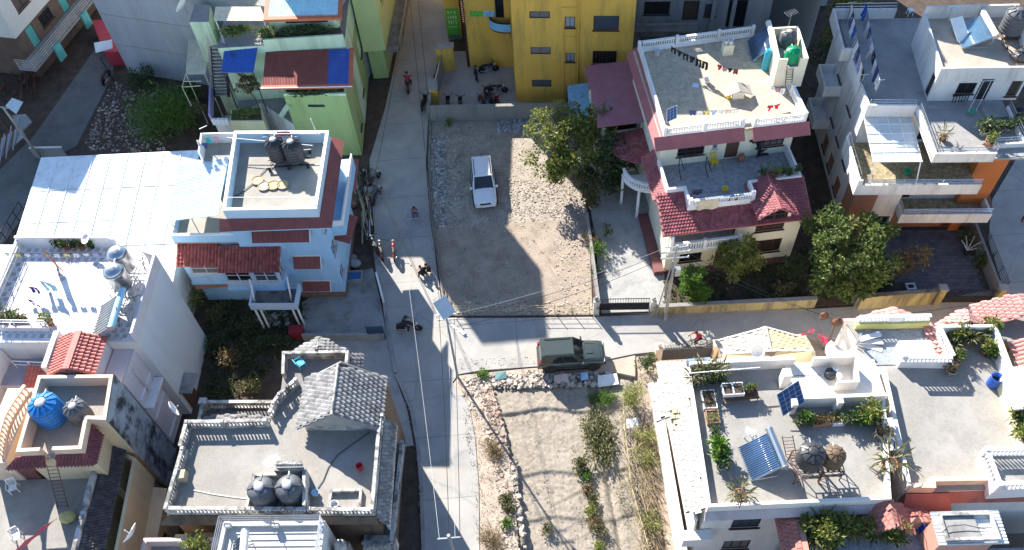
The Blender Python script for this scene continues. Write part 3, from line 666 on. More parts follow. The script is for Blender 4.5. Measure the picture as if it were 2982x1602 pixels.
def gr():
 lo=[(-16.4,51.75),(-11.55,51.2),(-11.4,66),(-21.4,66),(-21.3,58.0),(-16.5,57.6)]
 def fw(w): w.winpx('T2',1145,780,1270,800,cols=1,rows=1,fm=M_IRON,sill=False)
 def sw(w):
  for a,b,z,h in ((1.4,2.5,1.4,1.7),(2.8,3.9,4.2,1.4),(6.2,7.4,3.4,1.6),(9.4,10.6,4.6,1.5),(12.2,13.4,7.4,1.5),(6.0,7.2,7.2,1.4),(12.2,13.4,3.4,1.5)): w.win(a,b,z,min(z+h,9.9),cols=2,rows=1,fm=M_IRON)
 # main lower block (front), taller block behind
 p1=[(-16.4,51.75),(-11.55,51.2),(-11.5,54.9),(-16.4,55.3)]
 boxhouse(GR,p1,0,6.4,M_GREEN,{0:fw})
 flat(GR,'terrace_slab',inset(p1,.02),6.2,6.38,M_TILEF)
 parapet(GR,[(-16.4,54.5),(-16.4,51.75),(-11.55,51.2),(-11.5,54.9)],6.4,.22,M_GREEN2,.18,False)
 MB().prism(inset([(-16.2,51.95),(-11.75,51.42),(-11.7,52.05),(-16.2,52.55)],.0),6.39,6.5).build('planter_soil',M_SOIL,GR)
 # middle storey under the red roof
 p2=[(-17.6,52.6),(-11.6,52.1),(-11.5,55.0),(-17.5,55.4)]
 def m2(w): w.win(1.6,2.6,6.9,7.3,cols=2,fm=M_PURE,sill=False); w.win(3.3,4.5,6.9,7.3,cols=2,fm=M_PURE,sill=False)
 boxhouse(GR,p2,6.4,7.45,M_YGREEN,{0:m2})
 a,b,c,d=Vector((-17.75,51.75,7.5)),Vector((-11.15,51.15,7.5)),Vector((-11.15,54.75,8.0)),Vector((-17.75,55.25,8.0))
 sheetroof(GR,[a,b,c,d],M_REDC,8,.12,.02,mats=[M_REDC]*6+[M_BLUEC]*2)
 MB().slab([a+Vector((-.1,-.22,-.02)),b+Vector((.28,-.22,-.02)),b+Vector((.28,.05,.03)),a+Vector((-.1,.05,.03))],.2).build('eave_trim',M_ORANGE,GR)
 MB().slab([b+Vector((-.02,.05,.03)),b+Vector((.28,.05,.03)),c+Vector((.28,.1,.03)),c+Vector((-.02,.1,.03))],.2).build('eave_trim',M_ORANGE,GR)
 MB().beam(a+Vector((-.1,-.24,.02)),b+Vector((.28,-.24,.02)),.05,.05).build('gutter',M_PURE,GR)
 # tall block behind
 p3=[(-21.3,55.3),(-11.45,55.0),(-11.3,66),(-21.4,66)]
 boxhouse(GR,p3,0,8.6,M_GREEN2)
 sidew=Wall(GR,(-11.55,51.2),(-11.3,66),0,6.4,M_GREEN); sidew.A=Vector((-11.46,54.9)); sidew.L=(sidew.B-sidew.A).length
 for a_,b_,z in ((1.6,2.7,1.6),(4.4,5.5,3.4),(7.5,8.7,1.6)): sidew.win(a_,b_,z,z+1.6,cols=2,fm=M_IRON)
 sidew.done()
 fs=Wall(GR,(-11.55+.03,51.2),(-11.5+.03,54.9),0,6.38,M_GREEN)
 fs.win(1.5,2.5,1.2,2.8,cols=2,fm=M_IRON); fs.done()
 flat(GR,'terrace_slab',inset(p3,.02),8.45,8.62,M_TILEF)
 parapet(GR,[(-17.6,55.15),(-11.47,55.0)],8.6,.55,M_GREEN2,.16,False)
 MB().box(-17.4,-11.8,55.4,56.3,8.6,8.95).build('planter_soil',M_SOIL,GR)
 # top storey with orange rimmed translucent roof
 p4=[(-17.2,56.6),(-11.9,56.2),(-11.8,66),(-17.2,66)]
 def m4(w): w.win(1.3,4.6,9.5,10.1,cols=4,fm=M_IRON,sill=False)
 boxhouse(GR,p4,8.6,10.6,M_GREEN2,{0:m4})
 a,b,c,d=Vector((-16.9,55.9,10.65)),Vector((-11.6,55.4,10.65)),Vector((-11.6,62,11.3)),Vector((-16.9,62,11.3))
 sheetroof(GR,[a,b,c,d],M_TRANSC,6,.12,.02)
 MB().slab([a+Vector((-.35,-.3,-.02)),b+Vector((.3,-.3,-.02)),b+Vector((.3,.1,.02)),a+Vector((-.35,.1,.02))],.25).build('eave_trim',M_ORANGE,GR)
 MB().slab([a+Vector((-.35,.1,.02)),a+Vector((-.02,.1,.02)),d+Vector((-.02,0,.02)),d+Vector((-.35,0,.02))],.25).build('eave_trim',M_ORANGE,GR)
 MB().slab([b+Vector((.02,.1,.02)),b+Vector((.3,.1,.02)),c+Vector((.3,0,.02)),c+Vector((.02,0,.02))],.25).build('eave_trim',M_ORANGE,GR)
 # yellowed sheet left of it
 z=10.2; q=[K('T2',440,155,z),K('T2',830,155,z),K('T2',790,50,z+.2),K('T2',455,50,z+.2)]
 sheetroof(GR,q,M_CREAMC,4,.14,.025)
 for t in ('post','post'): pass
 for u,v in ((.03,.1),(.95,.1)):
  p=q[0].lerp(q[1],u); MB().tube([(p.x,p.y+.15,8.6),(p.x,p.y+.15,z)],.04,6).build('post',M_PURE,GR)
 t=[(-17,60),(-12.4,60),(-12.4,66),(-17,66)]; boxhouse(GR,t,10.6,19.4,M_GREEN2); flat(GR,'roof_slab',inset(t,.02),19.3,19.42,M_TILEF)  # unseen tall block, added to shade the street and the plot
 # pale block left of the stair with the dish
 fr=[K2('T2',258,165,9.5),K2('T2',405,165,9.5),K2('T2',415,40,9.5),K2('T2',300,30,9.5)]
 boxhouse(GR,fr,0,9.5,M_GREEN2); flat(GR,'roof_slab',inset(fr,.02),9.35,9.52,M_TILEF)
 # blue sheet roof over the stair landing
 z=7.6; q=[K('T2',495,535,z),K('T2',740,535,z),K('T2',770,355,z+.85),K('T2',525,350,z+.85)]
 sheetroof(GR,q,M_BLUEC,3,.12,.02)
 MB().beam(q[0]+Vector((0,0,-.05)),q[1]+Vector((0,0,-.05)),.06,.1).build('eave_beam',mat('blue beam',(.05,.12,.35),.5),GR)
 for u in (.04,.95):
  p=q[0].lerp(q[1],u); MB().tube([(p.x,p.y+.12,3.3),(p.x,p.y+.12,z)],.045,6).build('post',M_IRON,GR)
 # lower terrace (first floor) left
 z=3.3; t=[K2('T2',440,900,z),K2('T2',560,890,z),K2('T2',790,770,z),(-16.45,51.9),(-16.5,55.2),(-21.3,55.25),(-21.3,54.0)]
 w=MB(); w.prism(t,0,z-.01); w.build('lower_block',M_OWHITE,GR)
 flat(GR,'terrace_floor',inset(t,.05),z-.005,z+.03,M_TILEF)
 MB().beam(K('T2',420,885,3.7),K('T2',428,600,3.7),.14,.9).build('side_parapet',M_PURPLE,GR)
 # planter in front with yellow wall
 z=4.0; q=[K2('T2',560,905,z),K2('T2',815,905,z),K2('T2',800,800,z),K2('T2',570,815,z)]
 w=MB(); w.prism(q,0,z); w.build('planter',mat('yellowed plaster',(.62,.56,.34),.8,var=.12,scale=1,stain=(.35,.32,.22),stain_amt=.6,streak=True),GR)
 MB().prism(inset(q,.12),z,z+.03).build('planter_soil',M_SOIL,GR)
 for i in range(4):
  a=K('T2',428+32*i,900,3.6); MB().box(a.x,a.x+.3,a.y-.12,a.y+.12,3.2,3.75).build('parapet_block',M_PURE,GR)
 # outside stair with side rails
 zt=8.6; A=K('T2',475,335,zt); B=K('T2',500,715,3.35); n=15; fu=Vector((1,-.06,0)).normalized()
 for i in range(n):
  p=A.lerp(B,(i+.5)/n); MB().obox((p.x,p.y,p.z),fu*.5,Vector((0,.16,0)),(0,0,.05)).build('step',M_CONC,GR)
 for s in (-1,1):
  MB().beam(A+fu*s*.55+Vector((0,0,-.15)),B+fu*s*.55+Vector((0,0,-.15)),.06,.25).build('stringer',M_IRON,GR)
  h=MB();
  for k in (.35,.62,.9): h.tube([A+fu*s*.58+Vector((0,0,k)),B+fu*s*.58+Vector((0,0,k))],.03,5)
  for i in range(6):
   p=A.lerp(B,i/5)+fu*s*.58; h.tube([p,p+Vector((0,0,.9))],.025,5)
  h.build('stair_rail',M_GALV,GR)
 # yellowed sheets over the side passage on a pole frame
 z=5.4; q=[K('T2',232,555,z),K('T2',380,555,z),K('T2',415,320,z+.5),K('T2',255,290,z+.5)]
 sheetroof(GR,q,M_CREAMC,2,.15,.025)
 def pole(*a): MB().tube(*a).build('frame_pole',M_CREAMC,GR)
 for u,v in ((0.02,0),(.98,0),(.02,1),(.98,1)):
  p=q[0].lerp(q[1],u).lerp(q[3].lerp(q[2],u),v); pole([(p.x,p.y,0),(p.x,p.y,p.z)],.035,5)
 a=K('T2',205,650,4.8); b=K('T2',345,640,4.8); pole([a,b],.035,5); pole([a,K('T2',275,790,3.5)],.03,5); pole([K('T2',215,610,5),K('T2',350,605,5)],.03,5); pole([q[0],a],.03,5)
 # steel garden wall panels and the ramped corner
 q=[K2('T2',930,850,2.8),K2('T2',1010,850,2.8),K2('T2',1010,760,4.5)]
 MB().slab([K('T2',925,860,3.6),K('T2',985,770,5.6),K('T2',1000,800,5.6),K('T2',950,880,3.6)],.15).build('stair_wall',M_GREEN2,GR)
gr()
# annex with balcony along the street, behind the green building
GA=add('green_annex','narrow light green street building behind the terraced green building','building',(-9,64))
def ga():
 p=[K2('T2',1450,400,0),(-9.6,60.3),(-8.4,75),(-11.2,75)]
 p=[(-11.2,60.4),(-9.3,60.4),(-7.6,78),(-11.2,78)]
 def s(w): w.win(1.5,3.0,6.6,9.0,cols=1,fm=M_GREEN); w.win(5,6.5,6.6,9,cols=1,fm=M_GREEN); w.win(9,10.5,6.6,9,cols=1,fm=M_GREEN)
 boxhouse(GA,p,3.2,12.4,M_YGREEN,{1:s}); boxhouse(GA,inset(p,.3),0,3.2,M_GREEN)
 flat(GA,'roof_slab',inset(p,.02),12.3,12.45,M_TILEF)
 MB().prism([(-9.2,60.2),(-8.0,60.2),(-6.4,78),(-7.5,78)],3.1,3.3).build('canopy',M_CONCD,GA)
 railing(GA,[(-8.0,60.3),(-6.4,78)],3.3,.95,M_GALV,4,1.5)
ga()
# ================================================================ yellow building with court
M_YEL=mat('ochre yellow paint',(.72,.42,.075),.75,var=.09,scale=.7,stain=(.42,.27,.07),stain_amt=.7,streak=True,fine=.05,stain_scale=.9)
M_YELT=mat('dark brown toothing brick',(.06,.03,.025),.85)
M_SKYB=mat('sky blue paint',(.22,.50,.75),.7,var=.06)
M_GREENSIGN=mat('green sign board',(.10,.42,.05),.5,var=.15,scale=1.5,bump=0)
YB=add('yellow_building','tall ochre yellow building with blue balconies above a motorcycle court','building',(3,60))
def yb():
 z1=13.6
 blk=[(1.55,56.2),(11.0,54.95),(11.3,70),(1.6,70)]
 def f(w):
  for (xl,yt,xr,yb_) in ((1003,85,1157,137),(1012,352,1162,405),(1023,596,1168,648)): w.winpx('T3',xl,yt,xr,yb_,cols=2,fm=M_BROWN,gm=glassmat('grey frosted glass',(.1,.12,.13),.25),sill=False)
  for (xl,yt,xr,yb_) in ((1268,125,1345,207),(1275,395,1342,462)): w.winpx('T3',xl,yt,xr,yb_,cols=2,fm=M_BROWN,gm=glassmat('pale curtain glass',(.25,.3,.34),.2))
  w.winpx('T3',1481,118,1672,226,cols=1,fm=M_BROWN); w.winpx('T3',1475,380,1655,475,cols=7,fm=M_BROWN)
  w.win(5.5,6.9,11.6,12.6,cols=1,fm=M_BROWN)
 ws=boxhouse(YB,blk,0,z1,M_YEL,{0:f})
 flat(YB,'roof_slab',inset(blk,.02),z1-.2,z1,M_CONC)
 tp=[(1.55,56.6),(8.3,55.8),(8.5,69.9),(1.6,69.9)]; boxhouse(YB,tp,z1,16.8,M_YEL); flat(YB,'roof_slab',inset(tp,.02),16.7,16.8,M_CONC)
 left=[(-2.4,61.35),(1.56,60.85),(1.58,70),(-2.3,70)]
 def lf(w): w.win(2.9,3.6,9.9,11.9,cols=1,fm=M_BROWN,sill=False); w.win(2.75,3.5,5.2,7.6,cols=1,fm=M_BROWN,sill=False)
 boxhouse(YB,left,0,16.8,M_YEL,{0:lf}); flat(YB,'roof_slab',inset(left,.02),16.6,16.8,M_CONC)
 # toothed brick ends left on the corner
 t=MB()
 for i in range(66):
  z=.15+i*.22; t.box(-2.5,-2.28+.02*(i%2),61.18,61.33,z,z+.11)
 t.build('toothing',M_YELT,YB,kind='stuff')
 # curved blue balconies on the left wing
 for z in (4.5,8.2,11.6):
  c=Vector((1.5,61.0)); arc=[(c.x+1.75*math.cos(a)*1.0-0.0,c.y+1.15*math.sin(a)) for a in [math.pi+math.pi/2*i/8 for i in range(9)]]
  pts=[(c.x,c.y)]+[(p[0],p[1]) for p in arc]
  flat(YB,'balcony_slab',[(1.54,60.86)]+arc[::-1],z-.12,z,M_YEL)
  MB().strip(arc,.1,z,z+.75,False).build('balcony_front',M_SKYB,YB)
  MB().strip(inset([(p[0],p[1]) for p in arc],0)[:],.14,z+.75,z+.82,False).build('rail',M_BROWN,YB)
  MB().strip(arc,.13,z-.14,z-.02,False).build('band',M_BROWN,YB)
 # down pipes
 for x,zt in (((onwall(ws[0].A,ws[0].B,kk('T3',1370,200))[0]),14.5),):
  a=ws[0].pt(x,0.2,.09); MB().tube([a,a+Vector((0,0,zt))],.07,6).build('down_pipe',M_YEL,YB)
 for xx in (1262,1352):
  u=onwall(ws[0].A,ws[0].B,kk('T3',xx,350))[0]; a=ws[0].pt(u,.2,.04); MB().tube([a,a+Vector((0,0,8))],.035,5).build('down_pipe',M_YEL,YB)
 for z in (6.9,9.6): MB().tube([ws[0].pt(3.9,z,.06),ws[0].pt(5.1,z,.06)],.035,5).build('down_pipe',M_YEL,YB)
yb()
SG=add('street_annex','small ochre wing at the street corner with a tall green sign','building',K2('T3',430,30,3))
def sg():
 p=[(-5.6,61.9),(-4.0,61.75),(-3.7,70),(-5.5,70)]
 p=[K2('T3',395,290,0),K2('T3',505,285,0),K2('T3',520,120,0),K2('T3',400,110,0)]
 p=[p[0],p[1],(p[1][0]+.2,p[1][1]+9),(p[0][0]+.2,p[0][1]+9)]
 boxhouse(SG,p,0,12,M_YEL); flat(SG,'roof_slab',inset(p,.02),11.9,12,M_CONC)
 w=Wall(SG,p[0],p[1],0,1,M_YEL)
 z0=onwall(p[0],p[1],kk('T3',450,250))[1]; z1=onwall(p[0],p[1],kk('T3',440,62))[1]
 c=w.pt(w.L*.48,(z0+z1)/2,.06); b=MB().obox(c,w.d.to_3d()*(w.L*.42),w.out.to_3d()*.03,(0,0,(z1-z0)/2)).build('sign_board',M_GREENSIGN,SG)
 # pale block lettering of the sign, set as raised strokes
 ln=plain('sign lettering pale',(.55,.75,.35),.5); L=MB(); rnd=random.Random(3)
 def stroke(u0,u1,za,zb): L.obox(w.pt((u0+u1)/2,(za+zb)/2,.094),w.d.to_3d()*abs(u1-u0)/2,w.out.to_3d()*.004,(0,0,abs(zb-za)/2))
 H=z1-z0; Wd=w.L*.84; u0=w.L*.06
 for row,(zc,hh,ch) in enumerate(((.86,.055,3),(.70,.035,4),(.64,.03,5),(.48,.075,4),(.30,.03,5))):
  for c_ in range(ch):
   a=u0+Wd*(.12+.76*c_/ch); b_=a+Wd*.76/ch*.72; zz=z0+H*zc; k=H*hh
   stroke(a,b_,zz+k*.75,zz+k); stroke((a+b_)/2-.03,(a+b_)/2+.03,zz-k,zz+k*.75)
   if rnd.random()<.7: stroke(a,(a+b_)/2,zz-.1*k,zz+.12*k)
   if rnd.random()<.6: stroke(b_-.05,b_,zz-k,zz+k*.6)
 L.build('lettering',ln,b)
 L=MB(); L.obox(w.pt(w.L*.48,z0-.32,.06),w.d.to_3d()*(w.L*.42),w.out.to_3d()*.03,(0,0,.3)); L.build('sign_picture',mat('sign picture dark',(.12,.2,.14),.5,var=.8,scale=6,bump=0),SG)
sg()
BN=add('wall_banner','green and blue printed banner high on the yellow wall','banner',K('T3',650,100,9))
def bn():
 A,B=(-2.4,61.35),(1.56,60.85); w=Wall(BN,A,B,0,1,M_YEL)
 for xl,xr,col,nm in ((560,660,(.12,.42,.06),'green print'),(660,742,(.25,.45,.75),'blue print')):
  u0,u1,za,zb=w.px('T3',xl,82,xr,122); MB().obox(w.pt((u0+u1)/2,(za+zb)/2,.02),w.d.to_3d()*(u1-u0)/2,w.out.to_3d()*.01,(0,0,(zb-za)/2)).build('banner_panel',mat(nm,col,.5,var=.5,scale=5,bump=0),BN)
bn()
# court walls and gate posts
CW=add('courtyard_wall','grey plastered wall between motorcycle court and vacant lot','wall',K2('T3',700,870))
def cw():
 a=K('T3',255,905); b=K('T3',1310,880)
 A=Vector((a.x,a.y)); B=Vector((b.x+.1,b.y-.1))
 w=Wall(CW,A,B,0,1.5,M_DIRTW,.22,caps=True); w.done()
 MB().strip([(A.x-.05,A.y-.05),(B.x,B.y-.05)],.32,1.5,1.56,False).build('coping',M_DIRTW,CW)
 c=K('T3',335,540);
 w=Wall(CW,K2('T3',290,640),(A.x,A.y+.02),0,1.5,M_DIRTW,.2,caps=True,name='side_wall'); w.done()
cw()
GP=add('gate_pier','square ochre gate pier beside the street at the court','gate pier',K2('T3',390,520))
a=K('T3',390,520); MB().box(a.x-.75,a.x+.75,a.y-.3,a.y+.25,0,2.6).build('pier',M_YEL,GP); MB().box(a.x-.85,a.x+.85,a.y-.4,a.y+.35,2.6,2.72).build('cap',M_CONC,GP)
b=K('T3',300,770); GP2=add('gate_pier','low ochre pier at the street end of the court wall','gate pier',K2('T3',300,770)); MB().box(b.x-.35,b.x+.35,b.y-.25,b.y+1.1,0,1.7).build('pier',M_YEL,GP2); MB().box(b.x-.4,b.x+.4,b.y-.3,b.y+1.15,1.7,1.76).build('cap',M_CONC,GP2)
GT=add('sliding_gate','grey sheet gate panel along the court entrance','gate',K2('T3',345,650))
p=K('T3',375,530); q=K('T3',335,730); MB().beam((p.x-.1,p.y,.95),(q.x-.2,q.y,.95),.06,1.8).build('gate_panel',M_GALV,GT); MB().tube([(p.x-.1,p.y,1.9),(q.x-.2,q.y,1.9)],.05,6).build('top_rail',M_GALV,GT)
# blue patched lean-to roof by the yellow house
LT=add('blue_tarp_shed','small shed roofed with a weathered bright blue sheet','shed',K2('T3',1370,800))
def lt():
 z=2.9; q=[K('T3',1305,890,z-.4),K('T3',1450,875,z-.4),K('T3',1460,615,z+.3),K('T3',1285,640,z+.3)]
 m=mat('weathered blue sheet',(.24,.47,.66),.6,var=.12,scale=1.2,stain=(.12,.2,.28),stain_amt=.8,stain_scale=3)
 for i in range(3):
  t0,t1=i/3,(i+1.04)/3; zz=Vector((0,0,.01*(i%2))); MB().slab([q[0].lerp(q[1],t0)+zz,q[0].lerp(q[1],min(1,t1))+zz,q[3].lerp(q[2],min(1,t1))+zz,q[3].lerp(q[2],t0)+zz],.03).build('roofing_sheet',m,LT)
 for p in q: MB().tube([(p.x,p.y,0),(p.x,p.y,p.z-.03)],.05,6).build('post',M_IRON,LT)
 MB().prism([(q[0].x+.2,q[0].y+.3),(q[1].x-.1,q[1].y+.3),(q[2].x-.1,q[2].y-.2),(q[3].x+.2,q[3].y-.2)],0,2.2).build('shed_wall',M_DIRTW,LT)
lt()
# ================================================================ grey unrendered building behind the cream house
GB=add('grey_building','unpainted grey concrete building with dark openings behind the cream house','building',(16,60))
M_GREYW=mat('unpainted grey render',(.26,.27,.28),.88,var=.15,scale=.8,stain=(.15,.155,.16),stain_amt=.6,streak=True)
def gb():
 p=[(11.35,58.6),(22.5,57.4),(22.8,72),(11.5,72)]
 def f(w):
  w.winpx('T4',578,12,770,108,cols=3,fm=M_IRON); w.winpx('T4',868,5,985,150,cols=1,fm=M_IRON,sill=False); w.winpx('T4',1030,30,1112,122,cols=2,rows=3,fm=M_IRON)
  w.winpx('T4',555,275,720,360,cols=2,fm=M_IRON); w.winpx('T4',850,250,940,300,cols=2,fm=M_IRON); w.winpx('T4',1200,0,1340,200,cols=1,fm=M_IRON,sill=False)
 tb=[(16.6,59),(22.4,58.4),(22.7,71),(16.6,71)]; boxhouse(GB,tb,15.6,21.5,M_GREYW); flat(GB,'roof_slab',tb,21.5,21.6,M_CONC)  # upper block beyond view, raised to throw shade on the brick house
 ws=boxhouse(GB,p,0,15.6,M_GREYW,{0:f}); flat(GB,'roof_slab',inset(p,.02),15.5,15.6,M_CONC)
 w=ws[0]; z=onwall(w.A,w.B,kk('T4',750,200))[1]
 MB().obox(w.pt(2.8,z,.25),w.d.to_3d()*2.7,w.out.to_3d()*.26,(0,0,.12)).build('ledge',M_CONC,GB); MB().obox(w.pt(2.8,z+.6,.45),w.d.to_3d()*2.7,w.out.to_3d()*.05,(0,0,.07)).build('beam',M_CONC,GB)
 for u in (6.6,8.2): MB().obox(w.pt(u,8,.15),w.d.to_3d()*.15,w.out.to_3d()*.15,(0,0,7)).build('column',M_GREYW,GB)
gb()
# round rendered stair tower at the back right
RT=add('round_tower','smooth blue grey rounded wall of a building behind the cream house','building',(26,60))
MB().lathe([(3.0,0),(3.0,20.5),(3.2,20.5),(3.2,20.8)],(25.3,62.0,0),32).build('wall',mat('blue grey render',(.34,.40,.46),.85,var=.08,scale=.6),RT,True)
MB().prism([(20.5,67),(31,66),(31.5,78),(20.8,79)],0,20.6).build('unseen_shade_block',MATS['blue grey render'],RT)  # added out of view so that the brick house terrace falls in shade
# ================================================================ far left buildings
LG=add('concrete_wall_building','huge blank grey concrete side wall behind the green building','building',(-30,66))
def lg():
 a=K('T1',965,540); b=K('T1',1390,610)
 d=Vector((b.x-a.x,b.y-a.y)).normalized(); A=Vector((a.x,a.y)); B=A+d*22; n=Vector((-d.y,d.x))
 p=[(A.x,A.y),(B.x,B.y),((B+n*9).x,(B+n*9).y),((A+n*9).x,(A+n*9).y)]
 m=mat('bare concrete wall',(.40,.41,.42),.9,var=.13,scale=.5,stain=(.28,.29,.30),stain_amt=.6,streak=True,stain_scale=.9)
 boxhouse(LG,p,0,9.6,m); flat(LG,'roof_slab',inset(p,.02),9.5,9.6,M_CONC); h=A+d*7.6; u=[(A.x,A.y),(h.x,h.y),((h+n*9).x,(h+n*9).y),p[3]]; boxhouse(LG,u,9.6,16.5,m); flat(LG,'roof_slab',inset(u,.02),16.4,16.5,M_CONC)
 s=MB(); rnd=random.Random(5)
 for z in (3.2,6.4,9.6): s.obox(A.to_3d()+d.to_3d()*6.8+Vector((0,0,z))-n.to_3d()*.01,d.to_3d()*6.7,n.to_3d()*.02,(0,0,.02))
 s.build('joint',M_CONC,LG)
lg()
BB=add('balcony_house','cream house with long railed balcony over a brown shopfront by the lane','house',K2('T1',480,400))
def bb():
 # facade runs along the lane
 a=K('T1',400,560); b=K('T1',660,235); d=Vector((b.x-a.x,b.y-a.y)).normalized(); n=Vector((-d.y,d.x)); A=Vector((a.x,a.y))-d*.5+n*1.0; B=A+d*12
 P_=lambda u,v:((A+d*u+n*v).x,(A+d*u+n*v).y)
 p=[P_(0,0),P_(12,0),P_(12,8),P_(0,8)]
 br=mat('brown shopfront',(.14,.095,.07),.8,var=.25)
 def g1(w):
  for i in range(3): w.door(1+3.4*i,3.6+3.4*i,.1,2.6,M_IRON)
 boxhouse(BB,p,0,2.2,br)
 flat(BB,'balcony_slab',[P_(-1.6,-1.7),P_(12,-1.7),P_(12,0),P_(-1.6,0)],2.2,2.35,M_CONC)
 def g2(w):
  w.door(1.2,2.2,2.36,4.3,mat('teal door',(.1,.4,.36),.5)); w.win(3.2,5.0,3.0,4.2,cols=3,fm=M_BROWN); w.door(6.4,7.4,2.36,4.3,mat('teal door',(.1,.4,.36),.5))
 boxhouse(BB,p,2.2,4.5,br,{0:g2})
 up=[P_(-.2,-.1),P_(12,-.1),P_(12,8),P_(-.2,8)]
 def g3(w): w.win(1.7,3.5,5.9,7.4,cols=2,fm=M_BROWN,gm=glassmat('brown curtain glass',(.05,.03,.03),.3))
 boxhouse(BB,up,4.5,18.5,mat('pale cream wall',(.66,.63,.58),.8,var=.07,stain=(.5,.47,.43),stain_amt=.4,streak=True),{0:g3,3:g3})
 flat(BB,'roof_slab',inset(up,.02),18.4,18.55,M_CONC)
 railing(BB,[P_(-1.5,0),P_(-1.5,-1.6),P_(12,-1.6)],2.35,.9,mat('grey rail',(.45,.42,.36),.6),4,1.0,.03)
 for u in (1.8,6.6): MB().obox(Vector((*P_(u,-1.8),1.7)),d.to_3d()*.45,n.to_3d()*.1,(0,0,.75)).build('sign_board',mat('teal sign board',(.12,.45,.42),.5,var=.25),BB)
bb()
LW=add('side_wall_building','bare grey wall of a building at the far upper left','building',(-52,62))
MB().prism([K2('T1',-700,420),K2('T1',110,400),(-48,84),(-75,84)],0,13).build('wall',M_GREYW,LW)
MB().box(-75,-47,62,84,13,13.1).build('roof_slab',M_CONC,LW)
# red shop box beside the lane
RS=add('red_kiosk','small red kiosk with a white sign board by the lane','kiosk',K2('T1',880,450))
def rs():
 q=[K2('T1',830,490),K2('T1',950,490),K2('T1',830,250),K2('T1',740,255)]
 MB().prism(q,0,1.6).build('booth',mat('red booth paint',(.42,.04,.06),.5,var=.2),RS)
 MB().slab([K('T1',700,320,2.9),K('T1',835,295,2.9),K('T1',840,360,2.3),K('T1',715,395,2.3)],.05).build('sign_board',M_PURE,RS)
 a=K('T1',690,325,2.6); b=K('T1',850,605); MB().tube([(b.x,b.y,0),(b.x-.1,b.y,2.7)],.05,6).build('post',M_IRON,RS)
rs()
# ================================================================ cream house
def frame(x,y,deg): a=R(deg); return Fr((x,y),(x+math.cos(a),y+math.sin(a)))
M_ROSE=mat('rose red roof tile',(.34,.10,.105),.6,var=.2,scale=2,objrand=.26,bump=.1,stain=(.2,.08,.08),stain_amt=.5)
M_ROSES=mat('rose red eave',(.34,.115,.12),.65,var=.12,scale=1.5,stain=(.25,.09,.09),stain_amt=.5)
M_MAUVE=mat('mauve sheet roof',(.33,.13,.16),.5,var=.12,scale=.9,stain=(.24,.2,.26),stain_amt=.6,stain_scale=.5,bump=.05)
M_PAVEF=mat('patterned roof paving',(.46,.39,.29),.85,var=.16,scale=2.2,fine=.18,fine_scale=7)
M_TERRF=mat('speckled terrace paving',(.27,.29,.31),.8,var=.12,scale=3,fine=.2,fine_scale=9,stain=(.4,.42,.44),stain_amt=.5,stain_scale=3)
M_MAROON=mat('maroon plinth tiles',(.17,.065,.06),.7,var=.2,scale=2)
CH=add('cream_house','cream house with rose red tile roofs and laundry on its paved roof','house',(15,43))
cf=frame(10.95,36.9,3)
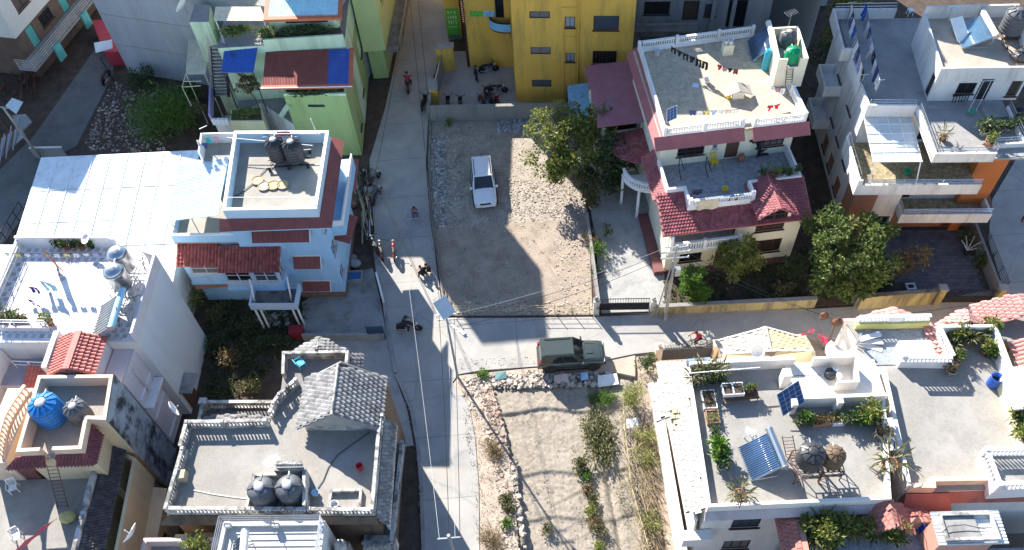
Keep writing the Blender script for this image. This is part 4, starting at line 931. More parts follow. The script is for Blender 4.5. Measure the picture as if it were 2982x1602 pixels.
def ch():
 f=cf; X=f.rect
 # lower block
 lo=X(0,0,9.3,5.3)
 def front(w):
  w.win(6.1,8.1,3.35,5.15,cols=3,rows=4,fm=M_BROWN,fw=.09); w.win(5.9,8.3,.9,2.3,cols=4,rows=1,fm=M_BROWN,gm=glassmat('brown shutter glass',(.035,.022,.018),.35),fw=.09)
  w.hole(.25,4.75,2.95,4.75); w.door(3.6,4.5,.05,2.1,M_WOOD); w.win(1.0,2.6,.9,2.0,cols=2,fm=M_BROWN)
 boxhouse(CH,lo,-.1,4.8,M_CREAM,{0:front})
 # loggia behind the balustrade
 g=MB(); f.box(g,.25,4.75,1.3,1.4,2.9,4.75); g.build('loggia_wall',M_CREAM,CH); g=MB(); f.box(g,.1,4.9,.23,1.35,2.8,2.95); g.build('loggia_floor',M_TERRF,CH)
 for z in (2.7,):
  g=MB(); f.box(g,-.1,5.0,-.62,-.003,2.62,2.92); g.build('balcony_slab',M_CREAM,CH)
 balustrade(CH,f.w(.3,-.5),f.w(2.3,-.5),2.92,.85,M_WHITE); balustrade(CH,f.w(2.55,-.5),f.w(4.75,-.5),2.92,.85,M_WHITE)
 for u in (-.02,2.32,4.77):
  g=MB(); f.box(g,u,u+.22,-.62,-.38,2.92,3.9 if u>0 else 4.6); g.build('post',M_WHITE,CH)
 MB().beam(f.w(.6,-.03,2.45),f.w(2.8,-.03,2.45),.06,.07).build('ledge',M_BROWN,CH)
 # sloped tile roof over the first floor
 zz=lambda v:4.72+1.23*(v+.42)/2.77
 tileslope(CH,[f.w(u,v,zz(v)) for u,v in ((-.6,-.42),(9.75,-.42),(9.75,2.35),(5.9,2.35),(5.9,1.02),(1.42,1.02),(1.42,2.35),(-.6,2.35))],M_ROSE,.21,.24,'scale',limit=290,under=M_ROSES)
 MB().beam(f.w(-.6,-.45,4.66),f.w(9.75,-.45,4.66),.06,.14).build('fascia',M_ROSES,CH)
 g=MB(); f.box(g,-.1,9.5,2.36,5.3,4.82,5.4); g.build('terrace_slab',M_TERRF,CH)
 # terrace parapets: left recess, forward balustraded middle, right
 MB().strip([f.w(.3,5.28),f.w(.3,2.4),f.w(1.5,2.4),f.w(1.5,1.1),f.w(5.85,1.1),f.w(5.85,2.4),f.w(9.4,2.4),f.w(9.4,5.28)],-.16,5.2,5.75,False).build('parapet_base',M_WHITE,CH)
 g=MB(); f.box(g,1.52,5.83,1.12,2.38,5.3,5.38); g.build('terrace_bay_floor',M_TERRF,CH)
 balustrade(CH,f.w(1.62,1.02),f.w(5.73,1.02),5.75,.55,M_WHITE)
 MB().strip([f.w(.3,5.2),f.w(.3,2.4),f.w(1.5,2.4),f.w(1.5,1.27)],-.16,5.75,6.3,False).build('parapet',M_WHITE,CH)
 MB().strip([f.w(5.85,1.27),f.w(5.85,2.4),f.w(9.4,2.4),f.w(9.4,5.2)],-.16,5.75,6.1,False).build('parapet',M_WHITE,CH)
 for u,v in ((1.4,.94),(5.7,.94)):
  g=MB(); f.box(g,u,u+.24,v,v+.24,5.76,6.42); g.build('post',M_WHITE,CH)
 # dormer over the stair window
 a=f.w(7.1,-.7,6.42); b=f.w(7.1,2.6,6.42)
 tileslope(CH,[f.w(5.75,2.5,5.5),f.w(5.75,-.65,5.5),a,b],M_ROSE,.21,.24,'scale',limit=60,under=M_ROSES); tileslope(CH,[f.w(8.45,-.65,5.5),f.w(8.45,2.5,5.5),b,a],M_ROSE,.21,.24,'scale',limit=60,under=M_ROSES)
 MB().tube([f.w(7.1,-.75,6.45),f.w(7.1,2.6,6.45)],.08,6).build('ridge_tile',M_ROSES,CH)
 g=MB(); g.slab([f.w(5.95,-.18,5.5),f.w(8.25,-.18,5.5),f.w(7.1,-.18,6.3)],.02);
 g=MB(); n=f.n.to_3d(); pts=[Vector(f.w(5.95,-.2,4.85)),Vector(f.w(8.25,-.2,4.85)),Vector(f.w(8.25,-.2,5.5)),Vector(f.w(7.1,-.2,6.28)),Vector(f.w(5.95,-.2,5.5))]; k=[p+n*.18 for p in pts]
 g.add(pts+k,[(0,1,2,3,4),(9,8,7,6,5),(0,5,6,1),(1,6,7,2),(2,7,8,3),(3,8,9,4),(4,9,5,0)]); g.build('dormer_front',M_CREAM,CH)
 g=MB(); g.add([p-n*.03 for p in (pts[2]+Vector((0,0,-.05)),pts[3]+Vector((0,0,-.12)),pts[4]+Vector((0,0,-.05)))],[(0,1,2)]);
 w=Wall(CH,f.w(5.95,-.23),f.w(8.25,-.23),4.8,5.6,M_CREAM);
 wn=MB();
 for u in (6.3,7.05,7.8): wn.obox(Vector(f.w(u,-.24,5.3)),f.u.to_3d()*.045,n*.02,(0,0,.42))
 wn.obox(Vector(f.w(7.1,-.24,5.3)),f.u.to_3d()*.85,n*.018,(0,0,.04)); wn.build('window_bars',M_BROWN,CH)
 gl=MB().obox(Vector(f.w(7.1,-.215,5.28)),f.u.to_3d()*.9,n*.012,(0,0,.42)); gl.build('pane',M_GLASS,CH)
 # second floor
 up=X(.25,5.3,9.75,14.2)
 def f2(w):
  w.win(1.3,3.2,6.15,7.35,cols=3,rows=3,fm=M_BROWN,fw=.07); w.win(3.75,4.15,6.5,7.4,cols=1,fm=M_FRAME); w.door(4.75,5.7,5.42,7.7,M_WOOD); w.win(7.0,8.9,6.15,7.6,cols=4,rows=3,fm=M_BROWN,fw=.07)
 def r2(w): w.win(.5,1.6,6.2,7.5,cols=2,rows=2,fm=M_BROWN); w.win(4,5.5,3,4.3,cols=2,rows=2,fm=M_BROWN)
 boxhouse(CH,up,5.4,8.3,M_CREAM,{0:f2,1:r2})
 boxhouse(CH,X(.25,5.32,9.75,14.2),0,5.39,M_CREAM,{1:r2})
 flat(CH,'roof_slab',X(.1,4.95,9.9,14.3),8.3,8.5,M_PAVEF)
 # balustraded roof parapet
 ring=[f.w(.3,5.0),f.w(5.8,5.0),f.w(5.8,5.35),f.w(6.45,5.35),f.w(6.45,4.85),f.w(10.1,4.85),f.w(10.1,12.0)]
 g=MB().strip(ring,.16,8.5,8.7,False).build('parapet_base',M_WHITE,CH)
 MB().strip([f.w(.3,5.02),f.w(.45,14.25),f.w(9.2,14.55)],-.16,8.5,8.7,False).build('parapet_base',M_WHITE,CH)
 balustrade(CH,f.w(.55,5.08),f.w(2.9,5.08),8.7,.62,M_WHITE); balustrade(CH,f.w(3.2,5.08),f.w(5.7,5.08),8.7,.62,M_WHITE); balustrade(CH,f.w(6.7,4.93),f.w(9.9,4.93),8.7,.62,M_WHITE)
 balustrade(CH,f.w(10.02,5.1),f.w(10.02,7.6),8.7,.62,M_WHITE)
 for a,b in ((.75,3.2),(3.5,6.4),(6.7,9.0)): balustrade(CH,f.w(a,14.27+a*.03),f.w(b,14.27+b*.03),8.7,.62,M_WHITE)
 MB().strip([f.w(.3,5.25),f.w(.45,14.1)],-.15,8.7,9.3,False).build('parapet',M_WHITE,CH)
 for u,v in ((.28,4.98),(3.0,4.98),(5.65,4.98),(6.45,4.85),(9.88,4.85),(.42,14.1),(3.28,14.28),(6.45,14.38),(9.05,14.45),(9.9,7.6)):
  g=MB(); f.box(g,u,u+.22,v,v+.22,8.5,9.42); g.build('post',M_WHITE,CH)
 # rose eaves: front (two lengths) and left
 for u0,u1,v0 in ((-.35,5.85,5.0),(6.4,10.35,4.85)):
  MB().slab([f.w(u0,v0-.72,8.0),f.w(u1,v0-.72,8.0),f.w(u1,v0-.004,8.62),f.w(u0,v0-.004,8.62)],.1).build('eave',M_ROSES,CH)
 MB().slab([f.w(-.35,14.6,8.0),f.w(-.35,4.3,8.0),f.w(.29,4.98,8.62),f.w(.4,14.6,8.62)],.1).build('eave',M_ROSES,CH)
 # gap stair opening between eaves with iron balcony
 # water tank tower
 T=[f.w(8.95,8.75),f.w(11.0,8.6),f.w(11.4,12.1),f.w(9.5,12.25)]
 boxhouse(CH,T,8.4,10.2,M_CREAM); flat(CH,'tower_slab',inset(T,.02),10.05,10.2,M_CONC);
 MB().strip([f.w(9.6,8.7),f.w(8.95,8.75)][::-1]+[],.14,10.2,10.9,False).build('tower_parapet',M_CREAM,CH)
 MB().strip([f.w(10.45,8.64),f.w(11.0,8.6),f.w(11.4,12.1),f.w(9.5,12.25),f.w(8.95,8.9)],.14,10.2,10.9,False).build('tower_parapet',M_CREAM,CH)
 # mauve roofed garage wing on the left
 G=X(-2.8,10.2,.2,16.2)
 def gf(w): w.hole(.25,w.L-.1,4.4,5.2)
 boxhouse(CH,G,0,5.35,M_CREAM,{0:gf}); g=MB(); f.box(g,-2.5,.2,10.9,11.0,4.3,5.3); g.build('painted_recess_shade',M_IRON,CH)  # black panel behind the opening takes the place of the shade inside
 for i in range(5):
  v0=10.0+1.32*i; z=5.45+.05*i; MB().slab([f.w(-3.25,v0,z),f.w(.6,v0,z),f.w(.75,v0+1.36,z+.055),f.w(-3.05,v0+1.36,z+.055)],.05).build('roof_sheet',M_MAUVE,CH)
 MB().beam(f.w(-3.25,9.98,5.42),f.w(.6,9.98,5.42),.06,.16).build('fascia',M_MAUVE,CH)
 # porch roof with rounded end and tiles, curved balcony
 pts=[f.w(.24,6.7),f.w(.24,10.15),f.w(-2.7,10.15),f.w(-2.7,9.2)]+[f.w(-1.1+1.3*math.cos(a),8.3+1.6*math.sin(a)) for a in [math.pi*1.05+.42*math.pi*i/6 for i in range(7)]]+[f.w(-.3,6.7)]
 def zp(p):
  d=(Vector(p)-f.o).dot(f.u); return 4.3+.28*max(0,min(1,(d+2.7)/3))
 tileslope(CH,[(*p,0) for p in ()] or [f.w(-2.75,10.15,4.25),f.w(-2.75,9.0,4.25),f.w(-2.0,7.6,4.32),f.w(-1.0,6.8,4.45),f.w(.24,6.6,4.6),f.w(.24,10.15,4.6)],M_ROSE,.22,.26,'scale',limit=120,under=M_ROSES)
 tileslope(CH,[f.w(-.62,2.5,5.2),f.w(.24,2.5,5.9),f.w(.24,6.6,5.9),f.w(-.62,6.6,5.2)][::1] and [f.w(-.62,6.6,5.15),f.w(-.62,2.36,5.15),f.w(.28,2.36,5.9),f.w(.28,6.6,5.9)],M_ROSE,.21,.24,'scale',limit=60,under=M_ROSES)
 arc=[f.w(.24-2.0*math.cos(a)*1.0,7.0-1.9*math.sin(a)) for a in [math.pi*.5*i/8 for i in range(9)]]
 flat(CH,'porch_floor',[f.w(.24,7.0)]+arc,2.85,3.0,M_WHITE)
 MB().strip(arc,-.14,3.0,3.2,False).build('porch_base',M_WHITE,CH)
 for i in range(8): balustrade(CH,arc[i],arc[i+1],3.2,.65,M_WHITE,.19)
 for p in (arc[0],arc[5]): MB().lathe([(.13,0),(.11,.3),(.11,2.85)],(p[0],p[1],0),10).build('column',M_WHITE,CH,True)
 # maroon step along the drive
 g=MB(); f.box(g,-.75,-.004,-.2,5.4,-.1,.35); g.build('step',M_MAROON,CH)
 g=MB(); f.box(g,.2,9.0,-.5,-.004,-.1,.12); g.build('step',M_MAROON,CH)
ch()
# lean-to tile roof between the blue shed and the cream house
MB_=MB(); TA=add('tile_passage','narrow passage roofed with small dull mauve tiles beside the blue shed','shed',K2('T3',1480,850))
tileslope(TA,[K('T3',1455,1010,2.4),K('T3',1545,1010,2.8),K('T3',1520,690,2.8),K('T3',1445,690,2.4)],M_ROSE,.24,.26,'scale',limit=100,under=M_ROSES)
w=MB(); w.prism([K2('T3',1470,1000,0),K2('T3',1530,1000,0),K2('T3',1515,700,0),K2('T3',1460,700,0)],0,2.3); w.build('passage_wall',M_DIRTW,TA)
# ================================================================ brick and white house on the right
M_BRICK=mat('orange brick facing',(.40,.14,.065),.85,var=.12,scale=1.5,stain=(.3,.11,.06),stain_amt=.5)
def brickmat():
 m=MATS['orange brick facing']; n=m.node_tree; b=n.nodes['Principled BSDF']; src=b.inputs['Base Color'].links[0].from_socket
 tx=n.nodes.new('ShaderNodeTexBrick'); tx.inputs['Scale'].default_value=1; tx.inputs['Brick Width'].default_value=.24; tx.inputs['Row Height'].default_value=.08; tx.inputs['Mortar Size'].default_value=.012
 geo=n.nodes.new('ShaderNodeNewGeometry'); sp=n.nodes.new('ShaderNodeSeparateXYZ'); cb=n.nodes.new('ShaderNodeCombineXYZ'); ad=n.nodes.new('ShaderNodeMath'); n.links.new(geo.outputs['Position'],sp.inputs[0]); n.links.new(sp.outputs[0],ad.inputs[0]); n.links.new(sp.outputs[1],ad.inputs[1]); n.links.new(ad.outputs[0],cb.inputs[0]); n.links.new(sp.outputs[2],cb.inputs[1]); n.links.new(cb.outputs[0],tx.inputs[0])
 n.links.new(src,tx.inputs[1]); mx=n.nodes.new('ShaderNodeMix'); mx.data_type='RGBA'; mx.blend_type='MULTIPLY'; mx.inputs[0].default_value=1; n.links.new(src,mx.inputs[6]); mx.inputs[7].default_value=(.75,.7,.65,1); n.links.new(mx.outputs[2],tx.inputs[2]); tx.inputs[3].default_value=(.32,.2,.14,1)
 n.links.new(tx.outputs[0],b.inputs['Base Color'])
brickmat()
M_GTERR=mat('grey roof screed',(.30,.29,.28),.88,var=.16,scale=.7,stain=(.2,.2,.2),stain_amt=.6,stain_scale=.8)
M_ORN=mat('orange facade paint',(.52,.17,.05),.75,var=.06,scale=.9)
M_PATT=mat('patterned balcony tile',(.33,.27,.16),.7,var=.3,scale=2.5,fine=.25,fine_scale=5)
RB=add('brick_house','white and orange brick house with a glass canopy over its balcony','house',(28,42))
bf=frame(23.8,37.9,-5.5)
def rb():
 f=bf; X=f.rect; M_W=M_OWHITE
 # ground and first floor body
 body=X(.6,1.9,9.7,14.4)
 def fr0(w):
  w.win(1.75,2.85,1.2,2.5,cols=3,rows=1,fm=M_BROWN); w.win(4.0,6.8,.9,2.2,cols=2,fm=M_BROWN); w.door(7.2,8.2,.05,2.2,M_WOOD)
 def fr1(w):
  w.door(3.2,4.0,3.2,5.4,M_IRON); w.win(4.6,5.4,3.8,5.4,cols=1,fm=M_BROWN); w.door(2.3,2.9,3.2,5.4,M_WOOD); w.win(5.9,7.6,4.2,5.5,cols=3,fm=M_FRAME)
 boxhouse(RB,body,0,2.95,M_BRICK,{0:fr0}); boxhouse(RB,body,2.95,5.9,M_W,{0:fr1})
 def fr2(w): w.win(1.0,3.2,6.9,8.3,cols=3,fm=M_FRAME); w.door(4.1,5.0,6.35,8.4,M_IRON); w.win(5.5,7.2,7.1,8.4,cols=3,fm=M_FRAME)
 boxhouse(RB,X(.6,4.5,9.7,14.4),5.9,9.0,M_W,{0:fr2})
 # brick corner wings left and right of the first floor
 br=MB(); f.box(br,.0,1.55,.3,1.89,0,5.95); br.build('brick_wing',M_BRICK,RB)
 # white oriel between them with barred window
 o=X(1.56,.75,3.4,1.88)
 def ow(w): w.win(.35,w.L-.15,1.35,2.55,cols=3,rows=1,fm=M_BROWN,gm=M_GLASS)
 boxhouse(RB,o,.3,5.9,M_W,{0:ow})
 # orange right pier running full height
 br=MB(); f.box(br,7.75,9.68,1.35,4.4,3.0,8.95); br.build('orange_pier',M_ORN,RB)
 br=MB(); f.box(br,8.3,9.0,1.5,1.88,0,2.9); br.build('orange_pier',M_ORN,RB)
 # first floor balcony
 g=MB(); f.box(g,3.42,9.55,-.15,1.88,2.9,3.12); g.build('balcony_slab',M_PATT,RB)
 MB().strip([f.w(3.42,1.8),f.w(3.42,-.18),f.w(9.55,-.18),f.w(9.55,1.3)],.14,2.88,3.78,False).build('balcony_front',M_W,RB)
 MB().strip([f.w(3.5,-.1),f.w(9.5,-.1)],.02,3.78,3.8,False).build('coping',M_CONC,RB)
 railing(RB,[f.w(3.5,1.7),f.w(3.5,-.1),f.w(9.48,-.1),f.w(9.48,1.2)],3.8,.45,M_STEEL,3,1.2,.025)
 # second floor balcony, full width
 g=MB(); f.box(g,-.1,7.7,-.2,4.48,5.95,6.15); g.build('balcony_slab',M_PATT,RB)
 MB().strip([f.w(-.1,-.24),f.w(7.7,-.24)],.14,5.9,6.85,False).build('balcony_front',M_W,RB)
 MB().strip([f.w(-.1,4.4),f.w(-.42,3.9),f.w(-.42,-.24),f.w(-.102,-.24)],.16,5.9,7.3,False).build('side_parapet',M_W,RB)
 railing(RB,[f.w(.1,-.15),f.w(7.65,-.15)],6.85,.42,M_STEEL,3,1.3,.025); railing(RB,[f.w(-.25,3.8),f.w(-.25,0)],7.3,.35,M_STEEL,1,1.0,.025)
 # glass canopy on a white grid
 z0,z1=8.05,8.6; gm=glassmat('canopy glass',(.80,.88,.88),.15,.58)
 gx0,gx1,gy0,gy1=.55,3.65,.75,4.6
 for i in range(4):
  for j in range(5):
   u0=gx0+(gx1-gx0)*i/4; u1=gx0+(gx1-gx0)*(i+1)/4; v0=gy0+(gy1-gy0)*j/5; v1=gy0+(gy1-gy0)*(j+1)/5
   zz=lambda v:z0+(z1-z0)*(v-gy0)/(gy1-gy0)
   MB().slab([f.w(u0+.03,v0+.03,zz(v0)),f.w(u1-.03,v0+.03,zz(v0)),f.w(u1-.03,v1-.03,zz(v1)),f.w(u0+.03,v1-.03,zz(v1))],.012).build('pane',gm,RB)
 for i in range(5):
  u=gx0+(gx1-gx0)*i/4; MB().beam(f.w(u,gy0,z0-.02),f.w(u,gy1,z1-.02),.06,.07).build('glazing_bar',M_PURE,RB)
 for j in range(6):
  t=j/5; v=gy0+(gy1-gy0)*t; z=z0+(z1-z0)*t+.012; MB().beam(f.w(gx0-.05,v,z),f.w(gx1+.05,v,z),.06,.06).build('glazing_bar',M_PURE,RB)
 for u in (.7,3.6): MB().tube([f.w(u,.7 if u<1 else -.05,6.15),f.w(u,.8,z0)],.045,6).build('canopy_post',M_PURE,RB)
 # roof terraces
 T=[f.w(.55,4.5),f.w(9.7,4.5),f.w(9.7,14.4),f.w(.6,14.4)]
 flat(RB,'roof_slab',T,9.0,9.16,M_GTERR)
 g=MB(); f.box(g,3.75,9.68,-.1,4.49,8.98,9.14); g.build('front_slab',M_GTERR,RB)
 MB().strip([f.w(3.75,4.4),f.w(3.75,-.14),f.w(7.6,-.14)],.14,8.85,9.62,False).build('front_parapet',M_W,RB)
 MB().strip([f.w(7.75,.75),f.w(9.75,.9),f.w(9.75,4.4)],.14,8.9,9.5,False).build('corner_parapet',M_W,RB)
 railing(RB,[f.w(3.85,4.2),f.w(3.85,0),f.w(7.6,0),f.w(7.7,.85),f.w(9.65,1.0),f.w(9.65,4.3)],9.6,.4,M_STEEL,2,1.1,.025)
 MB().strip([f.w(.3,9.3),f.w(.5,4.4),f.w(3.7,4.3)],.16,8.7,9.7,False).build('parapet',M_W,RB)
 MB().strip([f.w(4.6,14.5),f.w(.0,14.6),f.w(-.2,9.9),f.w(.6,9.9),f.w(.35,9.3)],.16,8.95,10.0,False).build('parapet',M_W,RB)
 railing(RB,[f.w(.6,4.5),f.w(3.6,4.4)],9.7,.4,M_STEEL,2,1.0,.025); railing(RB,[f.w(.1,14.45),f.w(4.5,14.4)],10.0,.5,M_STEEL,2,1.2,.025)
 # stair head block on the roof
 S_=[f.w(4.75,5.35),f.w(10.6,5.35),f.w(11.3,11.3),f.w(5.1,11.3)]
 def sf(w): w.win(1.6,2.8,9.75,10.7,cols=2,fm=M_BROWN); w.door(3.0,3.8,9.17,11.0,M_IRON); w.win(5.0,5.7,9.5,10.8,cols=1,fm=M_BROWN)
 def sl(w): w.door(5.0,5.8,9.17,11.0,M_IRON)
 boxhouse(RB,S_,9.16,11.5,M_W,{0:sf,3:sl}); flat(RB,'roof_slab',inset(S_,.02),11.35,11.5,mat('stair roof screed',(.42,.36,.29),.88,var=.15,scale=.8,stain=(.3,.26,.21),stain_amt=.5))
 parapet(RB,S_,11.5,.45,M_W,.14)
 parapet(RB,[f.w(11.3,11.3),f.w(5.1,11.3)],11.95,.55,M_W,.14,False,name='back_parapet')
 for a in (.3,.62):
  p=Vector(S_[3]).lerp(Vector(S_[2]),a); g=MB(); g.box(p.x-.14,p.x+.14,p.y-.4,p.y-.16,11.5,12.4); g.build('pilaster',M_W,RB)
 # side balconies on the left alley
 for z in (2.6,5.9):
  g=MB(); f.box(g,-.7,.58,9.6,12.2,z,z+.16); g.build('side_balcony',M_W,RB)
  MB().strip([f.w(.55,9.6),f.w(-.7,9.6),f.w(-.7,12.2),f.w(.55,12.2)],-.1,z+.16,z+.9,False).build('side_balcony_front',M_W,RB)
 lw=Wall(RB,f.w(.57,14.3),f.w(.57,1.95),0,5.9,M_W,.05,name='side_wall')
 for u in (4.5,6.6,9.0): lw.win(u,u+1.1,3.6,4.9,cols=2,fm=M_BROWN); lw.win(u,u+1.1,.8,2.1,cols=2,fm=M_BROWN)
 lw.done()
 lw=Wall(RB,f.w(.57,14.3),f.w(.57,4.55),5.91,8.98,M_W,.05,name='side_wall')
 for u in (3.2,6.6): lw.win(u,u+1.2,6.7,8.1,cols=2,fm=M_BROWN)
 lw.done()
rb()
# yard of the brick house: dark paving stones, boundary wall, gates
M_PAVER=mat('dark paving stone',(.105,.115,.14),.85,var=.15,scale=3,objrand=.2,bump=.2)
PY=MB().prism([bf.w(3.3,1.88),bf.w(9.6,1.88),bf.w(9.9,-4.6),bf.w(3.2,-4.9)],-.8,-.05).build('paved_yard',mat('paver joint sand',(.07,.065,.06),.95),None,kind='structure')
def pav():
 me=bpy.data.meshes.new('paver'); b=MB(); b.box(-.2,.2,-.14,.14,-.03,.02); me.from_pydata(b.v,[],b.f); me.materials.append(M_PAVER)
 Ms=[]; f=bf
 for j in range(22):
  for i in range(16):
   u=3.45+i*.42+(.21 if j%2 else 0); v=-4.55+j*.3
   if u>9.5 or v>1.7 or (u<4.6 and v<-3.2): continue
   p=f.w(u,v); M=Matrix.Translation((p[0],p[1],-.04+random.uniform(-.006,.006)))@Matrix.Rotation(f.rz,4,'Z'); Ms.append(M)
 pieces(PY,'paving_stone',Ms,me,M_PAVER,300)
pav()
M_YWALL=mat('pale yellow garden wall',(.44,.37,.19),.85,var=.12,scale=1,stain=(.13,.11,.08),stain_amt=.8,stain_scale=1.0,streak=True,stain_lo=.45)
GW=add('garden_wall','long stained pale yellow garden wall along the lane','wall',(22,32))
def gw():
 a=K('M4',640,1330); b=K('M4',1850,1270); p=[(a.x,a.y),(b.x,b.y)]
 w=Wall(GW,p[0],p[1],-.1,.95,M_YWALL,.22,caps=True); w.done(); MB().strip([(p[0][0],p[0][1]-.04),(p[1][0],p[1][1]-.04)],.3,.95,1.02,False).build('coping',M_DIRTW,GW)
gw()
YW=add('yard_wall','pale yellow yard wall with black coping left of the brick house gate','wall',bf.w(3,-5.2))
def yw():
 p=[bf.w(.35,-5.55),bf.w(5.4,-5.1)]
 w=Wall(YW,p[0],p[1],-.1,1.45,M_YWALL,.22,caps=True); w.done(); MB().strip([(p[0][0],p[0][1]-.04),(p[1][0],p[1][1]-.04)],.3,1.45,1.52,False).build('coping',M_CONCD,YW)
 MB().strip([bf.w(.36,-5.3),bf.w(.36,1.5)],.18,-.1,1.2,False).build('side_wall',M_DIRTW,YW)
yw()
for lab,u in (('left stone pier of the brick house gate',5.5),('right stone pier of the brick house gate',9.45)):
 t=add('gate_pier',lab,'gate pier',bf.w(u,-5)); g=MB(); bf.box(g,u,u+.45,-5.2,-4.75,-.1,1.75); g.build('pier',M_YWALL,t); g=MB(); bf.box(g,u-.05,u+.5,-5.25,-4.7,1.75,1.84); g.build('cap',M_CONC,t)
BG=add('iron_gate','black iron double gate of slanted bars before the paved yard','gate',bf.w(7.6,-5))
def bg_():
 A,B=Vector((*bf.w(6.0,-4.98),0)),Vector((*bf.w(9.42,-4.95),0)); d=B-A
 for z in (.12,.75,1.35): MB().beam(A+Vector((0,0,z)),B+Vector((0,0,z)),.05,.06).build('rail',M_IRON,BG)
 n=18
 for i in range(n):
  p=A+d*((i+.5)/n); top=1.4+.28*math.sin(math.pi*((i+.5)/n*2%1)); MB().beam(p+Vector((0,0,.1)),p+d.normalized()*.04+Vector((0,0,top)),.05,.02).build('bar',M_IRON,BG)
 MB().obox((A+B)/2+Vector((0,0,.45)),d*.49,Vector((0,.008,0)),(0,0,.3)).build('kick_plate',M_IRON,BG)
bg_()
YF=add('yard_fence','concrete wall topped with black wire fence right of the paved yard','fence',bf.w(10,-2))
def yf():
 A,B=bf.w(10.0,-4.7),bf.w(9.95,1.9)
 MB().strip([A,B],.18,-.1,1.1,False).build('base_wall',M_DIRTW,YF)
 railing(YF,[A,B],1.1,1.0,M_IRON,6,1.3,.02)
yf()
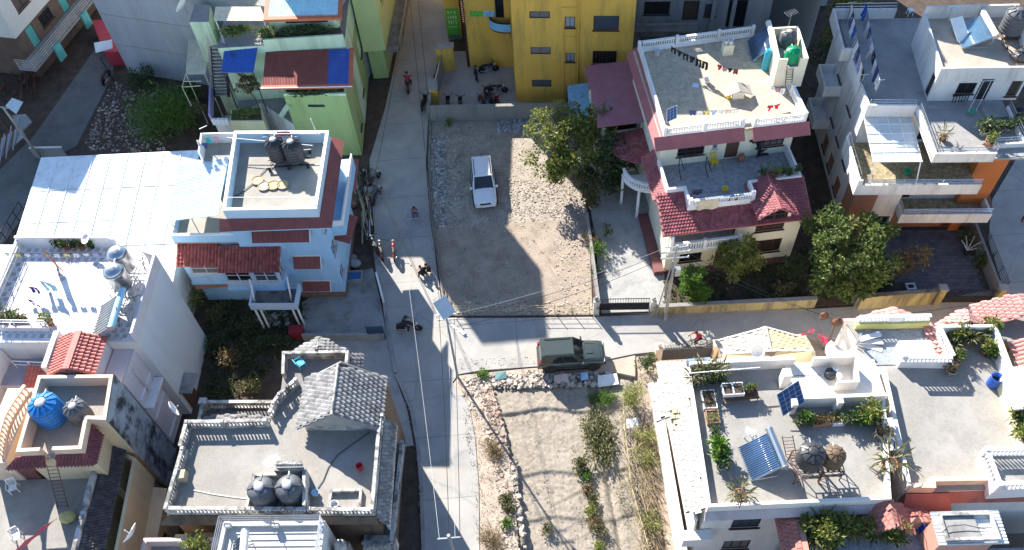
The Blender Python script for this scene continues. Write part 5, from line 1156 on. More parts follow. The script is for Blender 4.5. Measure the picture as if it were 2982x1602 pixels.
# ================================================================ grey roofed house, lower centre
M_GTILE=mat('grey concrete roof tile',(.23,.225,.22),.8,var=.2,scale=2.5,objrand=.3,bump=.25,stain=(.1,.1,.1),stain_amt=.6,stain_scale=1.2)
M_STAINW=mat('mould stained parapet',(.52,.50,.46),.88,var=.14,scale=1.2,stain=(.10,.095,.09),stain_amt=.85,stain_scale=1.5,stain_lo=.45)
M_BROWNED=mat('brown mouldy facade',(.19,.13,.085),.9,var=.35,scale=1.2,stain=(.06,.05,.04),stain_amt=.8,stain_scale=1.2,streak=True)
M_GROOF=mat('bare concrete roof',(.27,.25,.22),.88,var=.12,scale=.5,stain=(.36,.335,.30),stain_amt=.7,stain_scale=.35,fine=.1,fine_scale=9)
GH=add('grey_roof_house','weathered house with wide bare concrete roof and grey tile gable','house',(-13,21))
gf=frame(-19.02,18.26,-5.05)
def gh():
 f=gf; X=f.rect
 L=[f.w(-.05,.05),f.w(11.0,.05),f.w(10.75,5.6),f.w(10.7,8.0),f.w(6.0,8.1),f.w(5.55,7.9),f.w(5.0,7.2),f.w(4.5,6.6),f.w(4.35,5.3),f.w(-.2,5.2),f.w(-.2,3.7),f.w(-.05,3.6)]
 boxhouse(GH,L,-.1,7.1,M_BROWNED)
 flat(GH,'roof_slab',inset(L,.02),7.0,7.14,M_GROOF)
 def P(pts,h=.75,m=M_STAINW):
  MB().strip(pts,.16,7.14,7.32,False).build('parapet_base',m,GH)
  for i in range(len(pts)-1):
   a,b=Vector(pts[i]),Vector(pts[i+1]); d=(b-a).normalized(); n=Vector((-d.y,d.x))*.08
   if (b-a).length>.5: balustrade(GH,a+d*.18+n,b-d*.02+n,7.32,h-.18,m,.2,rail=.15)
   g=MB(); c=a+n+d*.09; g.box(c.x-.09,c.x+.09,c.y-.09,c.y+.09,7.14,7.14+h+.05); g.build('post',m,GH)
 P([f.w(-.02,.05),f.w(4.3,.05)]); P([f.w(4.4,.05),f.w(7.5,.05)]); P([f.w(7.55,.05),f.w(11.0,.05)])
 P([f.w(11.0,.1),f.w(10.78,5.5)]); P([f.w(10.9,5.6),f.w(9.9,5.6)])
 P([f.w(4.4,5.3),f.w(2.0,5.22),f.w(-.2,5.2),f.w(-.2,3.7),f.w(-.02,3.6),f.w(-.04,.2)])
 P([f.w(5.55,7.9),f.w(5.15,7.45),f.w(4.75,6.95),f.w(4.5,6.4),f.w(4.38,5.7),f.w(4.85,4.75)][:5])
 # mouldy sloped skirt under the front parapet
 MB().slab([f.w(-.55,-.4,6.75),f.w(11.1,-.25,6.75),f.w(11.05,.02,7.12),f.w(-.1,.02,7.12)],.12).build('skirt',M_BROWNED,GH)
 # dark tile skirt on the street side
 tileslope(GH,[f.w(11.5,-.1,6.2),f.w(11.25,5.9,6.2),f.w(10.8,5.7,7.1),f.w(11.03,.05,7.1)],M_GTILE,.22,.25,'scale',limit=120)
 MB().strip([f.w(11.55,-.1),f.w(11.3,5.95)],.1,5.6,6.25,False).build('side_gutter',M_STAINW,GH)
 # gabled room on the roof
 zr,ze=9.55,7.85
 g=[f.w(6.5,4.95),f.w(10.5,4.95),f.w(10.45,7.9),f.w(6.5,7.9)]
 boxhouse(GH,g,7.14,ze+.02,M_STAINW)
 for v,s in ((4.93,-1),(7.92,1)):
  n=f.n.to_3d(); t=[Vector(f.w(6.45,v,ze)),Vector(f.w(10.55,v,ze)),Vector(f.w(8.5,v,zr-.05))]; q=[p-n*.1*s*-1 for p in t]
  MB().add(t+q,[(0,1,2),(5,4,3),(0,3,4,1),(1,4,5,2),(2,5,3,0)]).build('gable_wall',M_CONC,GH)
 mw=M_GTILE
 tileslope(GH,[f.w(6.15,8.0,ze-.1),f.w(6.15,4.7,ze-.1),f.w(8.5,4.7,zr),f.w(8.4,7.65,zr)],mw,.26,.29,'scale',limit=140)
 tileslope(GH,[f.w(10.85,4.7,ze-.1),f.w(10.75,8.05,ze-.1),f.w(8.4,7.65,zr),f.w(8.5,4.7,zr)],mw,.26,.29,'scale',limit=150)
 MB().tube([f.w(8.5,4.68,zr+.03),f.w(8.4,7.7,zr+.03)],.08,6).build('ridge_tile',M_STAINW,GH)
 # lower wing behind with its own small terrace
 W_=X(3.8,8.2,8.0,10.8); W_=[f.w(3.95,7.9),f.w(8.0,8.15),f.w(7.85,10.85),f.w(3.75,10.75)]
 boxhouse(GH,W_,-.1,5.3,M_STAINW); flat(GH,'wing_slab',inset(W_,.02),5.25,5.4,mat('wing terrace screed',(.22,.21,.2),.88,var=.16))
 MB().strip([f.w(4.0,9.2),f.w(3.75,10.78),f.w(7.85,10.85),f.w(7.95,9.4)],-.18,5.4,6.1,False).build('wing_parapet',M_STAINW,GH)
 a=f.w(5.75,12.1,5.55)
 ap=f.w(5.85,10.9,6.3); tileslope(GH,[f.w(3.9,11.6,4.9),f.w(3.9,10.88,4.95),ap,a],mw,.26,.29,'scale',limit=40); tileslope(GH,[f.w(7.3,10.9,4.95),f.w(7.3,11.7,4.9),a,ap],mw,.26,.29,'scale',limit=40)
 tileslope(GH,[f.w(8.5,9.3,4.9),f.w(8.45,11.3,4.9),f.w(7.9,10.9,5.5),f.w(7.98,9.3,5.5)],mw,.26,.29,'scale',limit=40)
 # lower entrance wing at left rear: balustrade and half hip
 E_=[f.w(-.9,5.22),f.w(4.3,5.35),f.w(4.2,8.3),f.w(-1.2,8.3)]
 boxhouse(GH,E_,-.1,3.6,M_STAINW); flat(GH,'entrance_slab',inset(E_,.02),3.55,3.7,M_CONCD)
 balustrade(GH,f.w(-.9,8.2),f.w(3.4,8.2),3.7,.8,M_STAINW,.2); balustrade(GH,f.w(-1.1,8.1),f.w(-.95,5.5),3.7,.8,M_STAINW,.2)
 g=MB(); f.box(g,-1.3,-.85,8.0,8.4,3.6,4.65); g.build('post',M_STAINW,GH)
 pk=f.w(1.2,7.3,4.9); tileslope(GH,[f.w(-.6,5.4,5.35),f.w(1.35,5.28,6.1),pk,f.w(-.3,7.2,4.6)][0:0] or [f.w(-.7,7.2,4.5),f.w(-.7,5.25,4.6),f.w(1.3,5.25,5.6),f.w(1.2,6.9,5.3)],mw,.26,.29,'scale',limit=50)
 tileslope(GH,[f.w(3.3,5.25,4.6),f.w(3.3,7.2,4.5),f.w(1.2,6.9,5.3),f.w(1.3,5.25,5.6)],mw,.26,.29,'scale',limit=50)
 # tank pen at the front edge
 MB().strip([f.w(4.15,.25),f.w(4.15,2.2),f.w(5.5,2.25)],-.14,7.14,7.55,False).build('pen_wall',M_STAINW,GH)
 MB().strip([f.w(5.5,2.25),f.w(7.15,2.3),f.w(7.5,.25)],-.16,7.14,8.15,False).build('pen_wall',M_STAINW,GH)
 balustrade(GH,f.w(5.55,2.4),f.w(7.0,2.42),8.15,.35,M_STAINW,.16)
 # low upstand box
 MB().strip([f.w(8.45,.35),f.w(10.2,.35),f.w(10.15,1.45),f.w(8.45,1.4)],.13,7.14,7.4,True).build('upstand',M_STAINW,GH)
 # balcony boxes lower down at front
 g=MB(); f.box(g,-.7,1.0,-.9,.03,3.0,4.3); g.build('front_bay',mat('yellowed cream plaster',(.55,.45,.27),.85,var=.15,stain=(.25,.2,.13),stain_amt=.6,streak=True),GH)
 g=MB(); f.box(g,1.02,3.4,-.5,.03,3.2,4.6); g.build('front_bay',MATS['yellowed cream plaster'],GH)
 g=MB(); f.box(g,9.9,11.6,-.7,.03,3.0,4.4); g.build('corner_balcony',M_STAINW,GH); balustrade(GH,f.w(9.95,-.6),f.w(11.5,-.6),4.4,.6,M_STAINW,.2); balustrade(GH,f.w(11.52,-.6),f.w(11.5,5.4),4.4,.6,M_STAINW,.2)
 g=MB(); f.box(g,11.0,11.6,.04,5.5,4.2,4.4); g.build('side_balcony',M_CONCD,GH)
gh()
# ================================================================ left middle house with white terrace
M_LILAC=mat('pale lilac plaster',(.60,.55,.57),.8,var=.07,scale=.8,stain=(.45,.4,.42),stain_amt=.4,streak=True)
M_WTERR=mat('white glazed roof terrace',(.72,.71,.70),.6,var=.06,scale=2)
M_BLANK=mat('blank pale wall',(.62,.63,.63),.8,var=.04,scale=.4,bump=.05,stain=(.52,.54,.55),stain_amt=.5,streak=True,stain_scale=.5)
M_SALMON=mat('salmon red tile',(.50,.15,.12),.6,var=.12,scale=2,objrand=.12)
LM=add('white_terrace_house','tall house with blank pale side wall and glaring white roof terrace','house',(-26,32))
lf=frame(-21.9,28.2,-5.3)
def lm():
 f=lf; X=f.rect
 B=[f.w(-.08,.1),f.w(-.35,5.9),f.w(-3.8,7.35),f.w(-9.9,7.45),f.w(-14,7.5),f.w(-14,-.9),f.w(-.1,-.9)][::-1]
 B=[f.w(-14,-.0),f.w(-.08,.1),f.w(-.35,5.9),f.w(-3.8,7.35),f.w(-14,7.5)]
 def side(w): w.door(-0.0+.2,1.0,.05,2.1,M_WOOD)
 boxhouse(LM,B,-.1,8.8,M_BLANK)
 flat(LM,'roof_slab',inset(B,.02),8.68,8.84,M_WTERR)
 MB().strip([f.w(-.08,.12),f.w(-.35,5.9),f.w(-1.2,6.25)],.16,8.8,9.75,False).build('parapet',M_LILAC,LM)
 MB().strip([f.w(-3.4,7.2),f.w(-3.8,7.35),f.w(-9.9,7.43)],.15,8.8,9.75,False).build('parapet',M_WHITE,LM)
 MB().strip([f.w(-9.9,7.43),f.w(-9.75,3.0),f.w(-9.2,1.2)],.15,8.8,9.5,False).build('parapet',M_OWHITE,LM)
 railing(LM,[f.w(-9.6,6.8),f.w(-9.5,3.2)],8.84,.9,M_PURE,3,1.2,.035)
 # scattered dark mosaic squares of the terrace floor near its edges
 me=bpy.data.meshes.new('mosaic'); b=MB(); b.box(-.14,.14,-.14,.14,-.004,.006); me.from_pydata(b.v,[],b.f); dk=mat('dark mosaic tile',(.46,.44,.45),.6,objrand=.2); me.materials.append(dk)
 Ms=[]; rnd=random.Random(2)
 for i in range(36):
  for j in range(18):
   u=-9.5+i*.25; v=.5+j*.38
   if (i+j)%2==0 and u<-.6 and v<7 and (v>5.2 or v<2.0 or u<-8.2 or rnd.random()<.35): p=f.w(u,v); Ms.append(Matrix.Translation((p[0],p[1],8.845))@Matrix.Rotation(f.rz,4,'Z'))
 pieces(LM,'floor_tile',Ms,me,dk,150)
 # front storey pieces towards the viewer: stair head with salmon gable roof
 g=X(-4.3,-2.2,-1.95,.02); boxhouse(LM,g,-.1,9.0,M_LILAC)
 zr,ze=9.85,9.15
 tileslope(LM,[f.w(-4.6,.25,ze),f.w(-4.4,-2.3,ze),f.w(-3.1,-2.3,zr),f.w(-3.2,.2,zr)],M_SALMON,.2,.24,'roll',limit=80); tileslope(LM,[f.w(-1.75,-2.3,ze),f.w(-1.8,.15,ze),f.w(-3.2,.2,zr),f.w(-3.1,-2.3,zr)],M_SALMON,.24,.3,'roll',limit=100)
 MB().beam(f.w(-3.1,-2.32,zr+.03),f.w(-3.2,.2,zr+.03),.36,.07).build('ridge_tile',M_SALMON,LM)
 MB().beam(f.w(-4.5,-2.34,ze-.05),f.w(-1.75,-2.34,ze-.05),.06,.16).build('fascia',MATS['brown red eave sheet'],LM)
 # lilac wall and small red awning right of it
 w=X(-1.9,-2.1,-.7,.09); boxhouse(LM,w,-.1,8.0,M_LILAC); flat(LM,'roof_slab',inset(w,.02),7.9,8.02,M_LILAC)
 tileslope(LM,[f.w(-2.5,-1.9+2.0,5.95),f.w(-1.15,-1.95+2.0,5.95),f.w(-1.15,1.2,6.5),f.w(-2.4,1.2,6.5)],M_REDTILE,.2,.26,'roll',limit=30)
 # sunk balcony at left front with white rails, lower red roof
 q=[f.w(-8.6,-1.8),f.w(-5.0,-1.9),f.w(-5.1,.55),f.w(-8.6,.95)]
 w=MB(); w.prism(q,-.1,7.0); w.build('lower_block',M_LILAC,LM); flat(LM,'balcony_floor',inset(q,.05),7.0,7.04,mat('lilac floor',(.36,.34,.38),.7),None)
 MB().strip([f.w(-8.6,.95),f.w(-5.6,.9)],-.14,8.3,9.3,False).build('balcony_wall',M_LILAC,LM)
 MB().strip([f.w(-5.1,.6),f.w(-4.95,-1.9)],.3,7.0,9.3,False).build('balcony_wall',M_OWHITE,LM)
 railing(LM,[f.w(-8.6,1.0),f.w(-5.6,.95)],9.3,.5,M_PURE,2,.9,.03); railing(LM,[f.w(-5.3,.5),f.w(-5.3,-1.5)],7.6,1.2,M_PURE,3,1.0,.04); railing(LM,[f.w(-8.0,-.6),f.w(-6.0,-.7)],7.04,.8,M_PURE,2,1.0,.03)
 tileslope(LM,[f.w(-7.2,-2.3,6.9),f.w(-5.4,-2.4,6.9),f.w(-5.4,-.8,7.5),f.w(-7.1,-.7,7.5)],M_SALMON,.22,.28,'roll',limit=40)
 w=MB(); w.prism([f.w(-12,-.02),f.w(-8.62,-.02),f.w(-8.62,-4.5),f.w(-12,-4.5)],-.1,8.2); w.build('left_block',M_WHITE,LM)
 # windows on the shaded lilac faces to the right
 sw=Wall(LM,f.w(-1.93,-2.2),f.w(-1.93,-1.25),2,8.9,M_LILAC,.05,name='side_wall'); sw.win(.2,.8,6.2,7.0,cols=2,rows=2,fm=M_PURE); sw.done()
 fw_=Wall(LM,f.w(-1.88,-2.13),f.w(-.72,-2.13),0,7.98,M_LILAC,.03,name='front_wall'); fw_.win(.25,.95,5.0,6.0,cols=2,rows=2,fm=M_PURE); fw_.win(.25,.95,2.4,3.6,cols=2,rows=2,fm=M_PURE); fw_.done()
 ee=Wall(LM,f.w(-.69,-2.1),f.w(-.69,.05),0,7.98,M_LILAC,.03,name='side_wall')
 for z in (.8,3.2,5.6):
  for u in (.2,1.2): ee.win(u,u+.8,z,z+1.3,cols=2,rows=3,fm=M_PURE,gm=M_GLASS)
 ee.done(); w=MB(); f.box(w,-.68,-.1,-2.1,.05,4.75,4.9); w.build('ledge',M_WHITE,LM); w=MB(); f.box(w,-.68,-.5,-1.05,-.95,5.0,7.5); w.build('fin',M_LILAC,LM)
 # dark doorway canopy at the foot of the blank wall
 w=MB(); f.box(w,-.05,.05,.5,1.6,0,2.2); w.build('side_door',M_WOOD,LM); w=MB(); f.box(w,-.1,.75,.3,1.8,2.3,2.4); w.build('door_canopy',M_CONC,LM)
lm()
# ================================================================ beige house, lower left
M_BEIGE=mat('beige plaster',(.66,.53,.34),.82,var=.07,scale=.8,stain=(.4,.31,.19),stain_amt=.5,streak=True)
M_PEACH=mat('peach parapet',(.70,.52,.38),.8,var=.08,scale=1,stain=(.42,.33,.25),stain_amt=.5)
M_GRIMY=mat('black mould wall',(.34,.37,.40),.9,var=.2,scale=.8,stain=(.03,.03,.03),stain_amt=.95,stain_scale=.9,stain_lo=.46)
M_DTILE=mat('dark weathered tile',(.085,.072,.075),.85,var=.3,scale=3,objrand=.3,bump=.4)
M_WINE=mat('wine red tile',(.20,.055,.06),.65,var=.15,scale=2,objrand=.15)
BL=add('beige_house','beige house with blue and black tanks above wine red tile eaves','house',(-25,22))
tf=frame(-26.5,21.2,-4.5)
def bl():
 f=tf; X=f.rect
 T=[f.w(-.3,.2),f.w(3.2,.35),f.w(2.95,2.1),f.w(4.0,2.05),f.w(3.55,4.85),f.w(-.75,4.85)]
 boxhouse(BL,T,-.1,8.6,M_BEIGE); flat(BL,'roof_slab',inset(T,.02),8.5,8.64,M_GROOF)
 MB().strip([f.w(1.6,.3),f.w(3.2,.35),f.w(2.95,2.1),f.w(4.0,2.05),f.w(3.55,4.85),f.w(-.75,4.85),f.w(-.3,.2),f.w(.95,.26)],.2,8.6,9.55,False).build('parapet',M_PEACH,BL)
 # grimy gable wall facing right: three storeys tall party wall
 gw=Wall(BL,f.w(4.03,2.03),f.w(3.58,4.9),-.1,9.5,M_GRIMY,.02,name='party_wall'); gw.done()
 # wine eaves
 tileslope(BL,[f.w(-1.3,-.3,8.45),f.w(.9,-.15,8.45),f.w(.95,.25,9.0),f.w(-.55,.15,9.0)],M_WINE,.18,.2,'scale',limit=60); tileslope(BL,[f.w(1.5,-.12,8.45),f.w(3.55,-.05,8.45),f.w(3.22,.33,9.0),f.w(1.55,.28,9.0)],M_WINE,.18,.2,'scale',limit=60)
 tileslope(BL,[f.w(3.6,-.05,8.45),f.w(3.5,1.7,8.45),f.w(2.98,2.05,9.0),f.w(3.24,.34,9.0)],M_WINE,.18,.2,'scale',limit=60)
 # lower terrace in front
 Q=[f.w(-9,-6),f.w(3.15,-6),f.w(2.7,.34),f.w(-1.0,.2),f.w(-9,.2)]
 boxhouse(BL,[Q[0],Q[1],Q[2],Q[4]],-.1,5.85,M_BEIGE); flat(BL,'terrace_slab',[Q[0],Q[1],f.w(2.75,.3),f.w(-9,.18)],5.8,5.92,M_GROOF)
 MB().strip([f.w(3.2,-6),f.w(2.72,.3)],.22,5.9,6.85,False).build('terrace_parapet',M_STAINW,BL)
 # dark tile lean-to roof and slot well to its right
 tileslope(BL,[f.w(4.2,-6,5.7),f.w(3.45,2.3,5.7),f.w(2.75,2.1,6.5),f.w(3.22,-6,6.5)],M_DTILE,.17,.2,'scale',limit=290)
 MB().strip([f.w(3.5,2.0),f.w(4.1,1.7),f.w(4.85,-6),f.w(4.8,-6.1)][0:3],-.18,2.6,5.5,False).build('outer_wall',M_BEIGE,BL)
 w=MB(); w.prism([f.w(3.3,-6),f.w(4.8,-6),f.w(4.05,1.65),f.w(2.8,2.0)],-.1,2.6); w.build('well_floor',M_CONCD,BL)
 w=MB(); w.prism([f.w(4.3,-6),f.w(4.8,-6),f.w(4.6,-2.4),f.w(4.0,-2.3)],2.62,4.9); w.build('outer_block',M_BEIGE,BL)
 # ground floor body further right with arched dark windows
 lw=[f.w(4.85,-6),f.w(5.5,-6),f.w(5.0,1.1),f.w(4.1,1.2)]
 def lwin(w): w.win(2.2,3.3,.6,1.9,cols=1,rows=2,fm=M_CONC); w.win(3.7,4.8,.6,1.9,cols=1,rows=2,fm=M_CONC)
 boxhouse(BL,lw,-.1,2.55,M_BEIGE,{1:lwin}); flat(BL,'ledge',inset(lw,.01),2.5,2.6,M_BEIGE)
 # curved peach balustrade on the left edge
 arc=[f.w(-1.75-.45*math.sin(i/8*math.pi),4.6-4.2*i/8) for i in range(9)]
 for i in range(8): balustrade(BL,arc[i],arc[i+1],8.2,.75,M_PEACH,.24)
 w=MB(); w.prism([f.w(-3.2,.2),f.w(-1.6,.2),f.w(-1.6,4.8),f.w(-3.2,4.8)],-.1,8.2); w.build('left_block',M_PEACH,BL)
 w=MB(); w.prism([f.w(-1.58,.3),f.w(-.72,.3),f.w(-.78,4.8),f.w(-1.58,4.8)],-.1,7.2); w.build('gutter_block',M_MAROON,BL)
bl()
# ================================================================ house with railed roof at the bottom edge
BC=add('railed_roof_house','white roof with triple pipe railing at the bottom edge','house',(-14,15))
bcf=frame(-17.0,15.5,-4)
def bc():
 f=bcf; X=f.rect
 B=X(1.05,-6,6.35,2.0); boxhouse(BC,B,-.1,7.5,M_OWHITE); flat(BC,'roof_slab',inset(B,.02),7.4,7.54,mat('pale roof screed',(.55,.52,.47),.85,var=.1,scale=.7))
 MB().strip([f.w(6.35,-6),f.w(6.35,2.0),f.w(1.05,2.0),f.w(1.05,-6)],.2,7.5,7.75,False).build('parapet',M_OWHITE,BC)
 for u in (1.2,3.7,6.1): g=MB(); f.box(g,u,u+.3,1.65,1.9,7.76,8.05); g.build('post',M_OWHITE,BC)
 railing(BC,[f.w(6.3,-5),f.w(6.3,1.95),f.w(1.1,1.95),f.w(1.1,-5)],7.7,.95,M_GALV,4,2.6,.03)
 # pink lower wing to the left
 p=X(-3.6,-6,1.0,1.7); boxhouse(BC,p,-.1,5.6,mat('pale pink plaster',(.62,.47,.42),.8,var=.08,stain=(.4,.3,.27),stain_amt=.4)); flat(BC,'wing_slab',inset(p,.02),5.5,5.64,M_CONC); MB().strip([f.w(1.0,1.7),f.w(-3.6,1.7),f.w(-3.6,-6)],.2,5.6,6.4,False).build('wing_parapet',MATS['pale pink plaster'],BC)
 # tiled dome shaped ornament and small tile roof right
 tileslope(BC,[f.w(7.7,.2,5.6),f.w(8.5,1.2,5.6),f.w(7.2,1.5,6.2),f.w(6.7,.2,6.2)][0:0] or [f.w(6.6,.0,5.6),f.w(8.0,.0,5.6),f.w(8.0,.9,6.1),f.w(6.6,.9,6.1)],mat('pink grey tile',(.42,.27,.25),.75,objrand=.2),.2,.24,'scale',limit=40)
 w=MB(); f.box(w,6.6,8.0,-5,.7,-.1,5.5); w.build('annex',M_STAINW,BC)
 MB().lathe([(.32,0),(.34,.3),(.26,.55),(.1,.7),(.02,.75)],f.w(6.95,1.2,6.1),12).build('finial_dome',M_STAINW,BC,True); w=MB(); f.box(w,6.6,7.3,.9,1.5,-.1,6.1); w.build('pier',M_STAINW,BC)
bc()
# ================================================================ roof garden house, lower right
M_WTILE=mat('cream white roof tile',(.48,.445,.39),.7,var=.12,scale=2,objrand=.18,bump=.15)
M_RROOF=mat('pale screed roof',(.28,.265,.24),.85,var=.1,scale=.6,stain=(.36,.34,.31),stain_amt=.7,stain_scale=.4,fine=.1,fine_scale=9)
M_JOINT=mat('tile gap painted shadow',(.16,.145,.125),.95)  # dark underlay colour stands in for shadow in the gaps between tiles
M_RWALL=mat('cream white parapet',(.78,.73,.66),.75,var=.05,scale=.9,stain=(.58,.52,.46),stain_amt=.45,streak=True)
RA=add('roof_garden_house','cream white house with planter boxes and solar heater on its roof','house',(14,20))
af=frame(13.0,19.0,-2)
def ra():
 f=af; X=f.rect
 B=[f.w(-3.9,-2.9),f.w(5.35,-2.9),f.w(6.7,2.7),f.w(6.9,5.6),f.w(-3.6,5.6)]
 def fw_(w): w.win(1.6,3.1,4.5,5.9,cols=3,fm=M_BROWN); w.win(4.3,5.8,4.5,5.9,cols=3,fm=M_BROWN); w.win(6.6,8.4,4.5,5.9,cols=3,fm=M_BROWN); w.win(1.6,3.1,1.2,2.5,cols=3,fm=M_BROWN)
 boxhouse(RA,B,-.1,7.0,M_RWALL,{0:fw_}); flat(RA,'roof_slab',inset(B,.02),6.9,7.04,M_RROOF)
 MB().strip([f.w(-3.72,5.3),f.w(-3.9,-2.9),f.w(5.35,-2.9),f.w(6.65,2.7)],.17,7.0,7.62,False).build('parapet',M_RWALL,RA)
 MB().slab([f.w(-4.0,-3.25,6.6),f.w(5.45,-3.25,6.6),f.w(5.4,-2.92,7.0),f.w(-3.95,-2.92,7.0)],.1).build('skirt',mat('stained lilac skirt',(.5,.43,.42),.85,var=.15,stain=(.2,.17,.16),stain_amt=.6),RA)
 # back parapet and upper stair terrace
 MB().strip([f.w(2.3,5.45),f.w(-3.6,5.45)],.17,7.0,8.0,False).build('parapet',M_RWALL,RA)
 MB().strip([f.w(1.75,2.75),f.w(6.6,2.7)],.2,7.04,8.05,False).build('upper_parapet',M_RWALL,RA)
 g=MB(); f.box(g,1.8,6.85,2.92,5.4,7.04,7.4); g.build('upper_terrace',M_RWALL,RA)
 for u in (1.45,3.9): g=MB(); f.box(g,u,u+.3,2.35,2.74,7.05,8.15); g.build('pillar',M_RWALL,RA)
 g=MB(); f.box(g,1.3,1.75,4.0,4.5,7.05,8.4); g.build('pillar',M_RWALL,RA)
 MB().strip([f.w(4.1,3.5),f.w(5.3,3.5),f.w(5.6,5.2),f.w(3.2,5.2)],.12,7.41,8.3,False).build('stair_well_wall',M_RWALL,RA)
 # tile skirts on the left (double pitched) and small dormer
 tileslope(RA,[f.w(-5.2,6.6,6.2),f.w(-4.75,-2.6,6.1),f.w(-3.9,-2.85,7.1),f.w(-3.62,5.9,7.3)],M_WTILE,.3,.34,'flat',limit=250,under=M_JOINT)
 tileslope(RA,[f.w(-5.75,5.4,5.8),f.w(-5.6,2.9,5.8),f.w(-4.3,3.0,6.75),f.w(-4.4,5.3,6.75)],M_WTILE,.3,.34,'flat',limit=40,under=M_JOINT)
 tileslope(RA,[f.w(-4.9,2.1,6.45),f.w(-4.1,2.1,6.45),f.w(-4.1,3.2,7.0),f.w(-4.9,3.2,6.6)],mat('ochre roof tile',(.52,.44,.27),.75,objrand=.12),.3,.3,'flat',limit=20,under=M_JOINT)
 tileslope(RA,[f.w(2.4,6.4,6.3),f.w(-3.6,6.5,6.3),f.w(-3.6,5.66,7.2),f.w(2.3,5.66,7.2)],M_WTILE,.3,.34,'flat',limit=60,under=M_JOINT)
 # long side wall seen from above at left
 MB().strip([f.w(-4.6,6.2),f.w(-4.3,-2.9)],.1,3.0,6.0,False).build('side_wall',M_RWALL,RA)
 g=MB(); f.box(g,-4.9,-3.3,-3.5,-2.95,3.6,4.6); g.build('corner_bay',M_RWALL,RA)
 MB().strip([f.w(-4.9,6.5),f.w(-4.7,-3.4)],.25,-.1,2.7,False).build('lower_wall',M_RWALL,RA)
 # entrance canopy with cream tiles (hipped) facing the lane
 a,b=f.w(2.5,10.25,3.62),f.w(2.45,8.6,3.62)
 tileslope(RA,[f.w(-.7,9.9,2.82),f.w(-.45,8.95,2.88),b,a],M_WTILE,.34,.3,'flat',limit=60); tileslope(RA,[f.w(5.3,8.9,2.9),f.w(5.05,9.7,2.96),a,b],MATS['ochre roof tile'],.34,.3,'flat',limit=60)
 MB().tube([f.w(2.5,10.3,3.68),f.w(2.45,8.55,3.68)],.07,6).build('ridge_tile',M_WTILE,RA)
 for p,q in ((f.w(-.72,9.92,2.84),f.w(2.5,10.28,3.64)),(f.w(2.5,10.28,3.64),f.w(5.05,9.72,2.98)),(f.w(-.45,8.93,2.9),f.w(2.45,8.57,3.64)),(f.w(2.45,8.57,3.64),f.w(5.3,8.88,2.92))): MB().beam(p,q,.09,.12).build('verge',M_RWALL,RA)
 for p,q in ((f.w(-.4,8.9),f.w(1.9,8.7)),(f.w(3.0,8.7),f.w(5.3,8.9))): MB().strip([p,q],.2,-.1,2.8,False).build('canopy_wall',M_CREAM,RA)
 MB().strip([f.w(5.25,8.9),f.w(5.25,5.75)],.2,-.1,2.75,False).build('canopy_wall',M_CREAM,RA)
ra()
# street gate and railings of the roof garden house
GG=add('spiked_gate','dark panel gate with a row of thin spikes along the lane','gate',af.w(-2.5,8.6))
def gg():
 A=K('B4',180,125); B=K('B4',570,105); d=(B-A)
 MB().obox((A+B)/2+Vector((0,0,.65)),d*.5,Vector((0,.03,0)),(0,0,.65)).build('panel',plain('dark grey gate sheet',(.07,.065,.065),.6),GG)
 s=MB(); n=34
 for i in range(n): p=A+d*(i+.5)/n; s.tube([p+Vector((0,0,1.28)),p+Vector((0,0,1.75+.25*math.sin(math.pi*i/n)))],.018,4)
 s.build('spikes',M_IRON,GG,kind='stuff')
 MB().beam(A+Vector((0,0,1.42)),B+Vector((0,0,1.42)),.04,.04).build('rail',M_IRON,GG)
gg()
for lab,(x,y) in (('left orange gate pier with ball finial by the lane',(160,140)),('right orange gate pier beside the cream tile canopy',(585,115))):
 t=add('gate_pier',lab,'gate pier',K2('B4',x,y)); p=K('B4',x,y); MB().box(p.x-.22,p.x+.22,p.y-.2,p.y+.2,-.1,1.9).build('pier',M_PEACH,t); MB().box(p.x-.28,p.x+.28,p.y-.26,p.y+.26,1.9,2.0).build('cap',M_PEACH,t); MB().blob((p.x,p.y,2.15),.15,.15,.15,10,6).build('ball',M_PEACH,t,True)
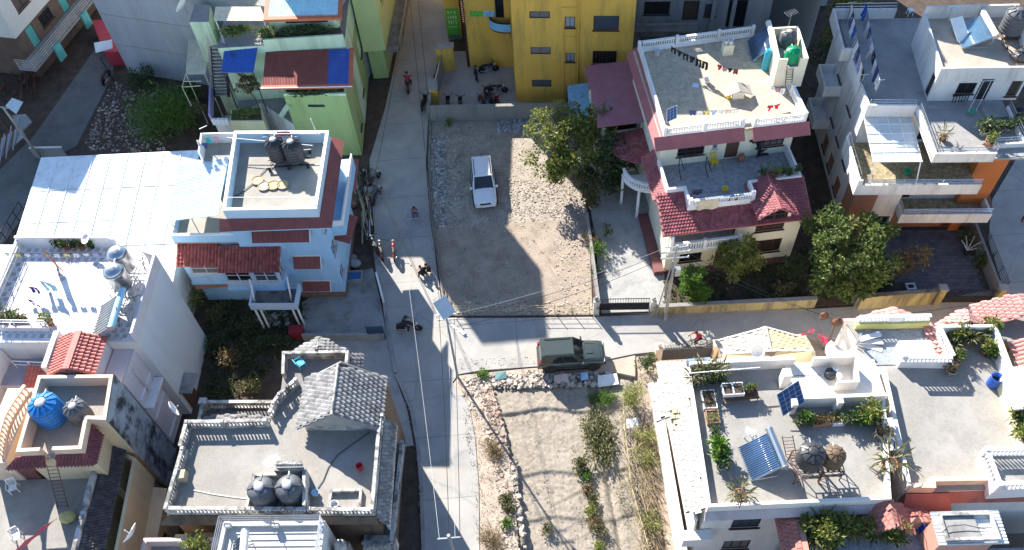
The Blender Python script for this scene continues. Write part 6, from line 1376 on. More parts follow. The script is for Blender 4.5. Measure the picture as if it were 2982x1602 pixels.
# ================================================================ neighbour with balustraded pink roof rooms
M_PINKT=mat('pink roof tile',(.50,.25,.22),.65,var=.1,scale=2,objrand=.1)
M_PINKW=mat('red brown lower wall',(.40,.14,.10),.85,var=.15,scale=1,stain=(.16,.08,.07),stain_amt=.6,stain_scale=1.2)
M_YLIME=mat('lime yellow plaster',(.56,.53,.20),.8,var=.06)
NB=add('balustrade_house','pale house with pink tile hips, balustrades and wide empty roof','house',(23,20))
nf=frame(24.3,15.0,-4)
def nb():
 f=nf; X=f.rect
 B=[f.w(-4.9,1.3),f.w(7,1.5),f.w(7,7.1),f.w(2.45,7.1),f.w(2.4,10.85),f.w(-.7,10.9),f.w(-.8,12),f.w(-5.6,12),f.w(-4.5,8.4)]
 boxhouse(NB,B,-.1,6.5,M_RWALL); flat(NB,'roof_slab',inset(B,.02),6.45,6.6,M_RROOF)
 # front: low red brown band and coping
 MB().strip([f.w(-4.8,1.28),f.w(-3.5,1.25),f.w(-3.45,1.6),f.w(7,1.7)],.25,6.5,7.15,False).build('parapet',M_PEACH,NB)
 MB().slab([f.w(-4.9,.5,5.6),f.w(-2.4,.5,5.6),f.w(-2.6,1.2,6.5),f.w(-4.85,1.2,6.5)],.12).build('front_skirt',M_PINKW,NB); MB().slab([f.w(-2.6,.9,5.9),f.w(7,1.0,5.9),f.w(7,1.55,6.6),f.w(-3.4,1.5,6.6)],.12).build('front_skirt',M_PINKW,NB)
 MB().strip([f.w(-4.5,8.4),f.w(-4.95,1.35)],.18,6.6,7.3,False).build('side_parapet',M_RWALL,NB)
 # white corner box with balusters
 q=[f.w(-.75,1.0),f.w(1.6,1.1),f.w(1.6,2.9),f.w(-.8,2.9)]
 boxhouse(NB,q,6.2,7.4,M_WHITE); flat(NB,'box_slab',inset(q,.02),7.3,7.42,M_CONC);
 for a,b in ((q[0],q[1]),(q[3],q[0]),(q[2],q[3])): balustrade(NB,Vector(a).lerp(Vector(b),.08),Vector(a).lerp(Vector(b),.92),7.42,.75,M_WHITE,.2)
 for p in q: MB().box(p[0]-.12,p[0]+.12,p[1]-.12,p[1]+.12,7.3,8.25).build('post',M_WHITE,NB)
 # rear balcony with lime wall and balusters, pink hips
 g=X(-5.0,8.9,-1.0,11.3)
 flat(NB,'rear_floor',g,6.6,6.64,M_TERRF)
 MB().strip([f.w(-1.0,11.5),f.w(-5.2,11.5)],.16,6.6,7.15,False).build('lime_wall',M_YLIME,NB); balustrade(NB,f.w(-5.1,11.58),f.w(-3.4,11.58),7.15,.5,M_WHITE,.2); balustrade(NB,f.w(-2.6,11.58),f.w(-1.0,11.58),7.15,.5,M_WHITE,.2)
 MB().beam(f.w(-3.4,11.58,7.4),f.w(-2.6,11.58,7.4),.2,.5).build('rear_panel',M_WHITE,NB)
 ap=f.w(-2.95,12.5,7.2); apf=f.w(-2.75,11.7,7.55)
 tileslope(NB,[f.w(-4.7,12.5,6.2),f.w(-4.6,11.75,6.3),apf,ap],M_PINKT,.26,.3,'scale',limit=40); tileslope(NB,[f.w(-1.0,11.75,6.3),f.w(-1.1,12.5,6.2),ap,apf],M_PINKT,.26,.3,'scale',limit=40)
 MB().slab([f.w(-5.6,12.3,6.4),f.w(-1.0,12.3,6.4),f.w(-1.0,11.75,6.6),f.w(-5.6,11.75,6.6)],.12).build('rear_eave',M_PINKT,NB)
 # pink strip roof between the balconies and the second balustraded box (planted roof)
 tileslope(NB,[f.w(-1.3,9.0,6.75),f.w(-.45,9.0,6.85),f.w(-.75,11.6,6.85),f.w(-1.25,11.6,6.75)],M_PINKT,.26,.3,'scale',limit=40)
 MB().strip([f.w(-3.4,8.7),f.w(-.6,8.6)],.18,6.6,7.3,False).build('mid_parapet',M_WHITE,NB); balustrade(NB,f.w(-3.1,8.68),f.w(-.75,8.62),7.3,.55,M_WHITE,.2)
 g=MB(); f.box(g,-3.3,-1.5,8.9,9.9,6.6,7.6); g.build('tank_box',M_WHITE,NB)
 MB().strip([f.w(-.55,8.6),f.w(-.8,10.8)],-.18,6.6,7.2,False).build('mid_parapet',M_WHITE,NB); balustrade(NB,f.w(-.62,8.75),f.w(-.82,10.6),7.2,.6,M_WHITE,.2)
 MB().strip([f.w(2.3,7.1),f.w(2.35,10.75),f.w(-.8,10.8)],.18,6.6,7.8,False).build('mid_parapet',M_RWALL,NB)
 ap=f.w(1.0,12.0,7.6); apf=f.w(.85,10.95,8.0)
 tileslope(NB,[f.w(-.5,11.6,6.8),f.w(-.6,11.0,6.9),apf,ap],M_PINKT,.26,.3,'scale',limit=40); tileslope(NB,[f.w(2.1,11.0,6.9),f.w(2.2,11.6,6.8),ap,apf],M_PINKT,.26,.3,'scale',limit=40)
 # shed with sheet roof on the right
 s=[f.w(1.55,5.3),f.w(4,5.3),f.w(4,7.5),f.w(1.7,7.5)]; boxhouse(NB,s,6.6,8.0,mat('pale lemon plaster',(.74,.70,.48),.8,var=.05)); sheetroof(NB,[f.w(1.3,5.2,8.05),f.w(4.2,5.2,8.1),f.w(4.2,7.7,8.25),f.w(1.5,7.7,8.2)],M_PALESHEET,3,.16,.02)
 MB().strip([f.w(1.5,1.9),f.w(1.75,5.2)],.2,6.6,7.3,False).build('side_parapet',M_PEACH,NB)
nb()
EB=add('orange_house','orange house with pink tile roof at the right edge','house',(30,26))
def eb():
 f=nf; q=[f.w(2.5,10.2),f.w(9,10.4),f.w(9,13),f.w(2.3,12.6)]; boxhouse(EB,q,-.1,6.6,mat('orange yellow plaster',(.66,.40,.10),.8,var=.06)); flat(EB,'roof_slab',inset(q,.02),6.5,6.62,M_RROOF)

 ap=f.w(4.3,12.9,7.7); tileslope(EB,[f.w(1.9,12.9,6.7),f.w(2.0,11.2,6.7),f.w(4.6,11.4,7.8),ap],M_PINKT,.26,.3,'scale',limit=60); tileslope(EB,[f.w(7.5,11.2,6.7),f.w(7.5,12.9,6.7),ap,f.w(4.6,11.4,7.8)],M_PINKT,.26,.3,'scale',limit=60)
 q=[f.w(3.6,7.2),f.w(9,7.2),f.w(9,10.3),f.w(3.6,10.1)]; boxhouse(EB,q,-.1,6.9,M_RWALL); tileslope(EB,[f.w(3.2,10.2,6.7),f.w(3.4,7.0,6.7),f.w(6,7.0,8),f.w(6,10.2,8)],M_PINKT,.26,.3,'roll',limit=80)
eb()
# ================================================================ red tile house with roof garden, bottom right
M_CORAL=mat('coral red tile',(.40,.15,.12),.65,var=.1,scale=2,objrand=.1)
M_CORALW=mat('coral plaster',(.52,.27,.20),.8,var=.08,scale=1)
RR=add('coral_tile_house','coral red tiled house with plants on its paved roof, bottom right','house',(20,13))
rf_=frame(20.5,13.5,-3)
def rr():
 f=rf_; X=f.rect
 B=X(-7.0,-6,2.4,1.75); boxhouse(RR,B,-.1,5.5,M_CORALW); flat(RR,'roof_slab',inset(B,.02),5.4,5.54,M_TERRF)
 MB().strip([f.w(2.3,1.75),f.w(-7.0,1.75),f.w(-7.0,-6)],.3,5.5,6.5,False).build('parapet',M_CORALW,RR)
 tileslope(RR,[f.w(-.2,2.5,5.9),f.w(-7.7,2.5,5.9),f.w(-7.2,1.78,6.5),f.w(-.2,1.78,6.5)],M_CORAL,.24,.28,'flat',limit=120); tileslope(RR,[f.w(-7.9,2.3,5.9),f.w(-7.9,-6,5.9),f.w(-7.02,-6,6.5),f.w(-7.1,1.75,6.5)],M_CORAL,.24,.28,'flat',limit=120)
 ap,bp=f.w(-2.45,2.4,7.3),f.w(-2.45,.9,7.55)
 tileslope(RR,[f.w(-3.9,2.3,6.2),f.w(-3.2,.9,6.3),bp,ap],M_CORAL,.24,.28,'flat',limit=60,under=M_JOINT); tileslope(RR,[f.w(-1.3,.8,6.3),f.w(-1.0,2.3,6.2),ap,bp],M_CORAL,.24,.28,'flat',limit=60,under=M_JOINT)
 MB().slab([f.w(-3.2,.85,6.2),f.w(-1.3,.75,6.2),f.w(-2.45,.85,7.4)],.05);
 # shed with ribbed sheet border roof
 s=X(-.7,-.1,1.9,1.1); boxhouse(RR,s,5.54,8.2,M_CORALW); sheetroof(RR,[f.w(-1.0,-.35,8.22),f.w(-1.0,1.3,8.32),f.w(2.3,1.3,8.32),f.w(2.3,-.35,8.22)],mat('white ribbed sheet',(.72,.72,.70),.5,var=.05,bump=0),2,.16,.025)
 MB().strip(X(-.72,-.22,1.85,1.15),.14,8.33,8.55,True).build('upstand',M_STAINW,RR); g=MB(); f.box(g,-.5,1.0,-.05,.98,8.3,8.42); g.build('roof_pan',M_CONC,RR)
 w=MB(); w.prism(X(2.42,-6,9,1.0),-.1,3.6); w.build('side_block',M_TERRF,RR)
rr()
# ================================================================ object builders
def color(name,c,rough=.5,metal=0): return plain(name,c,rough,metal)
def place(o,p,rz=0,s=None):
 o.location=p; o.rotation_euler=(0,0,rz); OFF[o.name]=Vector(p)
 if s is not None: o.scale=(s,)*3 if not hasattr(s,'__len__') else s
 return o
ORD=['leftmost','second from left','third from left','fourth from left','fifth from left','sixth from left','seventh from left','eighth from left','ninth from left','tenth from left','eleventh from left','twelfth from left']
def water_tank(p,r,h,m,label,ribs=10,lidm=None,group=None,style='ribbed',rz=0):
 t=thing('water_tank',label,'water tank',(0,0,0),group)
 prof=[(r*.96,0)]; n=5
 for i in range(n):
  z=h*.74*(i+.5)/n; d=h*.74/n*.5
  prof+= [(r,z-d*.7),(r,z+d*.5),(r*.965,z+d*.7),(r*.965,z+d)]
 prof+=[(r,h*.76),(r*.97,h*.79)]
 if style=='steel': prof=[(r*.9,0),(r,.04),(r,h*.72),(r*1.01,h*.73),(r*1.01,h*.77),(r,h*.78)]
 b=MB().lathe(prof,(0,0,0),24).build('body',m,t,True)
 top=MB().lathe([(r*.97,h*.785),(r*.86,h*.87),(r*.6,h*.94),(r*.36,h*.965)],(0,0,0),24).build('dome',m,t,True)
 if style!='steel':
  for i in range(ribs):
   a=2*math.pi*i/ribs; d=Vector((math.cos(a),math.sin(a),0))
   MB().beam(d*r*.93+Vector((0,0,h*.845)),d*r*.4+Vector((0,0,h*.985)),r*.17,h*.06).build('rib',m,top)
 MB().lathe([(r*.36,h*.955),(r*.38,h*1.0),(r*.3,h*1.03),(r*.1,h*1.04)],(0,0,0),16).build('lid',lidm or m,t,True)
 MB().tube([(0,r*.7,h*.86),(0,r*1.1,h*.9),(0,r*1.1,h*.3)],.03,6).build('inlet_pipe',M_PLAST,t)
 return place(t,p,rz)
def tank_stand(p,w,d,h,label,rz=0,m=None,group=None):
 t=thing('tank_stand',label,'tank stand',(0,0,0),group); m=m or M_RUST
 for x in (-w/2,w/2):
  for y in (-d/2,d/2): MB().tube([(x,y,0),(x,y,h)],.035,6).build('leg',m,t)
 for z in (h,h*.5):
  for y in (-d/2,d/2): MB().tube([(-w/2,y,z),(w/2,y,z)],.03,5).build('cross_bar',m,t)
  for x in (-w/2,w/2): MB().tube([(x,-d/2,z),(x,d/2,z)],.03,5).build('cross_bar',m,t)
 for y in (-d/2,d/2): MB().tube([(-w/2,y,.05),(w/2,y,h-.05)],.02,5).build('brace',m,t)
 for x in (-w*.25,0,w*.25): MB().box(x-.06,x+.06,-d/2,d/2,h+.03,h+.06).build('slat',m,t)
 return place(t,p,rz)
def solar_heater(lo,hi,w,label,n=16,tubem=None,cyl=None,gap=.0):
 """lo: centre of lower tube ends, hi: centre of storage cylinder (world points)"""
 t=thing('solar_water_heater',label,'solar heater',(lo.x,lo.y,lo.z)); d=hi-lo; s=d.cross(Vector((0,0,1))).normalized()
 tubem=tubem or mat('evacuated glass tube',(.03,.06,.11),.12,var=.3,scale=5,bump=0,spec=.8); cyl=cyl or M_STEEL
 ft=thing
 for i in range(n):
  o=s*(w*((i+.5)/n-.5)); MB().tube([lo+o,lo+o+d*.97],w/n*.31,7).build('glass_tube',tubem,t,True)
 nn=s.cross(d).normalized()
 if nn.z<0: nn=-nn
 MB().obox((lo+hi)/2-nn*.09,s*w*.5,d*.48,nn*.008).build('reflector',mat('reflector sheet',(.55,.6,.64),.6,bump=0),t)
 r=.2; a=hi+s*(w*.55); b=hi-s*(w*.55); ax=(a-b).normalized()
 c=MB().tube([b+Vector((0,0,.06)),b+ax*.03+Vector((0,0,.06)),a-ax*.03+Vector((0,0,.06)),a+Vector((0,0,.06))],r,18).build('storage_cylinder',cyl,t,True)
 for e in (a,b): MB().lathe([(r*1.04,-.03),(r*1.04,.03)],e+Vector((0,0,.06)),18,T=ax.to_track_quat('Z','Y').to_matrix()).build('end_cap',M_GALV,c)
 MB().beam(lo-s*w*.5,lo+s*w*.5,.06,.06).build('lower_rail',M_GALV,t)
 base=lo.z-.15
 for k in (-.48,.48):
  q=hi+s*w*k; MB().tube([q-Vector((0,0,.12)),Vector((q.x,q.y,base))],.025,5).build('leg',M_GALV,t); q2=lo+s*w*k
  MB().tube([q2,Vector((q.x,q.y,base+.05))],.02,5).build('base_rail',M_GALV,t); MB().tube([q2-nn*.05,q-nn*.05],.022,5).build('side_rail',M_GALV,t)
 return t
def solar_panel(c,ax,ay,label,legs=True,cells=(4,6)):
 t=thing('solar_module',label,'solar panel',(c.x,c.y,c.z)); ax=Vector(ax); ay=Vector(ay); n=ax.cross(ay).normalized()
 if n.z<0: n=-n
 f=MB().obox(c,ax,ay,n*.02).build('panel_frame',M_FRAME,t)
 cm=mat('solar cell',(.03,.06,.14),.15,var=.25,scale=4,bump=0,spec=.7)
 for i in range(cells[0]):
  for j in range(cells[1]):
   q=c+ax*((i+.5)/cells[0]*2-1)*.95+ay*((j+.5)/cells[1]*2-1)*.95+n*.022; MB().obox(q,ax*.95/cells[0]*.93,ay*.95/cells[1]*.93,n*.003).build('cell',cm,f)
 return t
# ---------------------------------------------------------------- foliage
def leaves(mb,c,rx,ry,rz,n,size,rnd,up=.35,shell=.5,narrow=.5):
 for _ in range(n):
  while True:
   v=Vector((rnd.uniform(-1,1),rnd.uniform(-1,1),rnd.uniform(-1,1)))
   if shell<v.length<=1: break
  p=Vector((c[0]+v.x*rx,c[1]+v.y*ry,c[2]+v.z*rz))
  d=(v.normalized()+Vector((rnd.uniform(-1,1),rnd.uniform(-1,1),rnd.uniform(-.6,.9)))*.8+Vector((0,0,up*.4))).normalized()
  s=d.cross(Vector((rnd.uniform(-1,1),rnd.uniform(-1,1),rnd.uniform(-.3,1)+.8)))
  if s.length<.05: s=d.cross(Vector((0,1,0)))
  s.normalize(); L=size*rnd.uniform(.5,1.55); w=L*narrow*.5; nn=s.cross(d)
  b=len(mb.v); mb.v+= [tuple(p),tuple(p+d*L*.5+s*w+nn*.08*L),tuple(p+d*L-nn*.1*L),tuple(p+d*L*.5-s*w+nn*.08*L)]; mb.f.append((b,b+1,b+2,b+3))
def tree(label,base,h,crowns,m,cat='tree',name='garden_tree',leaf=.17,dens=1.0,trunk=.13,seed=1,narrow=.5,bare=0,group=None,trunk_m=None):
 """crowns: (dx,dy,z,rx,ry,rz,clusters) masses relative to base"""
 rnd=random.Random(seed); t=thing(name,label,cat,base,group); B=Vector(base)
 tk=MB(); top=B+Vector((rnd.uniform(-.2,.2),rnd.uniform(-.2,.2),h*.45)); tk.tube([B+Vector((0,0,-.3)),B.lerp(top,.5)+Vector((.05,.04,0)),top],trunk,8,trunk*.65)
 cr=MB()
 for dx,dy,z,rx,ry,rz,nc in crowns:
  c=B+Vector((dx,dy,z)); mid=top.lerp(c,.5)+Vector((0,0,-.15)); tk.tube([top,mid,c],trunk*.55,6,trunk*.2)
  for k in range(nc):
   while True:
    v=Vector((rnd.uniform(-1,1),rnd.uniform(-1,1),rnd.uniform(-1,1)))
    if .45<v.length<1: break
   q=c+Vector((v.x*rx,v.y*ry,v.z*rz)); s=rnd.uniform(.55,1.1)*min(rx,ry,rz)*.36
   if k%3==0: tk.tube([c.lerp(q,.1),c.lerp(q,.55)+Vector((0,0,-.08)),q],trunk*.22,4,trunk*.08)
   leaves(cr,q,s*1.35,s*1.35,s*.95,int(85*dens),leaf*1.1,rnd,narrow=narrow,shell=.2)
 tk.build('trunk',trunk_m or M_BARK,t,True); cr.build('crown',m,t)
 return t
def bush(label,base,r,h,m,n=500,leaf=.12,cat='shrub',name='shrub',seed=1,narrow=.5,group=None,m2=None,clusters=9):
 rnd=random.Random(seed); t=thing(name,label,cat,base,group); cr=MB(); st=MB(); B=Vector(base)
 for k in range(clusters):
  a=rnd.uniform(0,6.28); d=r*rnd.random()**.6*.75; q=B+Vector((math.cos(a)*d,math.sin(a)*d,h*rnd.uniform(.35,.8))); s=r*rnd.uniform(.28,.5)
  leaves(cr,q,s,s,min(s,h*.35),n//clusters,leaf,rnd,narrow=narrow,shell=.15); st.tube([B+Vector((0,0,-.05)),B.lerp(q,.6)+Vector((0,0,.05)),q],.02+r*.012,4,.008)
 st.build('stem',M_BARK,t); cr.build('foliage',m,t); return t
M_TERRA=mat('terracotta',(.36,.15,.085),.8,var=.15,scale=6); M_BLKPOT=color('black plastic pot',(.03,.03,.033),.6); M_GREYPOT=mat('cement pot',(.4,.38,.35),.85)
PP={}
def pot_proto(key,pm,lm,r,h,lr,lh,n,leaf,narrow,seed):
 t=thing('potted_plant','potted plant','potted plant',(0,0,0)); rnd=random.Random(seed)
 pt=MB().lathe([(r*.68,0),(r*.95,h*.85),(r*1.08,h*.86),(r*1.08,h),(r*.9,h),(r*.88,h*.9)],(0,0,0),14).build('pot',pm,t,True)
 MB().lathe([(r*.88,h*.82),(r*.86,h*.92)],(0,0,0),12).build('soil',M_SOIL,pt)
 f=MB()
 for k in range(6):
  a=rnd.uniform(0,6.28); d=lr*.5*rnd.random(); leaves(f,(math.cos(a)*d,math.sin(a)*d,h+lh*rnd.uniform(.3,.75)),lr*.5,lr*.5,lh*.35,n//6,leaf,rnd,narrow=narrow,shell=.1)
 s=MB()
 for k in range(4): a=rnd.uniform(0,6.28); s.tube([(0,0,h*.9),(math.cos(a)*lr*.4,math.sin(a)*lr*.4,h+lh*.6)],.012,4)
 s.build('stem',M_BARK,t); f.build('foliage',lm,t); PP[key]=t; return t
pot_proto('terra',M_TERRA,leaf_mid,.2,.3,.36,.5,150,.14,.5,1); pot_proto('black',M_BLKPOT,leaf_fresh,.19,.28,.34,.42,150,.15,.45,2); pot_proto('spiky',M_TERRA,leaf_olive,.2,.28,.42,.42,70,.42,.12,3); pot_proto('dry',M_GREYPOT,leaf_dry,.22,.3,.36,.42,110,.13,.5,4); pot_proto('yellow',M_TERRA,leaf_yel,.22,.3,.45,.6,190,.14,.5,5); pot_proto('dark',M_GREYPOT,leaf_dark,.2,.28,.36,.5,160,.14,.5,6)
PUSED=set()
def pot(key,p,label,group,s=1.0,rz=None):
 src=PP[key]; rz=random.uniform(0,6) if rz is None else rz
 if key in PUSED: o=copy_tree(src,None,p,rz,s)
 else: o=place(src,p,rz,s); PUSED.add(key)
 o['label']=label; o['group']=group; return o
def planter(p,L,W,H,m,label,lm=None,n=160,lh=.3,rz=0,leaf=.12,soil=True,group=None):
 t=thing('planter_box',label,'planter',(0,0,0),group); MB().strip([(-L/2,-W/2),(L/2,-W/2),(L/2,W/2),(-L/2,W/2)],.05,0,H,True).build('box',m,t); MB().box(-L/2+.045,L/2-.045,-W/2+.045,W/2-.045,.02,H*.85).build('soil',M_SOIL,t)
 if lm:
  f=MB(); rnd=random.Random(int(abs(p[0]*31+p[1]*7)))
  k=max(2,int(L/.25))
  for i in range(k): leaves(f,(-L/2+L*(i+.5)/k,rnd.uniform(-.1,.1)*W,H*.85+lh*.45),L/k*.6,W*.45,lh*.5,n//k,leaf,rnd,shell=.1)
  f.build('foliage',lm,t)
 return place(t,p,rz)
# ---------------------------------------------------------------- laundry
CL=[0]
def garment(kind,A,B,drop,m,label,group,sag=.05,name='garment'):
 """cloth hanging from the line between A and B"""
 CL[0]+=1; rnd=random.Random(CL[0]); A=Vector(A); B=Vector(B); t=None; n=8; k=7; d=B-A; side=Vector((-d.y,d.x,0)).normalized(); mb=MB(); ph=rnd.uniform(0,6)
 blow=side*rnd.uniform(-.12,.12)+d.normalized()*rnd.uniform(-.08,.08)
 def pt(u,v): return A.lerp(B,u)+Vector((0,0,-drop*v))+side*(.05*math.sin(u*9+ph)*(.2+v)+.02*math.sin(v*7+ph))+blow*v*drop
 keep=lambda u,v: True
 if kind=='trousers': keep=lambda u,v: not(v>.3 and abs(u-.5)<.08)
 if kind=='shirt': keep=lambda u,v: (v<.42) or (.2<u<.8)
 idx={}
 for i in range(n):
  for j in range(k):
   uc,vc=(i+.5)/n,(j+.5)/k
   if not keep(uc,vc): continue
   q=[]
   for a,b in ((i,j),(i,j+1),(i+1,j+1),(i+1,j)):
    for s_ in (0,1):
     if (a,b,s_) not in idx: idx[(a,b,s_)]=len(mb.v); mb.v.append(tuple(pt(a/n,b/k)+side*(.012*s_)))
    q.append((idx[(a,b,0)],idx[(a,b,1)]))
   mb.f.append(tuple(x[0] for x in q)); mb.f.append(tuple(x[1] for x in reversed(q)))
 o=mb.build(name,m);
 return tag(o,label,{'trousers':'trousers','shirt':'shirt'}.get(kind,'cloth'),group)
def line(A,B,label,m=None,r=.012,sag=.1,name='clothes_line',cat='clothes line',n=10,group=None):
 A=Vector(A); B=Vector(B); pts=[A.lerp(B,i/n)-Vector((0,0,4*sag*(i/n)*(1-i/n))) for i in range(n+1)]
 o=MB().tube(pts,r,4).build(name,m or M_IRON); return tag(o,label,cat,group)
def bucket(p,r,h,m,label,name='bucket',cat='bucket',open_=True,rz=0):
 t=thing(name,label,cat,(0,0,0)); MB().lathe([(r*.78,0),(r*.82,.03),(r,h*.95),(r*1.06,h*.95),(r*1.06,h),(r*.95,h),(r*.76,.06),(r*.3,.05)],(0,0,0),18).build('shell',m,t,True)
 MB().tube([(-r,0,h*.95),(-r*.6,-r*.7,h*.9),(r*.6,-r*.7,h*.9),(r,0,h*.95)],.012,5).build('handle',M_GALV,t); return place(t,p,rz)
def drum(p,r,h,m,label,rz=0):
 t=thing('plastic_drum',label,'drum',(0,0,0)); MB().lathe([(r*.93,0),(r,.06),(r,h*.3),(r*1.03,h*.32),(r*1.03,h*.36),(r,h*.38),(r,h*.64),(r*1.03,h*.66),(r*1.03,h*.7),(r,h*.72),(r,h*.96),(r*1.04,h*.97),(r*1.04,h),(r*.92,h),(r*.9,h*.2),(r*.2,h*.18)],(0,0,0),20).build('shell',m,t,True)
 MB().lathe([(r*.9,h*.55),(r*.88,h*.56)],(0,0,0),20).build('water',glassmat('dark water',(.02,.03,.06),.05),t); return place(t,p,rz)
def plastic_chair(p,rz,m,label):
 t=thing('plastic_chair',label,'chair',(0,0,0)); MB().slab([(-.22,-.22,.43),(.22,-.22,.43),(.2,.2,.41),(-.2,.2,.41)],.03).build('seat',m,t)
 for x,y in ((-.2,-.2),(.2,-.2),(-.19,.2),(.19,.2)): MB().beam((x*1.15,y*1.15,0),(x,y,.42),.05,.05).build('leg',m,t)
 b=MB()
 for x in (-.17,-.085,0,.085,.17): b.beam((x,.22,.45),(x*1.05,.32,.82),.035,.02)
 b.beam((-.22,.325,.84),(.22,.325,.84),.04,.08); b.beam((-.2,.215,.45),(-.22,.325,.84),.04,.04); b.beam((.2,.215,.45),(.22,.325,.84),.04,.04); b.build('backrest',m,t)
 for s in (-1,1): MB().tube([(s*.23,-.18,.43),(s*.25,-.16,.63),(s*.25,.2,.65),(s*.22,.28,.62)],.022,5).build('armrest',m,t)
 return place(t,p,rz)
def dish(p,r,label,aim=(0,-1,.6),m=None):
 t=thing('satellite_dish',label,'satellite dish',p); P_=Vector(p); a=Vector(aim).normalized(); Rm=a.to_track_quat('Z','Y').to_matrix()
 MB().lathe([(r*x,r*.35*x*x) for x in (.02,.3,.6,.85,1)]+[(r*x,r*.35*x*x-.02) for x in (1,.6,.05)],P_+Vector((0,0,.9)),20,T=Rm).build('reflector',m or M_PLAST,t,True)
 MB().tube([P_,P_+Vector((0,0,.9))],.03,6).build('mast',M_GALV,t); MB().tube([P_+Vector((0,0,.9))+a*.0-Vector((0,0,r*.7)),P_+Vector((0,0,.9))+a*r*.75],.015,5).build('arm',M_GALV,t); MB().blob(P_+Vector((0,0,.9))+a*r*.8,.05,.05,.05,6,4).build('receiver',M_GREYPOT,t); return t
def ladder(a,b,w,label,n=8,m=None,side=None):
 a=Vector(a); b=Vector(b); t=thing('ladder',label,'ladder',a); s=Vector(side).normalized() if side else (b-a).cross(Vector((0,0,1))).normalized()
 for k in (-1,1): MB().tube([a+s*w/2*k,b+s*w/2*k],.025,5).build('side_rail',m or M_RUST,t)
 for i in range(n): q=a.lerp(b,(i+.5)/n); MB().tube([q-s*w/2,q+s*w/2],.018,5).build('rung',m or M_RUST,t)
 return t
def antenna(p,h,label,rz=0):
 t=thing('tv_antenna',label,'antenna',(0,0,0)); MB().tube([(0,0,0),(0,0,h)],.02,5).build('mast',M_GALV,t); MB().tube([(-.5,0,h),(.5,0,h)],.014,4).build('boom',M_GALV,t)
 for x in (-.45,-.25,-.05,.15,.35): MB().tube([(x,-.3+.03*x,h),(x,.3,h)],.008,4).build('element',M_GALV,t)
 return place(t,p,rz)
